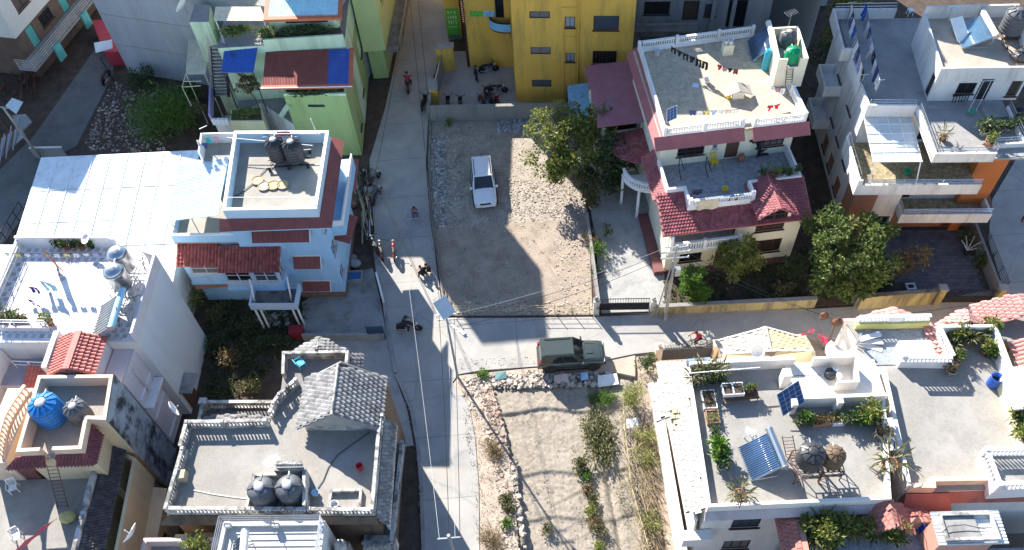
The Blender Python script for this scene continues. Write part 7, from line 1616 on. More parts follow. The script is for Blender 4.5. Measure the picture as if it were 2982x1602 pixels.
# ---------------------------------------------------------------- vehicles
M_TYRE=color('tyre rubber',(.018,.018,.019),.8); M_RIM=mat('alloy rim',(.4,.41,.43),.35,metal=.9,bump=0)
def wheel(parent,c,r,w,axis=(0,1,0),spokes=5):
 Rm=Vector(axis).to_track_quat('Z','Y').to_matrix(); C=Vector(c)
 ty=MB().lathe([(r*.62,-w/2),(r*.9,-w/2),(r,-w*.32),(r,w*.32),(r*.9,w/2),(r*.62,w/2)],C,24,T=Rm).build('wheel',M_TYRE,parent,True)
 rm=MB().lathe([(r*.6,-w*.4),(r*.6,w*.4),(r*.54,w*.42),(r*.5,w*.2),(r*.12,w*.28),(r*.1,w*.36)],C,20,T=Rm).build('rim',M_RIM,ty,True)
 return ty
def suv(label,paint,p,rz):
 t=thing('parked_suv',label,'car',(0,0,0)); trim=color('black car trim',(.02,.02,.022),.6); gl=glassmat('car glass',(.01,.014,.02),.05,spec=.7)
 st=[(-2.2,.80,.98,.42),(-2.12,.89,1.06,.34),(-1.2,.91,1.08,.32),(0,.91,1.08,.32),(.75,.91,1.08,.32),(1.2,.905,1.05,.32),(1.8,.885,1.0,.34),(2.1,.84,.94,.38),(2.22,.72,.86,.46)]
 vs=[]; sec=11
 for x,w,dk,zb in st:
  h=[(w*.80,zb),(w*.97,zb+.12),(w,.68),(w*.985,.86),(w*.93,dk-.03),(w*.55,dk+.015)]
  ring=[(-y,z) for y,z in h]+[(0,dk+.025)]+[(y,z) for y,z in reversed(h)]
  vs+=[(x,y,z) for y,z in ring]
 n=13; fs=[]
 for i in range(len(st)-1):
  for j in range(n-1): a=i*n+j; fs.append((a,a+n,a+n+1,a+1))
  fs.append((i*n+n-1,(i+1)*n+n-1,(i+1)*n,i*n))
 fs.append(tuple(range(n))); fs.append(tuple(reversed(range((len(st)-1)*n,len(st)*n))))
 MB().add(vs,fs).build('body',paint,t,True)
 # cabin shell
 bw,rw=.875,.70; xb0,xb1=-2.13,.82; xr0,xr1=-1.98,.12; zb,zr=1.06,1.80
 base=[(xb0,-bw),(xb1,-bw*.97),(xb1,bw*.97),(xb0,bw)]; roof=[(xr0,-rw),(xr1,-rw*.97),(xr1,rw*.97),(xr0,rw)]
 cv=[(x,y,zb) for x,y in base]+[(x,y,zr-.05) for x,y in [(xr0-.03,-rw-.05),(xr1+.05,-rw-.04),(xr1+.05,rw+.04),(xr0-.03,rw+.05)]]+[(x*1.0,y*.93,zr) for x,y in roof]
 MB().add(cv,[(0,1,5,4),(1,2,6,5),(2,3,7,6),(3,0,4,7),(4,5,9,8),(5,6,10,9),(6,7,11,10),(7,4,8,11),(8,9,10,11)]).build('cabin',paint,t)
 def pane(pts,name,m=gl,th=.012):
  P=[Vector(q) for q in pts]; nr=(P[1]-P[0]).cross(P[2]-P[0]).normalized(); c=sum(P,Vector())/len(P)
  if nr.dot(c-Vector((-.6,0,1.2)))<0: nr=-nr
  A=[q+nr*.008 for q in P]; k=len(A); b=[q-nr*.004 for q in P]
  return MB().add(A+b,[tuple(range(k)),tuple(reversed(range(k,2*k)))]+[(i,k+i,k+(i+1)%k,(i+1)%k) for i in range(k)]).build(name,m,t)
 L=lambda a,b,f:tuple(a[i]+(b[i]-a[i])*f for i in range(3))
 pane([L(cv[1],cv[2],.06),L(cv[1],cv[2],.94),L(cv[5],cv[6],.95),L(cv[5],cv[6],.05)],'windscreen'); pane([L(L(cv[0],cv[4],.18),L(cv[3],cv[7],.18),.07),L(L(cv[0],cv[4],.18),L(cv[3],cv[7],.18),.93),L(L(cv[0],cv[4],.92),L(cv[3],cv[7],.92),.9),L(L(cv[0],cv[4],.92),L(cv[3],cv[7],.92),.1)],'rear_window')
 for b0,b1,t0,t1 in ((cv[0],cv[1],cv[4],cv[5]),(cv[3],cv[2],cv[7],cv[6])):
  lo=lambda f:L(L(b0,b1,f),L(t0,t1,f),.12); hi=lambda f:L(L(b0,b1,f),L(t0,t1,f),.9)
  for f0,f1 in ((.03,.29),(.31,.585),(.605,.9)): pane([lo(f0),lo(f1),hi(min(f1,.94)),hi(f0+.01)],'side_window')
 for s in (-1,1):
  MB().tube([(-1.75,s*.62,1.8),(-1.7,s*.62,1.86),(-.1,s*.62,1.86),(.0,s*.62,1.79)],.025,6).build('roof_rail',trim,t)
  m_=MB().obox((.72,s*1.0,1.12),(.06,0,0),(0,.1,0),(0,0,.08)).build('mirror',paint,t); MB().beam((.72,s*.86,1.1),(.72,s*.95,1.1),.05,.05).build('mirror_arm',trim,m_)
  MB().obox((2.1,s*.62,.80),(.09,0,0),(0,.16,0),(0,0,.09)).build('headlight',glassmat('lamp glass',(.55,.57,.6),.1),t); MB().obox((-2.16,s*.76,1.0),(.05,0,0),(0,.09,0),(0,0,.2)).build('tail_light',color('red lamp',(.35,.01,.012),.25),t)
  MB().box(-1.0,1.0,min(s*.88,s*.99),max(s*.88,s*.99),.30,.36).build('side_step',trim,t)
  MB().obox((0,s*.918,.62),(2.0,0,0),(0,.008,0),(0,0,.05)).build('side_moulding',trim,t)
  for f in (.35,-.6): MB().obox((f,s*.925,.93),(.09,0,0),(0,.012,0),(0,0,.018)).build('door_handle',trim,t)
  for x in (1.42,-1.4):
   MB().lathe([(.44,-.02),(.46,.02)],(x,s*.895,.42),24,T=Vector((0,s,0)).to_track_quat('Z','Y').to_matrix()).build('wheel_arch',trim,t); wheel(t,(x,s*.84,.37),.37,.25,(0,s,0))
 MB().obox((2.2,0,.62),(.06,0,0),(0,.78,0),(0,0,.12)).build('front_bumper',trim if 'green' in label else paint,t); MB().obox((2.2,0,.82),(.04,0,0),(0,.42,0),(0,0,.07)).build('grille',trim,t); MB().obox((-2.22,0,.55),(.06,0,0),(0,.82,0),(0,0,.13)).build('rear_bumper',trim,t)
 MB().obox((2.275,0,.56),(.008,0,0),(0,.25,0),(0,0,.055)).build('number_plate',M_PLAST,t); MB().slab([(1.0,-.22,1.12),(1.45,-.2,1.09),(1.45,.2,1.09),(1.0,.22,1.12)],.06).build('bonnet_scoop',paint,t)
 for s in (-1,1): MB().beam((.95,s*.62,1.095),(2.0,s*.5,.985),.02,.02).build('bonnet_crease',paint,t)
 for s in (-1,1): MB().beam((.9,s*.3+.05,1.12),(.6,s*.3-.25,1.32),.02,.015).build('wiper',trim,t)
 MB().tube([(-1.9,0,1.8),(-2.0,0,2.05)],.01,4).build('aerial',trim,t)
 return place(t,p,rz)
def motorbike(label,col,p,rz,scooter=False,lean=.12,group='motorcycles around the street and court'):
 t=thing('scooter' if scooter else 'motorcycle',label,'scooter' if scooter else 'motorcycle',(0,0,0),group); pm=mat('bike paint '+str(col),col,.4,var=.06,bump=0,coat=.1); blk=MATS.get('black car trim') or color('black car trim',(.02,.02,.022),.6)
 r=.24 if scooter else .31
 for x in (-.62,.64): wheel(t,(x,0,r),r,.11,(0,1,0))
 MB().tube([(.64,.07,r),(.5,.07,.75),(.42,.05,.95)],.025,6).build('fork',M_GALV,t); MB().tube([(.64,-.07,r),(.5,-.07,.75),(.42,-.05,.95)],.025,6).build('fork',M_GALV,t)
 MB().tube([(.36,-.36,1.02),(.42,-.2,1.02),(.45,0,.98),(.42,.2,1.02),(.36,.36,1.02)],.018,6).build('handlebar',blk,t)
 for s in (-1,1): MB().tube([(.38,s*.3,1.02),(.36,s*.36,1.15)],.008,4).build('mirror_stem',blk,t); MB().blob((.36,s*.37,1.18),.03,.07,.05,8,5).build('mirror',blk,t)
 MB().blob((.56,0,.88),.09,.1,.1,10,6).build('headlight',glassmat('lamp glass',(.55,.57,.6),.1),t,True)
 if scooter:
  MB().slab([(.45,-.2,.9),(.45,.2,.9),(.5,.16,.35),(.5,-.16,.35)],.03).build('leg_shield',pm,t); MB().obox((.12,0,.3),(.35,0,0),(0,.16,0),(0,0,.03)).build('foot_board',blk,t); MB().blob((-.45,0,.58),.48,.18,.22,12,8).build('rear_body',pm,t,True)
 else:
  MB().blob((.2,0,.82),.3,.14,.13,12,8).build('fuel_tank',pm,t,True); MB().obox((.05,0,.42),(.22,0,0),(0,.12,0),(0,0,.16)).build('engine',M_GALV,t); MB().blob((-.62,0,.72),.28,.1,.09,10,6).build('tail_fairing',pm,t,True)
  MB().tube([(.5,0,.85),(.1,0,.6),(-.4,0,.5)],.03,6).build('frame',blk,t)
 MB().blob((-.3,0,.83),.42,.14,.07,12,6).build('seat',blk,t,True); MB().tube([(.0,-.14,.3),(-.3,-.16,.28),(-.75,-.17,.36)],.04,7).build('exhaust',M_GALV,t); MB().slab([(.5,-.06,.6),(.5,.06,.6),(.8,.06,.6),(.8,-.06,.6)],.02).build('mudguard',pm,t)
 MB().obox((-.85,0,.6),(.02,0,0),(0,.08,0),(0,0,.06)).build('tail_light',color('red lamp',(.35,.01,.012),.25),t)
 place(t,p,rz); t.rotation_euler=(lean,0,rz); return t
# ---------------------------------------------------------------- people
def skin(name,V,E,m,parent,root=0,sub=1):
 me=bpy.data.meshes.new(name); me.from_pydata([v[:3] for v in V],E,[]); me.materials.append(m); o=bpy.data.objects.new(name,me); COL.objects.link(o); o.parent=parent
 md=o.modifiers.new('skin','SKIN'); md.use_smooth_shade=True
 if not me.skin_vertices: me.attributes
 lay=me.skin_vertices[0] if me.skin_vertices else None
 if lay is None:
  return o
 for i,v in enumerate(V): lay.data[i].radius=(v[3],v[3])
 lay.data[root].use_root=True
 s=o.modifiers.new('sub','SUBSURF'); s.levels=sub; s.render_levels=sub
 return o
def person(label,p,rz,pose,shirt,pants,hair=(.012,.01,.009),skinc=(.30,.17,.11),hat=None):
 t=thing('person',label,'person',(0,0,0)); sk=color('skin '+str(skinc),skinc,.6); sm=mat('cloth '+str(shirt),shirt,.85,var=.15,scale=9,bump=.2); pm=mat('cloth '+str(pants),pants,.85,var=.15,scale=9,bump=.2); sh=color('dark shoes',(.03,.025,.022),.6)
 # joints: x right, y forward, z up (seat or ground at z=0 of pose)
 if pose=='stand': J=dict(pel=(0,0,.92),ch=(0,.02,1.25),nk=(0,.02,1.47),hd=(0,.05,1.6),hl=(-.1,0,.88),kl=(-.11,.03,.48),fl=(-.12,-.02,.07),tl=(-.13,.15,.04),hr=(.1,0,.88),kr=(.12,.06,.48),fr=(.14,.0,.07),tr=(.15,.17,.04),sl=(-.19,.0,1.40),el=(-.27,-.02,1.12),wl=(-.25,.16,.92),sr=(.19,0,1.40),er=(.27,.04,1.12),wr=(.22,.24,.98))
 elif pose=='ride': J=dict(pel=(0,-.25,.9),ch=(0,-.12,1.22),nk=(0,-.02,1.43),hd=(0,.05,1.56),hl=(-.1,-.2,.88),kl=(-.24,.2,.72),fl=(-.24,.02,.33),tl=(-.25,.18,.28),hr=(.1,-.2,.88),kr=(.24,.2,.72),fr=(.24,.02,.33),tr=(.25,.18,.28),sl=(-.2,-.04,1.37),el=(-.32,.16,1.15),wl=(-.33,.36,1.05),sr=(.2,-.04,1.37),er=(.32,.16,1.15),wr=(.33,.36,1.05))
 elif pose=='cycle': J=dict(pel=(0,-.28,1.0),ch=(0,-.08,1.3),nk=(0,.06,1.48),hd=(0,.15,1.58),hl=(-.1,-.24,.97),kl=(-.12,.12,.78),fl=(-.12,.0,.4),tl=(-.12,.15,.36),hr=(.1,-.24,.97),kr=(.12,.06,.62),fr=(.12,-.02,.22),tr=(.12,.13,.18),sl=(-.19,.03,1.43),el=(-.26,.24,1.22),wl=(-.24,.42,1.05),sr=(.19,.03,1.43),er=(.26,.24,1.22),wr=(.24,.42,1.05))
 else: J=dict(pel=(0,0,.3),ch=(0,.1,.6),nk=(0,.18,.82),hd=(0,.25,.93),hl=(-.1,.05,.28),kl=(-.18,.35,.5),fl=(-.18,.3,.08),tl=(-.19,.46,.04),hr=(.1,.05,.28),kr=(.18,.35,.5),fr=(.18,.3,.08),tr=(.19,.46,.04),sl=(-.18,.12,.75),el=(-.25,.28,.55),wl=(-.1,.44,.5),sr=(.18,.12,.75),er=(.25,.28,.55),wr=(.1,.44,.5))
 rad=dict(pel=.13,ch=.145,nk=.055,hd=.095,hl=.095,kl=.062,fl=.045,tl=.035,hr=.095,kr=.062,fr=.045,tr=.035,sl=.065,el=.045,wl=.032,sr=.065,er=.045,wr=.032)
 # hand and finger joints
 for s in 'lr':
  w=Vector(J['w'+s]); e=Vector(J['e'+s]); d=(w-e).normalized(); side=d.cross(Vector((0,0,1))); side=side.normalized() if side.length>.1 else Vector((1,0,0)); J['p'+s]=tuple(w+d*.07); rad['p'+s]=.034
  for k,(o,l) in enumerate(((-.03,.075),(-.01,.085),(.01,.08),(.03,.065))): J['f%d%s'%(k,s)]=tuple(w+d*(.07+l)+side*o+Vector((0,0,-.02))); rad['f%d%s'%(k,s)]=.009
  J['th'+s]=tuple(w+d*.07+side*.055*(1 if s=='l' else -1)); rad['th'+s]=.01
 J['ht']=tuple(Vector(J['hd'])+Vector((0,.01,.11))); rad['ht']=.085; J['ns']=tuple(Vector(J['hd'])+Vector((0,.105,.02))); rad['ns']=.02
 keys=list(J); ed=[('pel','ch'),('ch','nk'),('nk','hd'),('hd','ht'),('hd','ns')]
 for s in 'lr': ed+=[('pel','h'+s),('h'+s,'k'+s),('k'+s,'f'+s),('f'+s,'t'+s),('ch','s'+s),('s'+s,'e'+s),('e'+s,'w'+s),('w'+s,'p'+s),('p'+s,'th'+s)]+[('p'+s,'f%d%s'%(k,s)) for k in range(4)]
 def sub(ks,edges,extra,m,nm,root):
  ks=list(ks); return skin(nm,[(*J[k],rad[k]*extra.get(k,1)) for k in ks],[(ks.index(a),ks.index(b)) for a,b in edges if a in ks and b in ks],m,t,ks.index(root))
 sub(keys,ed,{},sk,'body','pel')
 sub(['pel','ch','sl','el','sr','er'],ed,dict(pel=1.12,ch=1.12,sl=1.3,el=1.35,sr=1.3,er=1.35),sm,'shirt','ch')
 sub(['pel','hl','kl','fl','hr','kr','fr'],ed,dict(pel=1.1,hl=1.15,kl=1.25,fl=1.35,hr=1.15,kr=1.25,fr=1.35),pm,'trousers','pel')
 for s in 'lr': sub(['f'+s,'t'+s],ed,{'f'+s:1.2,'t'+s:1.3},sh,'shoe','f'+s)
 h=Vector(J['ht']); hm=color('hair '+str(hat or hair),hat or hair,.35 if hat else .7)
 if hat: MB().blob(h+Vector((0,-.01,-.01)),.135,.15,.13,12,8).build('helmet',hm,t,True)
 else: MB().blob(h+Vector((0,-.03,.0)),.1,.11,.095,10,7,.05).build('hair',hm,t,True)
 for s in (-1,1): MB().blob(Vector(J['hd'])+Vector((s*.035,.088,.045)),.012,.01,.012,6,4).build('eye',color('eye dark',(.02,.015,.012),.3),t); MB().blob(Vector(J['hd'])+Vector((s*.095,0,.03)),.015,.025,.035,6,4).build('ear',sk,t)
 MB().obox(Vector(J['hd'])+Vector((0,.092,-.035)),(.025,0,0),(0,.006,0),(0,0,.007)).build('mouth',color('lips',(.25,.09,.07),.5),t)
 return place(t,p,rz-math.pi/2)
# ================================================================ roof equipment
M_BTANK=mat('black tank plastic',(.035,.036,.04),.45,var=.15,scale=3,bump=.03,spec=.5); M_GTANK=mat('dusty grey tank plastic',(.10,.105,.115),.5,var=.2,scale=3,bump=.03)
M_BLTANK=mat('blue tank plastic',(.02,.17,.46),.4,var=.1,scale=3,bump=.02); M_GRTANK=mat('green tank plastic',(.0,.26,.11),.35,var=.08,scale=3,bump=.02); M_BRTANK=mat('brown dusty tank plastic',(.13,.085,.05),.6,var=.25,scale=3)
M_DUSTLID=mat('sun bleached tank lid',(.34,.34,.35),.6,var=.12,scale=4)
DZ=lambda v,z: Vector((v.x,v.y,z))
# blue house roof
for (x,y),lab in (((880,140),'ribbed black water tank on the blue house, left of the pair'),((1010,155),'ribbed black water tank on the blue house, right of the pair')):
 q=K('M2',x,y,10.65); water_tank((q.x,q.y,8.98),.66,1.65,M_BTANK,lab,lidm=M_DUSTLID)
q=K('M2',955,150,10.65); t=thing('tank_platform','low steel platform under the two black tanks on the blue house','platform',(q.x,q.y,8.63))
for dx in (-1.3,0,1.3):
 for dy in (-.7,.7): MB().box(q.x+dx-.08,q.x+dx+.08,q.y+dy-.08,q.y+dy+.08,8.62,8.9).build('leg',M_IRON,t)
for dy in (-.7,0,.7): MB().box(q.x-1.45,q.x+1.45,q.y+dy-.05,q.y+dy+.05,8.9,8.97).build('beam',M_IRON,t)
M_BASK=mat('woven bamboo tray',(.42,.32,.18),.85,var=.15,scale=12,bump=.4)
for i,(x,y,c) in enumerate(((770,452,(.62,.50,.30)),(818,495,(.66,.52,.44)),(888,488,(.60,.48,.26)),(960,484,(.60,.48,.26)))):
 q=K('M2',x,y,8.66); t=thing('drying_tray','round bamboo tray of drying grain on the blue house roof, '+ORD[i],'tray',(q.x,q.y,8.64),'bamboo drying trays')
 MB().lathe([(.3,0),(.4,.03),(.42,.09),(.38,.09),(.36,.04)],(q.x,q.y,8.645),20).build('rim',M_BASK,t); MB().lathe([(.36,.035),(.34,.055)],(q.x,q.y,8.645),20).build('grain',mat('drying grain %d'%i,c,.9,var=.12,scale=15,bump=.5,bscale=80),t)
rb_=railing
t=thing('pipe_rail','thin pipe rail with clips along the blue house front parapet','pipe',(-15,37,9.6)); A=K('M2',530,577,9.9); B=K('M2',1205,578,9.9)
MB().tube([A,B],.025,5).build('pipe',M_GALV,t)
for u in (0,.33,.66,1): p=A.lerp(B,u); MB().tube([p-Vector((0,0,.3)),p],.02,5).build('post',M_GALV,t)
t=thing('pipe_rail','white pipe frame above the rear parapet of the blue house','pipe',(-15,44,9.6)); A=K('M2',335,20,10.6); B=K('M2',1195,20,10.6)
for A,B in ((K('M2',520,100,9.9),K('M2',1235,103,9.9)),(K('M2',540,130,9.8),K('M2',1180,190,9.8))): MB().tube([A,B],.03,5).build('pipe',M_PURE,t)
MB().tube([K('M2',1165,-10,11),K('M2',1210,100,9.6)],.03,5).build('post',M_PURE,t); MB().tube([K('M2',335,65,9.6),K('M2',390,40,10.6)],.03,5).build('post',M_PURE,t)
# hose on the roof
pts=[K('M2',880,310,8.7),K('M2',780,415,8.68),K('M2',740,465,8.68),K('M2',620,560,8.68),K('M2',570,575,8.68)]
tag(MB().tube(pts,.03,6).build('roof_pipe',M_IRON),'black water pipe running across the blue house roof','pipe')
# white terrace house: two steel tanks, stand, heater
for (x,y),lab in (((850,505),'polished steel water tank on the white terrace, rear of the pair'),((825,635),'polished steel water tank on the white terrace, front of the pair')):
 q=K('M1',x,y,11.4); tank_stand((q.x,q.y,8.84),1.3,1.3,.75,('rear' if y<600 else 'front')+' galvanised stand under a steel tank on white terrace',lf.rz,M_GALV); water_tank((q.x,q.y,9.66),.62,1.75,M_STEEL,lab,style='steel',lidm=M_PLAST)
lo=K('M1',740,1010,9.0); hi=K('M1',885,930,10.3); lo=Vector((*lf.w(-2.9,1.35),9.0)); hi=Vector((*lf.w(-1.15,1.45),10.25)); solar_heater(lo,hi,2.5,'flat collector solar heater with blue cylinder on the white terrace',12,mat('pale collector tube',(.30,.33,.34),.2,var=.1,bump=0),mat('pale blue enamel',(.35,.58,.72),.3,var=.06,bump=0))
t=thing('scrap_frame','tangle of thin steel frames behind the steel tanks','scrap frame',(*lf.w(-.8,3),8.85)); rnd=random.Random(11)
for i in range(26):
 a=Vector((*lf.w(-1.3+rnd.uniform(-.3,.9),.5+rnd.uniform(0,5)),8.9+rnd.uniform(0,.5))); b=a+Vector((rnd.uniform(-.4,.4),rnd.uniform(-1.4,1.4),rnd.uniform(.2,1.3))); MB().tube([a,b],.022,4).build('bar',(M_GALV,M_RUST,M_PURE)[i%3],t)
# grey roof house
for (x,y),lab in (((775,905),'dusty dark grey water tank in the roof pen, left of the pair'),((985,890),'dusty dark grey water tank in the roof pen, right of the pair')):
 q=K('B2',x,y,8.75); water_tank((q.x,q.y,7.15),.72,1.55,M_GTANK,lab,ribs=4,lidm=M_DUSTLID)
q=K('B2',1535,775,7.15); bucket((q.x,q.y,7.15),.2,.36,color('bright red plastic',(.62,.01,.015),.35),'bright red plastic bucket on the bare concrete roof')
q=K('B2',1205,965,7.15); bucket((q.x,q.y,7.15),.2,.2,color('pale blue plastic',(.45,.65,.78),.4),'pale blue basin beside the tank pen','basin','basin')
q=K('B2',1350,1060,7.2); bucket((q.x,q.y,7.2),.22,.35,M_PLAST,'white plastic tub inside the low roof upstand','tub','tub')
pts=[K('B2',x,y,7.18) for x,y in ((1215,925),(1260,860),(1300,760),(1370,670),(1470,600),(1610,500))]; tag(MB().tube(pts,.022,5).build('hose',M_IRON),'dark hose snaking across the bare concrete roof','hose')
pts=[K('B2',x,y,7.18) for x,y in ((285,935),(430,965),(560,985),(690,1000))]; tag(MB().tube(pts,.015,5).build('cable',M_PLAST),'pale cable running to the tank pen on the concrete roof','cable')
q=K('B2',210,850,7.15); tag(MB().box(q.x-.3,q.x+.3,q.y-.25,q.y+.25,7.15,7.75).build('wooden_crate',mat('pale crate wood',(.42,.36,.26),.8,var=.2,scale=5)),'pale box on thin legs by the left parapet of the concrete roof','crate')
dish(tuple(K('B2',170,395,6.6)),.5,'white satellite dish on the alley side of the blank wall',aim=(.8,.5,.15))
q=K('B2',1100,10,5.45); plastic_chair((q.x,q.y,5.42),2.2,color('sky blue plastic',(.04,.45,.68),.35),'sky blue plastic chair on the small rear terrace')
# white smudge left by washing on the bare roof: spilled lime
q=K('B2',880,720,7.145); o=MB(); rnd=random.Random(4); o.prism([(q.x+.5*math.cos(a)*rnd.uniform(.8,1.2),q.y+.42*math.sin(a)*rnd.uniform(.8,1.2)) for a in [i*.3927 for i in range(16)]],7.14,7.146); tag(o.build('lime_spill',mat('spilled lime',(.40,.38,.345),.9,var=.2,scale=5,stain=(.42,.39,.34),stain_amt=.9,stain_scale=2.5)),'dried white lime spill on the bare concrete roof','spill')
# beige house
q=K('B1',300,285,10.25); water_tank((q.x,q.y,8.66),.82,1.65,M_BLTANK,'large bright blue ribbed water tank on the beige house',ribs=12,lidm=M_DUSTLID)
q=K('B1',540,310,9.9); water_tank((q.x,q.y,8.66),.6,1.3,M_GTANK,'small black ribbed tank beside the blue tank',ribs=10,lidm=M_DUSTLID)
for (x,y,rz),lab in (((120,935,.3),'white plastic chair alone on the beige house terrace'),((150,1300,.5),'white plastic chair near the red cloth on the terrace')):
 q=K('B1',x,y,5.95); plastic_chair((q.x,q.y,5.93),rz,M_PLAST,lab)
ladder(K('B1',470,1065,5.95),K('B1',385,745,8.6),.55,'rusty iron ladder leaning against the beige house',12,M_RUST,side=(1,0,0))
def bale(p,r,m,label):
 t=thing('sack',label,'sack',p); MB().blob((p[0],p[1],p[2]+r*.55),r,r*.8,r*.6,12,8,.06).build('bag',m,t,True); MB().blob((p[0]-r*.5,p[1]+r*.2,p[2]+r*1.05),r*.3,r*.25,r*.2,8,5,.1).build('tied_neck',m,t,True); return t
q=K('B1',520,1150,5.95); bale((q.x,q.y,5.93),.45,mat('yellow sack',(.52,.43,.17),.8,var=.2,scale=4),'yellow full sack on the beige house terrace')
a,b=K('B1',340,1200,6.9),K('B1',110,1384,6.9); w=Vector((.75,.75,0)); mb=MB(); n=14
for i in range(n+1):
 p=a.lerp(b,i/n); z=.05*math.sin(i*.9); mb.v+= [tuple(p-w*.55+Vector((0,0,z-.25))),tuple(p+Vector((0,0,z))),tuple(p+w*.55+Vector((0,0,z-.22)))]
for i in range(n): k=3*i; mb.f+=[(k,k+3,k+4,k+1),(k+1,k+4,k+5,k+2)]
o=mb.build('blanket',mat('faded red blanket',(.55,.10,.13),.9,var=.12,scale=4,bump=.3,bscale=30)); o.modifiers.new('thick','SOLIDIFY').thickness=.02; tag(o,'faded red blanket hung over a pole on the beige terrace','blanket')
# cream house
f=cf
lo=Vector((*f.w(8.45,12.7),8.65)); hi=Vector((*f.w(9.72,12.55),10.1)); solar_heater(lo,hi,2.3,'blue tube solar heater with white cylinder on the cream roof',18,mat('blue collector tube',(.07,.14,.26),.15,var=.2,bump=0,spec=.7),mat('white enamel cylinder',(.7,.7,.68),.35,bump=0))
water_tank((*f.w(10.35,11.1),10.22),.58,1.15,M_GTANK,'dusty grey water tank in the tower of the cream house',ribs=8,lidm=mat('orange dusty lid',(.5,.36,.26),.8))
water_tank((*f.w(10.15,9.35),10.22),.52,1.05,M_GRTANK,'bright green water tank on the front of the cream tower',ribs=10,lidm=M_GRTANK)
q=K('T4',1480,515,8.5); t=thing('boiler_cylinder','tall teal blue cylinder beside the cream tower','cylinder',(q.x,q.y,8.5)); MB().lathe([(.25,0),(.27,.05),(.27,1.5),(.24,1.62),(.08,1.68)],(q.x,q.y,8.5),18).build('body',mat('teal enamel',(.03,.33,.45),.35,var=.05,bump=0),t,True); MB().tube([(q.x-.2,q.y,10.1),(q.x,q.y,10.35),(q.x+.3,q.y,10.2)],.03,6).build('pipe',mat('teal enamel',(.03,.33,.45)),t)
ladder(K('T4',1655,640,8.5),K('T4',1668,510,10.2),.45,'iron ladder on the front of the cream tower',7,M_IRON,side=(1,0,0))
q=K('T4',1195,395,8.5); t=thing('chimney_block','square cream block with three white pots on the cream roof','block',(q.x,q.y,8.5)); MB().box(q.x-.38,q.x+.38,q.y-.3,q.y+.3,8.5,9.35).build('block',M_CREAM,t)
for dx,dy in ((-.18,0),(.16,.1),(.1,-.15)): MB().lathe([(.13,9.35),(.16,9.65),(.18,9.66),(.13,9.68),(.1,9.45)],(q.x+dx,q.y+dy,0),12).build('pot',M_PLAST,t,True)
# small tiled well-house on the roof
q=K('T4',1270,715,8.5); t=thing('tulsi_shrine','small cream shrine with grey tile cap on the cream roof','shrine',(q.x,q.y,8.5)); MB().box(q.x-.4,q.x+.4,q.y-.35,q.y+.35,8.5,9.1).build('base',M_CREAM,t)
for s in (-1,1): MB().slab([(q.x+s*.95,q.y-.5,8.95),(q.x+s*.95,q.y+.5,8.95),(q.x,q.y+.5,9.35),(q.x,q.y-.5,9.35)],.06).build('roof_slope',mat('shrine tile',(.36,.32,.28),.8,var=.2),t)
q=K('T4',1205,730,8.5); bucket((q.x,q.y,8.5),.2,.4,color('yellow plastic',(.75,.55,.01),.4),'yellow bucket beside the roof shrine')
q=K('T4',1045,615,8.5); bucket((q.x,q.y,8.5),.2,.38,M_PLAST,'white bucket standing in the shade on the cream roof')
q=K('T4',675,410,8.5); bucket((q.x,q.y,8.5),.2,.5,M_PLAST,'white tub in the back left corner of the cream roof','tub','tub')
q=K('T4',960,640,8.52); mb=MB(); mb.slab([(q.x-.3,q.y-.15,8.56),(q.x+.2,q.y-.25,8.54),(q.x+.28,q.y+.1,8.6),(q.x-.1,q.y+.3,8.56)],.02); tag(mb.build('cloth',color('blue white cloth',(.6,.68,.8),.8)),'crumpled pale blue cloth lying on the shaded cream roof','cloth')
solar_panel(K('T4',785,850,9.4),(.35,.06,.12),(.05,.4,.22),'small white framed solar panel at the front left roof corner',cells=(3,4))
blackm=mat('black cloth',(.02,.02,.022),.9,bump=.2)
def rowline(A,B,items,label,group,z0=1,m_line=None,drop=.6,fill=.86):
 line(A,B,label,m_line,sag=.08); n=len(items); A=Vector(A); B=Vector(B)
 for i,(kind,m,nm,dr) in enumerate(items):
  u0=(i+.5-fill/2)/n; u1=(i+.5+fill/2)/n; sg=lambda u: Vector((0,0,-.32*u*(1-u)))
  garment(kind,A.lerp(B,u0)+sg(u0),A.lerp(B,u1)+sg(u1),dr,m,'%s on the %s, %s'%(nm,group,ORD[min(i,11)]),group)
cm=lambda nm,c: mat('cloth '+nm,c,.9,var=.12,scale=6,bump=.2)
rowline(K('T4',775,345,10.05),K('T4',1060,470,10.05),[('trousers',blackm,'black trousers',.55),('shirt',blackm,'black shirt',.5),('trousers',blackm,'black trousers',.6),('shirt',blackm,'black shirt',.5),('trousers',blackm,'black trousers',.65),('trousers',blackm,'black trousers',.7)],'clothes line of black clothes across the cream roof','black clothes line')
rowline(K('T4',1125,480,9.9),K('T4',1285,520,9.9),[('shirt',cm('crimson',(.5,.02,.05)),'crimson top',.4),('cloth',cm('mauve',(.4,.25,.3)),'mauve cloth',.45),('shirt',blackm,'black top',.35),('cloth',cm('maroon',(.25,.06,.05)),'maroon cloth',.4)],'short clothes line of red clothes on the cream roof','red clothes line')
rowline(K('T4',915,825,9.5),K('T4',1290,815,9.5),[('cloth',cm('navy',(.05,.06,.2)),'navy cloth',.4),('cloth',cm('white',(.7,.7,.68)),'white cloth',.35),('shirt',cm('lemon',(.7,.6,.2)),'lemon shirt',.4),('shirt',cm('sky',(.3,.45,.6)),'sky blue shirt',.45),('cloth',cm('white',(.7,.7,.68)),'white cloth',.3),('cloth',cm('pale pink',(.7,.55,.55)),'pale pink cloth',.3),('cloth',cm('white',(.7,.7,.68)),'white cloth',.35)],'clothes line above the front balustrade of the cream roof','front roof line')
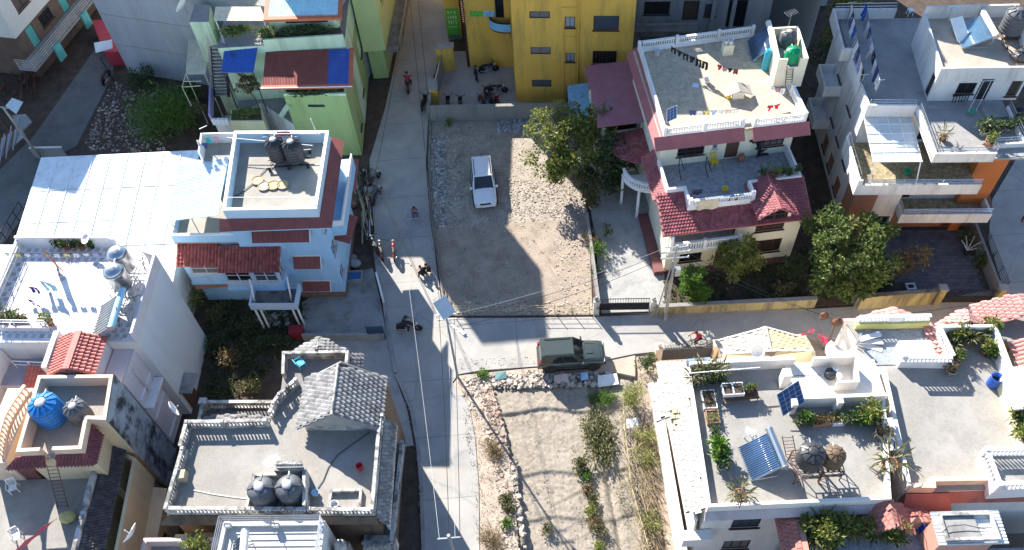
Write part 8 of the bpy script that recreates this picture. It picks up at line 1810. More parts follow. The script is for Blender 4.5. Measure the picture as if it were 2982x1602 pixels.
rowline(K('T4',1500,790,9.7),K('T4',1600,770,9.7),[('shirt',cm('scarlet',(.6,.01,.06)),'scarlet shirt',.5),('shirt',cm('scarlet',(.6,.01,.06)),'scarlet cloth',.45)],'short line with scarlet clothes by the cream tower','scarlet clothes line')
rowline(K('T4',1520,640,9.8),K('T4',1640,660,9.8),[('cloth',cm('white',(.7,.7,.68)),'white cloth',.3),('cloth',cm('mauve',(.4,.25,.3)),'mauve cloth',.4),('cloth',cm('white',(.7,.7,.68)),'white towel',.5)],'short clothes line below the cream tower','tower clothes line')
# terrace furniture
q=K('M4',1095,205,5.42); plastic_chair((q.x,q.y,5.42),0.2,color('yellow plastic',(.75,.55,.01),.4),'yellow plastic chair on the cream house terrace')
t=thing('swing_frame','dark steel swing frame on the cream house terrace','frame',K('M4',940,200,5.42))
for x in (850,1050):
 a=K('M4',x-5,140,6.9); MB().tube([K('M4',x+5,320 if x<900 else 300,5.42),K('M4',x-12,230,6.4),a],.03,6).build('leg',M_IRON,t); MB().tube([K('M4',x+30,250,5.42),a],.03,6).build('leg',M_IRON,t)
MB().tube([K('M4',845,140,6.9),K('M4',1045,125,6.9)],.03,6).build('top_bar',M_IRON,t)
q=K('M4',1300,175,5.42); t=thing('clay_jar','round clay jar beside the terrace door of the cream house','jar',(q.x,q.y,5.42)); MB().lathe([(.15,0),(.26,.18),(.27,.38),(.15,.55),(.17,.6),(.1,.6)],(q.x,q.y,5.42),16).build('jar',M_TERRA,t,True)
q=K('M4',1180,400,5.42); bucket((q.x,q.y,5.42),.22,.3,color('yellow plastic',(.75,.55,.01),.4),'yellow basin on the cream terrace near the balustrade','basin','basin')
t=thing('terrace_stair','black spiral iron stair on the cream house terrace','stair',K('M4',1420,130,5.42)); c=K('M4',1420,150,5.42)
MB().tube([c,c+Vector((0,0,3.0))],.05,6).build('pole',M_IRON,t)
for i in range(12): a=i*.5; d=Vector((math.cos(a),math.sin(a),0)); MB().obox(c+d*.4+Vector((0,0,.25+.22*i)),d*.38,Vector((-d.y,d.x,0))*.12,(0,0,.015)).build('tread',M_IRON,t)
for i,(k,x,y) in enumerate((('dark',1455,270),('spiky',1520,265),('yellow',1560,275),('dark',1620,265),('black',1660,265),('dark',1715,245))):
 q=K('M4',x,y+15,6.1); pot(k,(q.x,q.y,6.1),'potted plant on the right terrace parapet of the cream house, '+ORD[i],'pots on the cream terrace parapet',.9)
for nm,x,y,dr,c,kd in (('striped dark towel',975,380,.6,(.09,.08,.12),'cloth'),('black trousers',1255,425,.6,(.02,.02,.02),'trousers'),('blue white cloth',1208,420,.25,(.2,.25,.5),'cloth'),('cream patterned sheet',1065,455,.9,(.62,.54,.38),'cloth')):
 q=K('M4',x,y,6.36); w=.35 if nm!='cream patterned sheet' else .7; garment(kd,q+Vector((-w,-.12,0)),q+Vector((w,-.09,0)),dr,cm(nm,c),nm+' hung over the terrace parapet of the cream house','laundry on the cream terrace parapet')
# brick house roof
f=bf
lo=Vector((*f.w(6.75,8.8),11.7)); hi=Vector((*f.w(8.6,8.9),12.6)); solar_heater(lo,hi,2.3,'silver blue tube solar heater on the brick house stair roof',20,mat('silver blue tube',(.22,.38,.52),.15,var=.15,bump=0,spec=.7),mat('white enamel cylinder',(.7,.7,.68),.35,bump=0))
q=K('T5',1445,215,12.3); tag(MB().obox(q,(.45,.1,0),(-.2,.6,.5),(0,-.012,.015)).build('white_board',M_PLAST),'white flat board leaning behind the solar heater','board')
water_tank((*f.w(10.3,9.2),11.9),.75,1.7,M_GTANK,'dark water tank at the right edge of the stair roof',ribs=10,lidm=M_GTANK)
tank_stand((*f.w(10.3,9.2),11.5),1.2,1.2,.3,'low rusty stand under the dark tank on the stair roof',f.rz,M_RUST)
t=thing('scrap_frame','heap of dark tarpaulin and bars below the dark tank','scrap heap',(*f.w(10.2,6.8),11.5)); rnd=random.Random(8)
for i in range(12):
 a=Vector((*f.w(10.2+rnd.uniform(-.6,.6),7+rnd.uniform(-.8,.8)),11.52)); MB().tube([a,a+Vector((rnd.uniform(-.6,.6),rnd.uniform(-.6,.6),rnd.uniform(.2,.9)))],.03,5).build('bar',M_RUST,t)
MB().blob((*f.w(10.3,6.8),11.7),.6,.6,.35,10,6,.15).build('tarpaulin',M_BTANK,t)
cols=[('white',(.7,.7,.7)),('navy',(.03,.04,.12)),('white',(.7,.7,.7)),('royal blue',(.03,.10,.45)),('grey',(.3,.32,.36)),('white',(.7,.7,.7)),('dark blue',(.04,.06,.18)),('lilac',(.45,.38,.55)),('white',(.7,.7,.7)),('black',(.02,.02,.02))]
for li,(a,b,nm) in enumerate((((640,20),(730,560),'left rooftop line'),((745,25),(850,600),'right rooftop line'))):
 items=[(('shirt','trousers','cloth')[(i*7+li)%3],cm(cols[(i+3*li)%10][0],cols[(i+3*li)%10][1]),cols[(i+3*li)%10][0]+' laundry',.95+.15*(i%3)) for i in range(10)]
 A=K('T5',*a,11.0); B=K('T5',*b,11.0); rowline(A,B,items,'long clothes line, %s of the brick house'%nm,nm+' of the brick house',fill=.9)
 for p in (A,B): t=thing('line_post','steel post at the %s end of the %s of the brick house'%('far' if p is A else 'near',nm),'post',(p.x,p.y,9.16)); MB().tube([(p.x,p.y,9.16),(p.x,p.y,11.05)],.035,6).build('post',M_GALV,t); MB().tube([(p.x-.3,p.y,11.02),(p.x+.3,p.y,11.02)],.025,5).build('arm',M_GALV,t)
q=K('T5',1065,110,9.2); t=thing('stool','small white stool at the back of the brick house roof','stool',(q.x,q.y,9.17)); MB().box(q.x-.2,q.x+.2,q.y-.2,q.y+.2,9.6,9.66).build('seat',M_PLAST,t)
for dx in (-.17,.17):
 for dy in (-.17,.17): MB().box(q.x+dx-.02,q.x+dx+.02,q.y+dy-.02,q.y+dy+.02,9.17,9.6).build('leg',M_PLAST,t)
q=K('T5',1525,850,9.2); t=thing('garden_swing','child swing with green seat hanging from a steel frame','swing',(q.x,q.y,9.17)); top=K('T5',1640,590,11.4)
for s in (-.25,.25): MB().tube([(q.x+s,q.y,9.45),(top.x+s,top.y-.2,11.4)],.015,5).build('rope',M_PLAST,t)
MB().box(q.x-.3,q.x+.3,q.y-.15,q.y+.15,9.4,9.45).build('seat',color('green plastic',(.02,.35,.18),.4),t); MB().tube([(top.x-.6,top.y-.2,11.42),(top.x+.6,top.y-.2,11.42)],.03,6).build('bar',M_GALV,t)
q=K('T5',1700,840,9.18); tag(MB().box(q.x-.75,q.x+.75,q.y-.6,q.y+.7,9.165,9.3).build('water_cover',M_GTERR),'square raised concrete cover on the brick house terrace','cover')
q=K('T5',1870,860,9.18); bucket((q.x,q.y,9.17),.3,.5,M_BTANK,'black tub at the right edge of the brick house terrace','tub','tub')
q=K('T5',1310,1040,9.18); pot('spiky',(q.x,q.y,9.17),'lone red flowering pot on the sunny brick house terrace','pots on the brick house roof',1.2)
for i,(k,x,y,s) in enumerate((('dark',1610,985,1.7),('dark',1670,970,1.3),('dark',1740,960,1.2),('dark',1790,955,1.2),('dark',1850,930,1.3),('yellow',1650,1070,1.2))):
 q=K('T5',x,y+20,9.18); pot(k,(q.x,q.y,9.17),'potted plant in the corner of the brick house terrace, '+ORD[i],'corner pots on the brick house',s)
q=K('T5',1050,1300,6.2); bucket((q.x,q.y,6.2),.24,.4,color('green plastic',(.02,.35,.18),.4),'green bucket on the patterned balcony under the glass canopy')
t=thing('bench_frame','upturned dark slatted bench on the brick house terrace','bench',K('T5',1440,760,9.2)); q=K('T5',1440,760,9.2)
for i in range(6): MB().beam(q+Vector((-.5+.2*i,0,.0)),q+Vector((-.5+.2*i,.1,.8)),.05,.03).build('slat',M_IRON,t)
MB().beam(q+Vector((-.6,.05,.5)),q+Vector((.6,.05,.5)),.05,.05).build('rail',M_IRON,t)
# roof garden house
f=af
lo=Vector((*f.w(-1.5,-.45),7.15)); hi=Vector((*f.w(-.0,-.2),8.35)); solar_heater(lo,hi,2.0,'blue tube solar heater on the roof garden house',18,mat('blue collector tube',(.07,.14,.26),.15,var=.2,bump=0,spec=.7),M_STEEL)
tank_stand((*f.w(1.45,-1.0),7.05),1.3,1.3,1.3,'rusty stand under the black tank of the roof garden house',f.rz,M_RUST); tank_stand((*f.w(2.65,-1.0),7.05),1.1,1.1,1.1,'rusty stand under the brown tank of the roof garden house',f.rz,M_RUST)
water_tank((*f.w(1.45,-1.0),8.43),.68,1.15,M_BTANK,'black ribbed water tank on stilts in the roof garden',ribs=10); water_tank((*f.w(2.65,-1.0),8.23),.55,1.05,M_BRTANK,'dusty brown water tank on stilts in the roof garden',ribs=10)
ladder(K('B4',1165,840,7.05),K('B4',1135,690,8.3),.55,'small iron ladder behind the black roof tank',6,M_RUST,side=(1,0,0))
q=K('B4',850,690,7.05); plastic_chair((q.x,q.y,7.05),2.6,M_PLAST,'white plastic chair alone on the roof garden house')
solar_panel(K('B4',1160,410,8.1),(.62,.25,.25),(-.12,.5,.35),'blue solar panel leaning on a white pillar of the roof garden',cells=(4,5))
q=K('B4',920,50,4.2); dish((q.x,q.y,3.0),.42,'pale round satellite dish on the cream tile canopy',aim=(0,-.5,1))
wh=M_PLAST; wd=mat('weathered planter wood',(.36,.2,.12),.85,var=.2)
for i,(x,y,L,W,m,lm,rz,lab) in enumerate(((680,385,.62,.75,wh,None,0,'white planter of bare soil, left of the raised pair'),(752,380,.62,.75,wh,None,0,'white planter of bare soil, right of the raised pair'),(548,430,.75,1.15,wh,leaf_olive,0,'tall white planter of green seedlings at the left parapet'),(575,560,.7,.8,wd,leaf_yel,0,'wooden planter of yellow seedlings at the left parapet'),(1345,590,.45,.55,wd,leaf_dry,0,'wooden planter of dry stalks, first of three'),(1395,585,.45,.55,wd,leaf_dry,0,'wooden planter of dry stalks, second of three'),(1440,578,.45,.55,wd,leaf_dry,0,'wooden planter of dry stalks, third of three'),(1500,570,.62,.75,wh,leaf_yel,0,'white square planter of yellow plants by the rear wall'),(605,730,.65,.45,wh,leaf_dark,0,'white low planter near the left skirt roof'))):
 q=K('B4',x,y,7.1); z=7.05+(.45 if i<2 else 0); planter((q.x,q.y,z),L,W,.3,m,lab,lm,120,.28,f.rz,.11)
t=thing('plant_bench','low steel bench carrying planters and pots','bench',K('B4',770,390,7.05)); a=K('B4',650,395,7.45); b=K('B4',915,370,7.45)
MB().slab([(a.x,a.y-.35,7.48),(b.x,b.y-.35,7.48),(b.x,b.y+.35,7.48),(a.x,a.y+.35,7.48)],.04).build('top',M_RUST,t)
for u in (.03,.97):
 for d in (-.3,.3): p=a.lerp(b,u); MB().tube([(p.x,p.y+d,7.05),(p.x,p.y+d,7.46)],.025,5).build('leg',M_RUST,t)
for i,(k,x,y,s,z) in enumerate((('dark',805,345,.8,7.48),('terra',850,335,.8,7.48),('terra',885,330,.8,7.48),('terra',845,355,.7,7.48))):
 q=K('B4',x,y,7.6); pot(k,(q.x,q.y,z),'small pot on the plant bench of the roof garden, '+ORD[i],'pots on the plant bench',s*.8)
for i,(k,x,y,s) in enumerate((('spiky',420,265,1.2),('spiky',470,270,1.3),('dark',520,275,1.0),('spiky',500,215,1.4),('black',575,275,1.1),('spiky',560,225,1.4),('dark',640,270,1.1),('spiky',620,235,1.3))):
 q=K('B4',x,y+12,7.1); pot(k,(q.x,q.y,7.05),'potted plant under the rear left pipe of the roof garden, '+ORD[i],'rear left pots of the roof garden',s)
for i,(k,x,y,s) in enumerate((('dark',1215,590,1.0),('black',1260,570,1.3),('terra',1300,570,1.0),('dark',1560,575,1.2),('dark',1610,570,1.1),('black',1650,570,1.2),('yellow',1720,540,1.8),('black',1720,580,1.5),('terra',1800,560,1.0))):
 q=K('B4',x,y+10,7.1); pot(k,(q.x,q.y,7.05),'potted plant along the blue shaded rear wall of the roof garden, '+ORD[i],'rear wall pots of the roof garden',s)
for i,(k,x,y,s) in enumerate((('dark',600,680,1.0),('black',610,795,1.6),('black',620,830,1.7),('black',620,870,1.5),('dark',635,925,1.3))):
 q=K('B4',x,y,7.1); pot(k,(q.x,q.y,7.05),'bright leafy pot along the left parapet of the roof garden, '+['farthest','second from the back','middle one','second from the front','nearest'][i],'left parapet pots of the roof garden',s)
for i,(k,x,y,s) in enumerate((('spiky',775,1150,1.6),('spiky',1880,930,2.0),('dry',1830,690,1.6))):
 q=K('B4',x,y,7.1); pot(k,(q.x,q.y,7.05),['spiky plant at the front parapet of the roof garden','large spiky plant in a crate at the right parapet','pot of purple brown twigs by the plank table'][i],'single pots of the roof garden',s)
q=K('B4',1860,790,7.1); bucket((q.x,q.y,7.05),.25,.3,color('cobalt plastic',(.02,.1,.45),.4),'cobalt blue basin by the right parapet of the roof garden','basin','basin')
t=thing('plank_table','weathered plank table along the right parapet of the roof garden','table',K('B4',1850,640,7.1)); a=K('B4',1845,560,7.6); b=K('B4',1905,800,7.6)
for i in range(4): o=Vector((.16*i,0,0)); MB().beam(a+o,b+o,.14,.03).build('plank',mat('bleached plank',(.5,.47,.43),.85,var=.15,objrand=.2),t)
for p in (a,b): MB().box(p.x,p.x+.05,p.y-.03,p.y+.03,7.05,7.58).build('leg',M_RUST,t); MB().box(p.x+.45,p.x+.5,p.y-.03,p.y+.03,7.05,7.58).build('leg',M_RUST,t)
tag(MB().tube([K('B4',385,225,8.3),K('B4',930,180,8.3)],.035,6).build('white_pipe',M_PURE),'long white pipe above the rear left pots of the roof garden','pipe')
q=K('B4',480,185,7.1); t=thing('gas_drum','blue grey drum lying behind the rear pots of the roof garden','drum',(q.x,q.y,7.1)); MB().tube([(q.x-.7,q.y+.15,7.4),(q.x+.6,q.y+.15,7.4)],.3,16).build('shell',mat('slate blue drum',(.16,.24,.32),.5),t)
q=K('B4',1450,240,7.45); t=thing('chair_stack','black stool with two white round cushions on the upper roof terrace','stool',(q.x,q.y,7.42)); MB().lathe([(.3,7.42),(.32,7.8),(.28,7.85)],(q.x,q.y,0),16).build('seat',M_BTANK,t,True)
for dx,dy in ((.3,.2),(.38,-.25)): MB().lathe([(.15,7.45),(.17,7.85),(.1,7.9)],(q.x+dx,q.y+dy,0),14).build('cushion',M_PLAST,t,True)
# spiral stair between the roofs
t=thing('spiral_stair','grey spiral stair between the roof garden house and its neighbour','stair',K('B5',640,-200,6.6)); c=K('B5',650,-120,6.0)
for i in range(14): a=2.2+i*.33; d=Vector((math.cos(a),math.sin(a),0)); MB().obox(c+d*.75+Vector((0,0,-1+.15*i)),d*.7,Vector((-d.y,d.x,0))*.16,(0,0,.03)).build('tread',M_OWHITE,t)
MB().tube([c-Vector((0,0,2)),c+Vector((0,0,1.6))],.08,8).build('pole',M_GALV,t)
t=thing('iron_fence','black iron grille on the upper terrace of the roof garden house','grille',K('B4',1280,240,7.4)); A=K('B4',1190,240,8.3); B=K('B4',1385,235,8.3)
for i in range(12): p=A.lerp(B,i/11); MB().tube([DZ(p,7.42),p],.015,4).build('bar',M_IRON,t)
MB().tube([A,B],.02,5).build('rail',M_IRON,t)
# neighbour roof
for (x,y),z,lab in (((1680,150),6.6,'cobalt blue drum on the neighbour roof beside the lemon shed'),):
 q=K('B5',x,y,z); drum((q.x,q.y,z),.32,.85,color('cobalt plastic',(.02,.1,.45),.4),lab)
q=K('B5',1668,-190,6.65); drum((q.x,q.y,6.6),.3,.8,color('turquoise plastic',(.05,.45,.6),.4),'turquoise drum among the pots inside the balustrades')
rnd=random.Random(21)
for i in range(16):
 x=(1350,1400,1450,1500,1560,1600,1640,1680,1380,1390,1400,1620,1650,1700,1480,1420)[i]; y=(-260,-215,-225,-240,-225,-220,-245,-260,-180,-130,-90,-110,-90,-60,-190,-60)[i]
 q=K('B5',x,y+20,6.65); pot(('terra','yellow','black','dark','spiky')[i%5],(q.x,q.y,6.6),'pot in the plant corner of the balustrade house, '+('rear row, '+ORD[i] if i<8 else 'front group, '+ORD[i-8]),'plant corner pots of the balustrade house',rnd.uniform(1.0,1.6))
for i,(x,y) in enumerate(((1840,370),(1850,420),(1870,470),(1865,530),(1890,570))):
 q=K('B5',x,y,6.65); pot(('black','yellow','dark')[i%3],(q.x,q.y,6.6),'pot along the right parapet of the balustrade house, '+['farthest','second','third','fourth','nearest'][i],'right parapet pots of the balustrade house',1.5)
q=K('B5',1370,60,6.65); pot('dry',(q.x,q.y,6.6),'dry brown pot below the middle balustrade of the neighbour roof','single pots of the balustrade house',1.3)
# coral house garden
rnd=random.Random(5)
for i in range(22):
 x=(300,340,390,430,330,390,440,360,420,470,540,580,620,640,560,730,760,800,860,900,930,960)[i]; y=(1215,1205,1210,1230,1260,1260,1265,1310,1320,1330,1215,1225,1235,1215,1250,1250,1260,1255,1250,1260,1270,1280)[i]
 q=K('B5',x,y+25,5.6); pot(('yellow','dark','spiky','yellow','terra')[i%5],(q.x,q.y,5.54),'pot on the coral tile house, '+('far left','left','middle','right','far right')[min(4,i//5)]+' group, '+ORD[i%5],'pots of the coral tile house',rnd.uniform(1.2,1.9))
q=K('B5',1195,1240,5.6); drum((q.x,q.y,5.54),.42,.95,color('deep blue plastic',(.015,.07,.42),.4),'large open deep blue drum on the coral tile house roof')
tag(MB().tube([K('B5',1305,1255,8.5),K('B5',1360,1205,8.6),K('B5',1480,1195,8.6),K('B5',1640,1230,8.5)],.02,5).build('hose',M_IRON),'black hose arching over the ribbed shed roof','hose')
# railed roof house
f=bcf; lo=Vector((*f.w(1.9,.2),7.75)); hi=Vector((*f.w(2.75,.3),8.7)); solar_heater(lo,hi,1.6,'solar heater with white cylinder on the railed roof',10,None,mat('white enamel cylinder',(.7,.7,.68),.35,bump=0))
q=K('B2',310,1370,6.5); pot('yellow',(q.x,q.y,5.64),'bushy yellow green plant on the pink wing of the railed house','single pots of the railed house',2.0)
dish(tuple(K('B1',1040,1310,6.0)),.55,'white satellite dish on the pink parapet at the bottom edge',aim=(-.85,.35,.6))
# green building: dish and plants
dish(tuple(K('T2',250,110,8.6)),.8,'large white satellite dish on the pale green block',aim=(-.85,.25,.55))
# ================================================================ vegetation
G0=lambda t,x,y,z=0: tuple(K(t,x,y,z))
tree('large leafy tree with yellow green top in the vacant lot',G0('S',1668,520),5.6,[(-1.2,1.2,4.8,2.4,1.9,1.3,30),(1.2,1.0,4.6,2.0,1.7,1.2,22),(-1.7,-.3,3.2,1.9,1.5,1.3,20),(.4,-.2,3.6,2.3,1.6,1.3,24),(-.6,-1.3,2.4,1.8,1.2,1.1,14)],leaf_yel,seed=3,leaf=.2,dens=1.1,trunk=.16)
tree('darker glossy tree beside the rounded porch of the cream house',G0('S',1782,560),4.8,[(0,.6,3.8,1.5,1.3,1.0,18),(1.0,.5,3.4,1.1,1.1,.9,10),(-.9,0,2.8,1.3,1.1,1.0,12),(-.3,-.7,2.2,1.3,.8,.9,10)],leaf_dark,seed=5,leaf=.2,dens=1.0)
tree('olive sapling row at the right edge of the vacant lot',G0('S',1706,600),2.8,[(.1,.7,2.0,.8,1.0,.8,10),(.2,-.1,1.4,.7,.9,.7,10),(.6,1.2,2.2,.7,.7,.6,6)],leaf_olive,seed=6,leaf=.17,trunk=.07)
bush('brown dry shrub on the planting strip beside the plot',G0('S',1720,708),.75,1.1,leaf_dry,500,.13,seed=2)
bush('green clipped shrub on the planting strip by the driveway',G0('S',1742,745),.8,1.2,leaf_fresh,700,.12,seed=3)
bush('low dark shrub at the lower end of the planting strip',G0('S',1738,800),.6,.8,leaf_dark,400,.12,seed=4)
bush('small dark shrub halfway up the planting strip',G0('S',1762,690),.5,1.3,leaf_dark,350,.12,seed=14)
tree('slim bright green tree behind the garden wall near the pole',G0('S',2010,878),3.4,[(0,.2,2.6,.75,.75,.8,12),(.35,-.3,1.6,.8,.7,.8,12),(-.2,-.1,1.9,.7,.7,.7,8)],leaf_fresh,seed=8,leaf=.2,trunk=.07,narrow=.35)
tree('round bright mango tree in front of the cream house',G0('S',2135,830),4.0,[(0,.5,3.2,1.3,1.2,.9,18),(.3,-.2,2.3,1.4,1.2,.9,16),(-.8,.3,2.6,.9,.8,.7,8)],leaf_yel,seed=9,leaf=.21,trunk=.09,narrow=.35)
tree('broad dense green tree between the cream and brick houses',G0('S',2440,850),6.2,[(-1.2,1.9,4.9,1.7,1.5,1.2,20),(1.0,1.4,4.6,1.9,1.5,1.2,22),(-.6,.0,3.6,2.3,1.5,1.3,24),(1.5,-.2,3.2,1.6,1.3,1.2,16),(-1.4,-.6,2.4,1.3,1.1,1.1,12),(.6,-1.0,2.0,1.6,.9,1.0,12)],leaf_mid,seed=10,leaf=.2,dens=1.15,trunk=.17)
bush('dark sprawling shrub at the right corner of the cream house',G0('S',2300,800),1.3,1.9,leaf_dark,900,.16,seed=12,clusters=14)
bush('small pale shrub left of the broad green tree',G0('S',2275,855),.8,1.1,leaf_olive,450,.15,seed=11)
tree('thin dry yellowish tree in the paved yard',G0('S',2630,800),2.9,[(.2,.2,2.0,1.1,.9,.8,12),(-.5,-.2,1.5,.8,.7,.7,8)],leaf_dry,seed=13,leaf=.15,dens=.8,trunk=.05)
bush('dark shrubs along the right fence of the paved yard',tuple((*bf.w(9.6,-1.6),0)),.8,1.3,leaf_dark,500,.15,seed=15)
bush('dark plants in the far right corner of the paved yard',tuple((*bf.w(9.3,.4),0)),.8,1.2,leaf_olive,400,.16,seed=16)
tree('tall tree filling the gap behind the brick house',G0('T5',440,620),8.6,[(0,.2,7.4,1.5,1.4,1.2,18),(.3,-.8,6.2,1.3,1.2,1.2,14),(-.4,-.6,4.8,1.4,1.3,1.3,12),(.1,.9,6.0,1.2,1.2,1.2,10)],leaf_yel,seed=17,leaf=.2,trunk=.14)
tree('dark evergreen shrub tree low in the gap beside the brick house',G0('T5',390,680),4.6,[(0,0,3.4,1.2,1.3,1.3,14)],leaf_dark,seed=18,leaf=.18)
# far left lot
b=bush('large feathery bright green bush in the rubble lot',G0('T1',1250,950),3.0,3.0,leaf_fresh,7000,.3,seed=20,narrow=.16,clusters=50)
bush('dark green bush below the blank concrete wall',G0('T1',1070,650),1.6,1.9,leaf_dark,1400,.17,seed=21,clusters=16)
bush('green creeper bush under the yellowed sheets',G0('T2',300,760),1.2,2.0,leaf_fresh,900,.2,seed=22,clusters=12)
bush('pale bushy plant beside the lilac parapet',G0('T2',330,850,2.0),.8,1.2,leaf_olive,500,.16,seed=23)
# terrace plantings of the green building
bush('leafy planting along the upper green terrace, left half',G0('T2',620,255,8.9),.9,.7,leaf_mid,900,.15,seed=24,clusters=14).scale=(1.9,.6,1)
bush('leafy planting along the upper green terrace, right half',G0('T2',1120,255,8.9),.9,.6,leaf_dark,900,.15,seed=25,clusters=14).scale=(2.2,.5,1)
bush('vine spilling from the upper terrace over the red roof',G0('T2',850,290,8.7),.8,.9,leaf_mid,700,.17,seed=26)
bush('dark planting in the trough of the lower green terrace',G0('T2',1200,710,6.5),.6,.45,leaf_dark,700,.13,seed=27,clusters=12).scale=(3.2,.5,1)
tree('leggy vine climbing past the red and blue roofs',G0('T2',770,780,4.0),3.0,[(-.5,.6,3.2,.5,.6,.8,8),(-.2,.1,2.0,.9,.7,.6,12),(-.7,1.4,3.7,.4,.5,.5,6)],leaf_dry,seed=28,leaf=.15,trunk=.05,name='climbing_vine',cat='vine')
bush('mixed plants in the yellow walled planter',G0('T2',690,860,4.0),.9,.6,leaf_mid,700,.14,seed=29,clusters=12).scale=(1.4,.6,1)
bush('trailing plant over the planter wall',G0('T2',620,870,3.9),.5,.5,leaf_olive,300,.13,seed=30)
# dark garden between the houses
rnd=random.Random(31)
for i,(x,y,r,h,m,lab) in enumerate(((1650,1040,.9,1.2,leaf_olive,'loose pale shrub at the back of the dark garden'),(1620,1230,1.2,.9,leaf_dark,'low dark ground plant in the middle of the dark garden'),(1720,1330,1.1,1.3,leaf_dry,'brownish shrub at the near side of the dark garden'),(1880,1250,1.3,.8,leaf_dark,'dark ground plant toward the grey roof house'),(1860,1120,1.0,.8,leaf_dark,'dark ground plant behind the stone porch'))):
 bush(lab,G0('M1',x,y),r,h,m,600,.15,seed=40+i)
bush('yellow green cordyline by the left corner of the blue house',G0('M1',1490,910),.7,1.8,leaf_yel,220,.5,seed=46,narrow=.12,clusters=5)
bush('small olive shrub behind the grey roof house',G0('B2',760,200,.0),.9,1.6,leaf_olive,600,.15,seed=47)
bush('brown shrub beside the olive shrub behind the grey roof house',G0('B2',690,215,.0),.7,1.1,leaf_dry,400,.14,seed=48)
bush('small weedy tuft on the courtyard wall foot',G0('T3',405,935),.4,.7,leaf_yel,200,.14,seed=49)
bush('round dark shrub behind the spiked gate',G0('B4',85,190),.8,1.6,leaf_dark,900,.13,seed=50)
# field plants
F=lambda x,y: G0('B3',x,y,-.42)
b=bush('patch of dry broad bean plants in the field',F(1520,560),1.15,.55,leaf_olive,2400,.13,seed=51,clusters=40); b.scale=(1.0,2.0,1)
b=bush('bright green grass patch in the field corner',F(1545,270),1.0,.35,leaf_fresh,1800,.22,seed=52,narrow=.12,clusters=24); b.scale=(1.1,.7,1)
bush('round olive shrub on the field bed edge',F(1400,775),.65,.8,leaf_olive,700,.13,seed=53); bush('bright green weed below the olive shrub',F(1435,850),.4,.5,leaf_fresh,350,.13,seed=54)
for i,(x,y,r) in enumerate(((1440,940,.4),(1465,1010,.4),(1460,1080,.5),(1490,1170,.5),(1520,1250,.5),(1510,1370,.4))):
 bush('weed clump along the field furrow, '+['farthest','second','third','fourth','fifth','nearest'][i],F(x,y),r,.5,(leaf_dry,leaf_olive,leaf_yel)[i%3],320,.13,seed=55+i,group='furrow weeds')
bush('low green weeds at the near edge of the field',F(1140,1235),.5,.25,leaf_olive,260,.12,seed=62)
for i,(x,y) in enumerate(((660,90),(830,1010),(825,1195),(850,1080))): bush('green weed on the roadside bank, '+['farthest','second','nearest','third'][i],G0('B3',x,y,-.1),.45,.35,(leaf_fresh,leaf_olive)[i%2],300,.13,seed=64+i,group='roadside weeds')
bush('heap of dry straw stems on the roadside bank',G0('B3',735,650,-.1),.7,.35,leaf_dry,900,.3,seed=70,narrow=.06,clusters=12,cat='straw heap',name='straw_heap')
bush('dry straw at the bottom of the roadside bank',G0('B3',720,1340,-.1),.9,.3,leaf_dry,900,.3,seed=71,narrow=.06,clusters=12,cat='straw heap',name='straw_heap')
bush('tall yellow green bamboo shrub at the field fence',F(1765,290),.95,2.0,leaf_yel,1100,.22,seed=72,narrow=.16,clusters=16)
for i,(x,y) in enumerate(((1860,560),(1880,720),(1890,1210))): bush('yellowish palm like weed along the stick fence, '+['farthest','middle','nearest'][i],F(x,y),.7,1.2,leaf_yel,260,.4,seed=75+i,narrow=.1,clusters=6,group='weeds along the stick fence')
# stick fence and dry stalk pile
SF=add('stick_fence','ragged fence of dry bamboo sticks beside the field','fence',F(1740,800)); rnd=random.Random(81)
pts=[K('B3',*p,-.3) for p in ((1700,300),(1710,520),(1740,760),(1760,950),(1840,1240),(1880,1384),(1890,1450))]
bm=mat('bamboo stick',(.45,.37,.22),.75,var=.15,objrand=.25)
n=0
for i in range(len(pts)-1):
 m_=9
 for j in range(m_):
  p=pts[i].lerp(pts[i+1],(j+rnd.random()*.6)/m_); h=rnd.uniform(.7,1.5); MB().tube([p,p+Vector((rnd.uniform(-.25,.25),rnd.uniform(-.2,.2),h))],.022,5).build('stick',bm,SF)
 for z in (.35,.8): MB().tube([pts[i]+Vector((0,0,z+rnd.uniform(-.1,.1))),pts[i+1]+Vector((0,0,z))],.02,5).build('rail',bm,SF)
st=MB();
for i in range(620):
 u=rnd.random(); x=1800+rnd.gauss(40,40)+u*50; y=420+u*960; p=K('B3',x,y,-.25); a=rnd.gauss(-1.35,.5); L=rnd.uniform(.5,1.6); d=Vector((math.cos(a),math.sin(a),rnd.uniform(-.1,.25)))
 st.tube([p+Vector((0,0,rnd.uniform(0,.5))),p+d*L+Vector((0,0,rnd.uniform(.05,.5)))],rnd.uniform(.008,.02),3)
o=st.build('dry_stalks',M_STRAW); o['kind']='stuff'
tag_=None
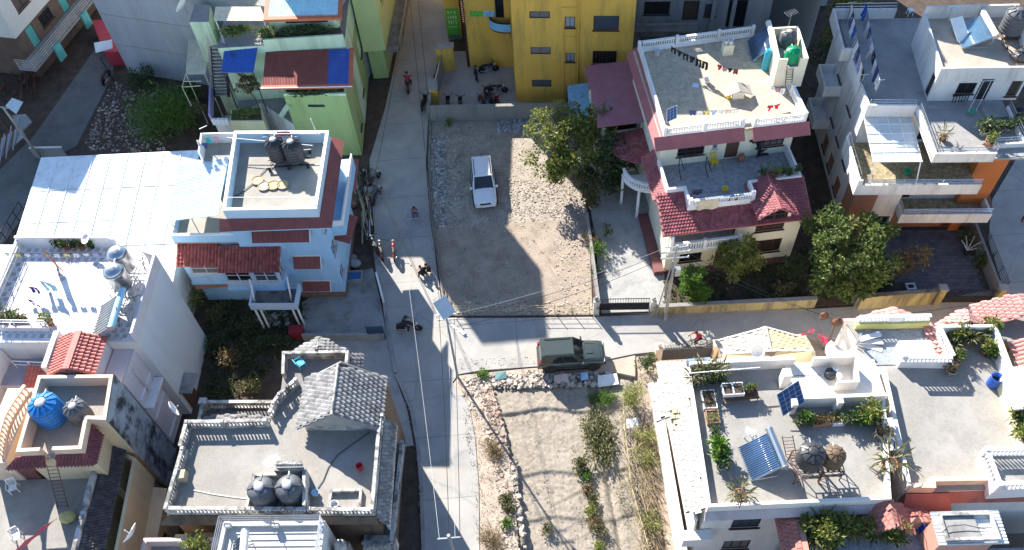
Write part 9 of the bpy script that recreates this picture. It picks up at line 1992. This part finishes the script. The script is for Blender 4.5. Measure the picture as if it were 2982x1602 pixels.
# grass along the lot edges and garden ground leaves
def tufts(name,regions,m,size,seed,z=0,narrow=.12):
 rnd=random.Random(seed); mb=MB()
 for pts,n in regions:
  xs=[p[0] for p in pts]; ys=[p[1] for p in pts]; c=0
  while c<n:
   x=rnd.uniform(min(xs),max(xs)); y=rnd.uniform(min(ys),max(ys))
   if not inpoly((x,y),pts): continue
   c+=1; leaves(mb,(x,y,z+.02),.12,.12,.08,4,size*rnd.uniform(.6,1.2),rnd,up=1.5,shell=.0,narrow=narrow)
 o=mb.build(name,m); o['kind']='stuff'; return o
tufts('garden_ground_cover',[(S((1940,895),(1940,800),(2290,745),(2420,660),(2590,660),(2590,860)),1500),(S((640,840),(900,830),(880,1000),(700,1150),(600,1200),(590,980)),1500)],leaf_dark,.22,3,-.05,.4)
tufts('dry_grass',[(S((1264,672),(1704,634),(1725,912),(1304,914)),260),(S((1250,345),(1690,340),(1700,640),(1262,668)),500),(S((1330,1110),(1440,1130),(1515,1600),(1400,1600)),500),(S((230,420),(330,240),(560,240),(580,460)),700)],leaf_dry,.16,4,0,.15)
tufts('field_weeds',[(S((1430,1130),(1830,1100),(1900,1600),(1510,1600)),350),(S((1750,1110),(1840,1100),(1900,1500),(1800,1500)),500)],leaf_olive,.15,6,-.4,.2)
# ================================================================ vehicles and people
white_p=mat('white car paint',(.72,.73,.74),.25,var=.03,scale=2,bump=0,coat=.6,spec=.5); green_p=mat('olive green car paint',(.04,.053,.046),.3,var=.05,scale=2,bump=0,coat=.7,spec=.5)
a=K('M3',676,350); q=K('M3',676,255); suv('white sports utility car parked on the gravel lot',white_p,(a.x,a.y+2.28,-.02),math.pi*1.5+.03)
a=K('S',1572,1085); b=K('S',1762,1083); c=(a+b)/2; suv('olive green sports utility car parked at the lane corner',green_p,(c.x,c.y+.95,0),math.pi-.02+math.pi)
MBK=motorbike
B_=lambda t,x,y,dz=0:(K(t,x,y,0).x,K(t,x,y,0).y,dz)
MBK('dark motorcycle ridden along the main street',(.06,.02,.02),B_('M3',112,1235),-.1,lean=0)
person('person in dark clothes riding the motorcycle on the street',B_('M3',100,1235),-.1,'ride',(.03,.03,.04),(.025,.025,.03),hat=(.02,.02,.02))
MBK('red motorcycle with rider at the top of the street',(.3,.02,.03),B_('T3',105,660),1.5,lean=0); person('person in a red jacket riding at the top of the street',B_('T3',105,655),1.5,'ride',(.32,.02,.05),(.03,.03,.05),hat=(.03,.03,.03))
MBK('black scooter parked against the court wall on the street side',(.02,.02,.022),B_('T3',215,790),1.35,True)
MBK('black motorcycle leaning along the yellow wall in the court',(.02,.02,.025),B_('T3',700,535),.1)
MBK('dark motorcycle in the middle of the court',(.03,.025,.03),B_('T3',765,690),-.05)
MBK('maroon motorcycle parked at the left of the court row',(.14,.02,.025),B_('T3',650,790),1.9); MBK('black motorcycle in the middle of the court row',(.03,.02,.02),B_('T3',705,770),2.0); MBK('red scooter parked at the right end of the court row',(.3,.02,.05),B_('T3',762,800),1.7,True)
MBK('black scooter near the low ochre pier in the court',(.02,.02,.02),B_('T3',395,800),1.6,True); MBK('grey black scooter beside the court wall',(.05,.05,.055),B_('T3',487,805),1.6,True)
person('person in black standing by the motorcycles in the court',B_('T3',610,610),.4,'stand',(.02,.02,.025),(.03,.03,.04))
MBK('dark motorcycle parked beside the blue house clutter',(.05,.03,.03),B_('M2',1660,590),1.2); MBK('muddy motorcycle parked by the street, left of a pair',(.06,.05,.05),B_('M2',1690,1000),1.8); MBK('red motorcycle parked by the street, right of a pair',(.32,.04,.03),B_('M2',1785,1000),1.65)
MBK('grey motorcycle parked furthest along the timber pile',(.1,.1,.1),B_('M2',1640,470),1.0); MBK('black motorcycle parked nearest the paired bikes',(.02,.02,.02),B_('M2',1640,960),2.0); MBK('dark red scooter behind the court row',(.2,.02,.03),B_('T3',690,730),1.9,True)
MBK('dark scooter by the lean-to of the blue house',(.03,.03,.03),B_('M2',1560,470),1.5,True)
MBK('dark motorcycle parked beside the red kiosk',(.05,.02,.02),B_('T1',800,600),1.4)
person('person in black sitting on the verge, left of the two',B_('M3',220,830),2.6,'sit',(.02,.02,.025),(.025,.025,.03)); person('person in black sitting on the verge, right of the two',B_('M3',265,800),3.4,'sit',(.025,.02,.025),(.03,.03,.035))
person('person in purple and orange sitting by the lot fence',B_('M3',145,370),-1.2,'sit',(.25,.08,.12),(.12,.1,.3))
person('person in red at the right edge on the lane',B_('M5',1905,360),-.8,'stand',(.40,.02,.05),(.2,.03,.05))
def bicycle(label,p,rz):
 t=thing('bicycle',label,'bicycle',(0,0,0)); blk=M_IRON
 for x in (-.5,.52):
  w=MB(); r=.33; w.tube([(x+r*math.cos(a),0,r+r*math.sin(a)) for a in [i*.2618 for i in range(25)]],.022,6); wo=w.build('wheel',M_TYRE,t,True)
  for i in range(8): a=i*.785; MB().tube([(x,0,r),(x+r*.95*math.cos(a),0,r+r*.95*math.sin(a))],.004,3).build('spoke',M_GALV,wo)
 for a,b in (((-.5,0,.33),(-.08,0,.3)),((-.08,0,.3),(-.2,0,.85)),((-.5,0,.33),(-.17,0,.75)),((-.17,0,.75),(.36,0,.8)),((-.08,0,.3),(.36,0,.72)),((.52,0,.33),(.34,0,.95))): MB().tube([a,b],.018,6).build('frame_tube',blk,t)
 MB().blob((-.22,0,.9),.13,.07,.035,10,5).build('saddle',blk,t,True); MB().tube([(.38,-.28,1.0),(.34,0,.97),(.38,.28,1.0)],.014,5).build('handlebar',blk,t); MB().lathe([(.09,-.01),(.09,.01)],(-.08,.04,.3),14,T=Vector((0,1,0)).to_track_quat('Z','Y').to_matrix()).build('chainring',M_GALV,t)
 for s in (-1,1): MB().obox((-.08,s*.12,.3+s*.1),(.05,0,0),(0,.05,0),(0,0,.012)).build('pedal',blk,t)
 return place(t,p,rz)
p=K('S',2022,1006); bicycle('black bicycle ridden along the lane by the spiked gate',(p.x,p.y,0),math.pi+.08); person('person in red riding the bicycle on the lane',(p.x+.05,p.y,-.02),math.pi+.08,'cycle',(.36,.03,.04),(.05,.02,.03))
# cart frame by the seated person
t=thing('push_cart','small wire push cart beside the seated person','cart',B_('M3',140,420)); q=K('M3',140,420)
for dx in (-.5,.5):
 for dy in (-.35,.35): MB().tube([(q.x+dx,q.y+dy,0),(q.x+dx,q.y+dy,.7)],.02,5).build('leg',M_GALV,t)
for dy in (-.35,.35): MB().tube([(q.x-.5,q.y+dy,.7),(q.x+.5,q.y+dy,.7)],.02,5).build('rail',M_GALV,t)
MB().tube([(q.x-.5,q.y-.35,.7),(q.x-.5,q.y+.35,.7)],.02,5).build('rail',M_GALV,t); MB().tube([(q.x+.5,q.y-.35,.7),(q.x+.5,q.y+.35,.7)],.02,5).build('rail',M_GALV,t)
# ================================================================ poles, wires, fences
M_POLE=mat('concrete pole',(.33,.32,.30),.85,var=.15); M_CABLE=color('black cable',(.015,.015,.016),.6); M_WIRE=mat('pale wire',(.5,.5,.5),.5,var=.05,bump=0)
pb=K('S',1333,1097); P1=Vector((pb.x,pb.y,0))
t=thing('solar_street_lamp','tall pole with a solar panel at the street corner','street lamp',P1); MB().tube([P1+Vector((0,0,-.3)),P1+Vector((0,0,8.0))],.085,10,.06).build('pole',M_POLE,t)
c=P1+Vector((0,0,8.15)); ax=Vector((.62,.42,0)).normalized(); ay=Vector((-.42,.62,.55)).normalized(); n=ax.cross(ay)
pn=MB().obox(c,ax*.45,ay*.6,n*.02).build('panel_frame',M_FRAME,t); cellm=mat('cell with painted reflection',(.5,.53,.55),.15,var=.08,bump=0,spec=.8)  # pale cell colour stands in for a reflection on the panel
for i in range(2):
 for j in range(2): MB().obox(c+ax*(i-.5)*.43+ay*(j-.5)*.58+n*.024,ax*.205,ay*.28,n*.004).build('cell',cellm,pn)
MB().beam(P1+Vector((0,0,6.6)),P1+Vector((.9,-1.1,7.0)),.06,.06).build('lamp_arm',M_GALV,t); MB().obox(P1+Vector((1.0,-1.22,7.0)),(.2,-.24,.0),(.08,.06,0),(0,0,.05)).build('lamp_head',M_GALV,t)
for z in (6.9,7.4): MB().beam(P1+Vector((-.6,0,z)),P1+Vector((.6,0,z)),.07,.07).build('cross_arm',M_GALV,t)
b2=K('S',1936,930); P2=Vector((b2.x,b2.y,0)); b2t=8.2
t=thing('utility_pole','concrete utility pole with crossarms before the cream house garden','utility pole',P2); MB().tube([P2,P2+Vector((0,0,b2t))],.12,10,.08).build('pole',M_POLE,t)
for z,w in ((7.9,.7),(7.4,.9),(6.8,.9)): MB().beam(P2+Vector((-w,.1,z)),P2+Vector((w,.1,z)),.07,.07).build('cross_arm',M_GALV,t); [MB().lathe([(.03,0),(.05,.05),(.03,.12)],P2+Vector((k*w,.1,z+.03)),8).build('insulator',M_PLAST,t) for k in (-.95,0,.95)]
MB().box(P2.x+.1,P2.x+.45,P2.y-.2,P2.y+.1,5.2,5.9).build('junction_box',M_GALV,t); MB().tube([P2+Vector((-.6,.3,0)),P2+Vector((-.1,.1,6.5))],.05,6).build('stay_pole',M_POLE,t)
b3=K('S',1345,1600); P3=Vector((b3.x,b3.y,0)); t=thing('utility_pole','top of a utility pole at the bottom edge of the street','utility pole',P3+Vector((0,-3,0))); Q3=P3+Vector((0,-2.0,0)); MB().tube([Q3,Q3+Vector((0,0,7.8))],.12,10,.09).build('pole',M_POLE,t); MB().beam(Q3+Vector((-.6,0,7.4)),Q3+Vector((.6,0,7.4)),.07,.07).build('cross_arm',M_GALV,t)
P4=Vector((K('T1',300,1180).x,K('T1',300,1180).y,0)); t=thing('utility_pole','grey utility pole leaning over the left lane','utility pole',P4); MB().tube([P4,K('T1',20,800,8.0)],.12,10,.08).build('pole',M_POLE,t); MB().beam(K('T1',0,800,7.9),K('T1',60,810,7.9),.08,.08).build('cross_arm',M_GALV,t)
P5=K('T2',1890,-150,8.0)
b6=K('S',2440,1120); P6=Vector((b6.x-.6,b6.y,0)); pt6=K('M5',530,1110,8.2); t=thing('utility_pole','tilted wooden pole with brown fittings by the lane','utility pole',(K('M5',440,1330).x,K('M5',440,1330).y,0)); MB().tube([(K('M5',440,1330).x,K('M5',440,1330).y,0),K('M5',525,1120,6.2)],.09,8,.07).build('pole',M_BARK,t); MB().blob(K('M5',525,1120,6.25),.3,.25,.35,10,6,.15).build('fitting',M_RUST,t); MB().blob(K('M5',430,1075,6.3),.3,.22,.3,10,6,.15).build('fitting',M_RUST,t)
wires=[('overhead cable from the corner lamp up the street',(P1+Vector((-.3,0,7.45))),K('T2',1900,-60,7.5),.5,M_CABLE),('second overhead cable from the corner lamp up the street',P1+Vector((.2,0,6.9)),K('T2',1960,-60,6.5),.5,M_CABLE),
('thick cable from the corner lamp to the garden pole',P1+Vector((.5,0,6.0)),P2+Vector((-.6,.1,6.9)),.7,M_CABLE),('upper cable from the corner lamp to the garden pole',P1+Vector((.5,0,6.9)),P2+Vector((-.6,.1,7.5)),.6,M_CABLE),('pale wire from the corner lamp to the garden pole',P1+Vector((.5,0,7.4)),P2+Vector((-.6,.1,7.95)),.5,M_WIRE),
('cable from the garden pole toward the tilted pole',P2+Vector((.6,.1,7.4)),K('M5',525,1110,6.3),.4,M_CABLE),('second cable from the garden pole toward the tilted pole',P2+Vector((.6,.1,6.9)),K('M5',430,1070,6.3),.5,M_CABLE),('cable from the tilted pole to the right edge',K('M5',525,1110,6.3),K('M5',2100,900,6.5),.3,M_CABLE),
('pale cable down the street on the left',K('S',1190,830,6.3),Q3+Vector((-.5,0,7.4)),.5,M_WIRE),('dark cable down the street in the middle',P1+Vector((-.4,0,7.45)),Q3+Vector((0,0,7.45)),.6,M_CABLE),('pale cable down the street in the middle',P1+Vector((0,0,6.9)),Q3+Vector((.3,0,7.45)),.7,M_WIRE),('dark cable down the street on the right',P1+Vector((.5,0,7.4)),Q3+Vector((.55,0,7.45)),.4,M_CABLE),
('cable from the street top to the blue house clutter',K('T2',1900,-60,7.0),K('M2',1640,430,6.0),.3,M_CABLE),('cable from the blue house clutter to the corner lamp',K('M2',1640,430,6.0),P1+Vector((-.5,0,6.8)),.5,M_CABLE),('second cable from the blue house clutter to the corner lamp',K('M2',1660,440,5.8),P1+Vector((-.5,0,7.3)),.5,M_CABLE)]
for lab,a,b,sg_,m in wires: line(a,b,lab,m,.016 if m is M_CABLE else .011,sg_,'overhead_cable','cable',20)
# wire fence on steel rails along the plot front and the lot side
WF=add('plot_fence','low fence of thin bamboo rails along the front of the plot','fence',K2('S',1500,920)); A=K('S',1318,914); B=K('S',1716,912)
for i in range(9): p=A.lerp(B,i/8); MB().tube([p,p+Vector((0,0,1.0))],.03,5).build('post',bm,WF)
for z in (.35,.65,.92): MB().tube([A+Vector((0,.02,z)),B+Vector((0,.02,z+.03))],.018,5).build('rail',bm,WF)
LF=add('lot_fence','low fence of dark poles along the street side of the lot','fence',K2('S',1250,600)); pp=[K('S',*p) for p in ((1252,350),(1248,480),(1254,560),(1264,660),(1280,780),(1296,890))]
for i in range(len(pp)-1):
 for j in range(3): p=pp[i].lerp(pp[i+1],j/3); MB().tube([p,p+Vector((0,0,.95))],.035,5).build('post',M_BARK,LF)
 for z in (.4,.85): MB().tube([pp[i]+Vector((0,0,z)),pp[i+1]+Vector((0,0,z))],.025,5).build('rail',M_BARK,LF)
# plot boundary wall to the driveway and its gate
t=add('boundary_wall','low stained wall between the plot and the driveway','wall',K2('S',1720,780)); w=Wall(t,K2('S',1748,905),K2('S',1712,640),-.1,.9,M_DIRTW,.18,caps=True); w.done()
DG=add('driveway_gate','black iron gate with hoop top across the driveway','gate',K2('S',1820,912)); A=K('S',1742,905); B=K('S',1890,903); d=B-A
for i in range(20): p=A+d*(i+.5)/20; MB().tube([p+Vector((0,0,.1)),p+Vector((0,0,1.5))],.014,4).build('bar',M_IRON,DG)
for z in (.12,.9,1.4): MB().beam(A+Vector((0,0,z)),B+Vector((0,0,z)),.04,.05).build('rail',M_IRON,DG)
MB().obox((A+B)/2+Vector((0,0,.5)),d*.49,Vector((0,.01,0)),(0,0,.38)).build('panel',M_IRON,DG)
for x,lab in ((1735,'left pale gate pier of the driveway'),(1898,'right pale gate pier with ball of the driveway')):
 t=add('gate_pier',lab,'gate pier',K2('S',x,912)); p=K('S',x,912); MB().box(p.x-.2,p.x+.2,p.y-.2,p.y+.2,-.1,1.6).build('pier',M_STAINW,t); MB().blob((p.x,p.y,1.75),.16,.16,.16,10,6).build('ball',M_STAINW,t,True)
# clutter strip along the street by the blue house
CS=add('timber_pile','pile of old timber and bamboo poles beside the street','timber pile',K2('M2',1590,620)); rnd=random.Random(91)
for i in range(34):
 u=rnd.random(); p=K('M2',1540+rnd.uniform(-20,60)+u*20,380+u*560,0); a=-1.45+rnd.gauss(0,.15); L=rnd.uniform(1.2,3.4); d=Vector((math.cos(a),math.sin(a),0)); z=rnd.uniform(.1,.5); MB().tube([p-d*L/2+Vector((0,0,z)),p+d*L/2+Vector((0,0,z+rnd.uniform(-.1,.2)))],rnd.uniform(.03,.07),6).build('pole',(M_BARK,bm,M_GALV)[i%3],CS)
for i,(x,y,c,lab) in enumerate(((1560,400,(.06,.05,.05),'dark bundle on the timber pile near the lean-to'),(1600,530,(.3,.3,.3),'pale bundle halfway along the timber pile'),(1480,640,(.16,.1,.07),'brown bundle behind the timber pile'),(1500,1080,(.3,.3,.32),'grey bundle beside the blue water trough'),(1470,1040,(.2,.17,.15),'dusty bundle near the blue water trough'))):
 q=K('M2',x,y,0); bale((q.x,q.y,-.08),.45,mat('bundle %d'%i,c,.9,var=.25,scale=4,bump=.3),lab)
q=K('M2',1490,1190,0); t=thing('water_trough','blue lined rectangular water trough beside the blue house','trough',(q.x,q.y,0)); MB().strip([(q.x-.65,q.y-.4),(q.x+.65,q.y-.4),(q.x+.65,q.y+.5),(q.x-.65,q.y+.5)],.08,-.1,.45,True).build('rim',M_CONC,t); MB().box(q.x-.56,q.x+.56,q.y-.31,q.y+.41,-.05,.3).build('lining',mat('blue lining',(.03,.14,.35),.4),t)
# low wall of the concrete yard and the panels by the road
YW2=add('yard_parapet','low white topped wall between concrete yard and street','wall',K2('S',1110,900)); MB().strip(S((1098,815),(1106,845),(1116,885)),.14,-.1,.9,False).build('wall',M_WHITE,YW2)
t=add('yard_divider','thin concrete wall across the yard in front of the grey gable house','wall',K2('S',1000,985)); MB().strip(S((884,990),(1120,990)),.16,-.1,.6,False).build('wall',M_CONC,t)
t=add('blue_gate','small dark blue sheet gate at the yard corner by the street','gate',K2('S',1113,960)); A=K('S',1100,985); MB().box(A.x-.55,A.x+.55,A.y,A.y+.06,0,1.4).build('panel',mat('navy sheet',(.04,.07,.13),.5),t); MB().box(A.x-.6,A.x-.55,A.y,A.y+.06,0,1.5).build('post',M_IRON,t)
# stone paved porch front of the blue house
b=MB(); rnd=random.Random(7); PS=add('stone_path','patch of irregular grey flagstones below the blue house balcony','paving',K2('M2',880,1480));
for i in range(26):
 q=K('M2',760+rnd.uniform(0,260),1330+rnd.uniform(60,190),0); r=rnd.uniform(.16,.34); MB().prism([(q.x+r*math.cos(a)*rnd.uniform(.7,1.1),q.y+r*math.sin(a)*rnd.uniform(.7,1.1)) for a in [k*1.047 for k in range(6)]],-.12,-.03+rnd.uniform(0,.03)).build('flagstone',M_GSTONE,PS)
# loose slabs and junk around the green car
for (x,y),c,lab,r in (((1240,110),(.55,.42,.36),'pinkish flat slab lying below the green car',(.5,.3)),((1415,90),(.3,.5,.7),'pale blue sheet of plastic by the green car',(.25,.25)),((1590,120),(.75,.74,.72),'white curved panel leaning by the field corner',(.7,.4)),((790,85),(.2,.35,.33),'dark teal mat on the roadside rubble',(.4,.25)),((1770,440),(.75,.75,.75),'white board caught in the stick fence',(.4,.3))):
 q=K('B3',x,y,.05); tag(MB().slab([(q.x-r[0],q.y-r[1],.0),(q.x+r[0],q.y-r[1]*.8,.05),(q.x+r[0]*.9,q.y+r[1],.25),(q.x-r[0]*.9,q.y+r[1],.15)],.03).build('loose_panel',mat('panel '+lab,c,.7,var=.1)),lab,'panel')
# prayer flags and laundry of the white terrace house
A=K('M1',10,530,11.0); B=K('M1',740,530,11.0); items=[('cloth',cm(n_,c),n_+' prayer flag',.3) for n_,c in (('white',(.7,.7,.68)),('lemon',(.7,.6,.2)),('white',(.7,.7,.68)),('lilac',(.5,.45,.6)),('orange',(.7,.35,.1)),('white',(.7,.7,.68)),('lemon',(.7,.6,.2)),('white',(.7,.7,.68)),('white',(.7,.7,.68)),('lilac',(.5,.45,.6)))]
rowline(A,B,items,'string of small prayer flags over the white terrace','prayer flag string',fill=.55)
a=K('M1',285,455,10.9); b=K('M1',370,555,10.9); garment('cloth',a,b,1.8,mat('orange red carpet',(.42,.10,.05),.9,var=.3,scale=4),'orange red patterned carpet hung on the white terrace','laundry on the white terrace')
for kd,x0,y0,x1,y1,dr,c,lab in (('trousers',215,780,275,790,.5,(.06,.04,.2),'violet trousers on the white terrace line'),('trousers',190,870,245,890,.8,(.05,.03,.16),'dark violet trousers on the white terrace line'),('cloth',290,740,325,745,1.0,(.35,.6,.65),'pale teal towel on the white terrace'),('shirt',325,740,415,780,.8,(.3,.55,.6),'teal shirt on the white terrace')):
 garment(kd,K('M1',x0,y0,9.9),K('M1',x1,y1,9.9),dr,cm(lab,c),lab,'laundry on the white terrace')
for i,(k,x,y) in enumerate((('dark',450,485),('terra',500,495),('dark',560,495),('terra',620,495),('black',690,490))): q=K('M1',x,y,8.85); pot(k,(q.x,q.y,8.84),'pot along the rear wall of the white terrace, '+ORD[i],'rear pots of the white terrace',1.0)
for i,(k,x,y) in enumerate((('spiky',25,1030),('dark',95,1040),('terra',150,1040),('dry',190,1045),('yellow',380,1060))): q=K('M1',x,y,8.85); pot(k,(q.x,q.y,8.84),'pot along the front rail of the white terrace, '+ORD[i],'front pots of the white terrace',1.1)
antenna(tuple(K('M1',540,700,8.85)),1.6,'thin tv antenna standing on the white terrace',.3); antenna(tuple(K('B5',1380,-230,6.65)),2.2,'tv antenna among the pots of the balustrade house',.2); antenna(tuple(K('T4',1655,200,10.9)),1.2,'small tv antenna on the cream tower',.4)
q=K('M1',690,490,8.9); dish((q.x,q.y,8.84),.35,'small white dish near the steel tanks on the white terrace',aim=(-.4,-.3,.8))
# laundry behind the blue house roof wall
for kd,x0,y0,x1,y1,dr,c,lab in (('cloth',375,130,410,128,.5,(.03,.4,.42),'teal cloth in the laundry corner of the blue house'),('cloth',430,128,470,126,.5,(.4,.25,.3),'mauve cloth in the laundry corner of the blue house'),('shirt',350,175,390,170,.5,(.04,.04,.15),'navy shirt in the laundry corner of the blue house'),('cloth',910,85,1010,85,.4,(.5,.15,.2),'red pink cloth on the rear parapet of the blue house'),('cloth',310,150,330,148,.7,(.65,.6,.62),'white cloth at the far corner of the blue house')):
 garment(kd,K('M2',x0,y0,9.8),K('M2',x1,y1,9.8),dr,cm(lab,c),lab,'laundry of the blue house')
q=K('M2',620,805,6.1); pot('spiky',(q.x,q.y,6.1),'spiky plant at the end of the blue house balcony','pots of the blue house',1.2)
# left shed corner at the frame edge
LS=add('sheet_lean_to','rusty sheet lean-tos and poles at the left edge of the lane','shed',K2('T1',80,900))
for i,(a,b,c,d,z) in enumerate((((40,790),(90,730),(170,760),(120,850),2.4),((90,860),(190,850),(240,910),(130,1010),2.2),((0,1040),(150,940),(190,1010),(0,1180),2.6))):
 MB().slab([K('T1',*a,z),K('T1',*b,z),K('T1',*c,z),K('T1',*d,z)],.05).build('roofing_sheet',(M_PALESHEET,M_CONC,M_GALV)[i],LS)
for i in range(7): a=K('T1',-20+i*26,1060-i*30,3.0); b=K('T1',-60+i*26,1300-i*30,2.6); MB().tube([a,b],.05,5).build('pole',(M_GALV,M_RUST)[i%2],LS)
for i in range(5): p=K('T1',10+i*40,1100-i*50,0); MB().tube([p,p+Vector((0,0,2.6))],.05,5).build('post',M_RUST,LS)
TP=add('timber_stack','stack of rust brown timbers leaning at the upper left','timber stack',K2('T1',150,600)); rnd=random.Random(17)
for i in range(22):
 p=K('T1',30+rnd.uniform(0,260),480+rnd.uniform(0,200),0); d=Vector((.35+rnd.gauss(0,.08),-1,0)).normalized(); L=rnd.uniform(1.5,3.5); MB().beam(p+Vector((0,0,.2)),p+d*L+Vector((0,0,rnd.uniform(.1,1.2))),.12,.08).build('timber',mat('rust brown timber',(.16,.07,.045),.9,var=.3,objrand=.3),TP)
t=add('lane_gate','white topped grey gate across the lane behind the white sheds','gate',K2('T1',380,1150)); A=K('T1',265,1175); B=K('T1',505,1170); MB().beam(A+Vector((0,0,.55)),B+Vector((0,0,.55)),.08,1.1).build('panel',M_GREYW,t); MB().beam(A+Vector((0,0,1.14)),B+Vector((0,0,1.14)),.14,.07).build('top_rail',M_PURE,t)
# black fence at the left edge
t=add('pipe_fence','dark pipe fence along the left edge beside the sheet sheds','fence',K2('M1',80,350)); A=K('M1',-60,560,2.0); B=K('M1',165,190,2.0); d=B-A
for z in (0,.6): MB().tube([A+Vector((0,0,z)),B+Vector((0,0,z))],.04,5).build('rail',M_IRON,t)
for i in range(6): p=A+d*i/5; MB().tube([DZ(p,0),p+Vector((0,0,.65))],.04,5).build('post',M_IRON,t)
# round pots in the dark garden
for i,x in enumerate((780,800,820,835)): q=K('S',x,1000,0); pot('dark',(q.x,q.y,-.1),'pot in the row at the back of the dark garden, '+ORD[i],'row of pots in the dark garden',1.0)
q=K('S',868,975,0); t=thing('red_box','dark red crate by the yard divider','crate',(q.x,q.y,0)); MB().box(q.x-.45,q.x+.45,q.y-.3,q.y+.3,-.1,.7).build('crate',mat('dark red crate',(.25,.02,.03),.6),t); MB().box(q.x-.48,q.x+.48,q.y-.33,q.y+.33,.7,.75).build('lid',mat('dark red crate',(.25,.02,.03)),t)
# bare white branched cactus in the paved yard and square stone drain
q=bf.w(9.0,-.6); t=thing('bare_plant','pale bare branched plant at the right of the paved yard','plant',(q[0],q[1],0));
for i in range(7): a=i*.9; MB().tube([(q[0],q[1],.3),(q[0]+.4*math.cos(a),q[1]+.4*math.sin(a),.9),(q[0]+.7*math.cos(a),q[1]+.7*math.sin(a),1.2)],.03,5,.012).build('branch',M_PURE,t)
MB().lathe([(.2,0),(.28,.35),(.2,.36)],(q[0],q[1],0),12).build('pot',M_BLKPOT,t)
q=K('M5',1075,860,0); t=add('drain_cover','square white framed drain opening in the paved yard','drain',(q.x,q.y,0)); MB().strip([(q.x-.32,q.y-.28),(q.x+.32,q.y-.28),(q.x+.32,q.y+.28),(q.x-.32,q.y+.28)],.1,-.05,.12,True).build('frame',M_PURE,t); MB().box(q.x-.2,q.x+.2,q.y-.16,q.y+.16,-.05,0).build('opening',M_IRON,t)
# bougainvillea twigs by the canopy
t=thing('flowering_twigs','thin twigs with bright pink flowers beside the cream tile canopy','flowering plant',K('M5',400,1330)); fl=color('pink petals',(.75,.02,.12),.6); rnd=random.Random(3)
for x,y in ((330,1190),(280,1220),(400,1230),(440,1240),(435,1270)):
 a=K('M5',x,y,2.2); MB().tube([K('M5',430,1330,0),a],.012,4).build('twig',M_BARK,t); m2=MB(); leaves(m2,a,.14,.14,.1,26,.12,rnd,shell=0); m2.build('flower',fl,t)
for k in PP:
 if k not in PUSED:
  for c in list(PP[k].children_recursive): bpy.data.objects.remove(c)
  bpy.data.objects.remove(PP[k])
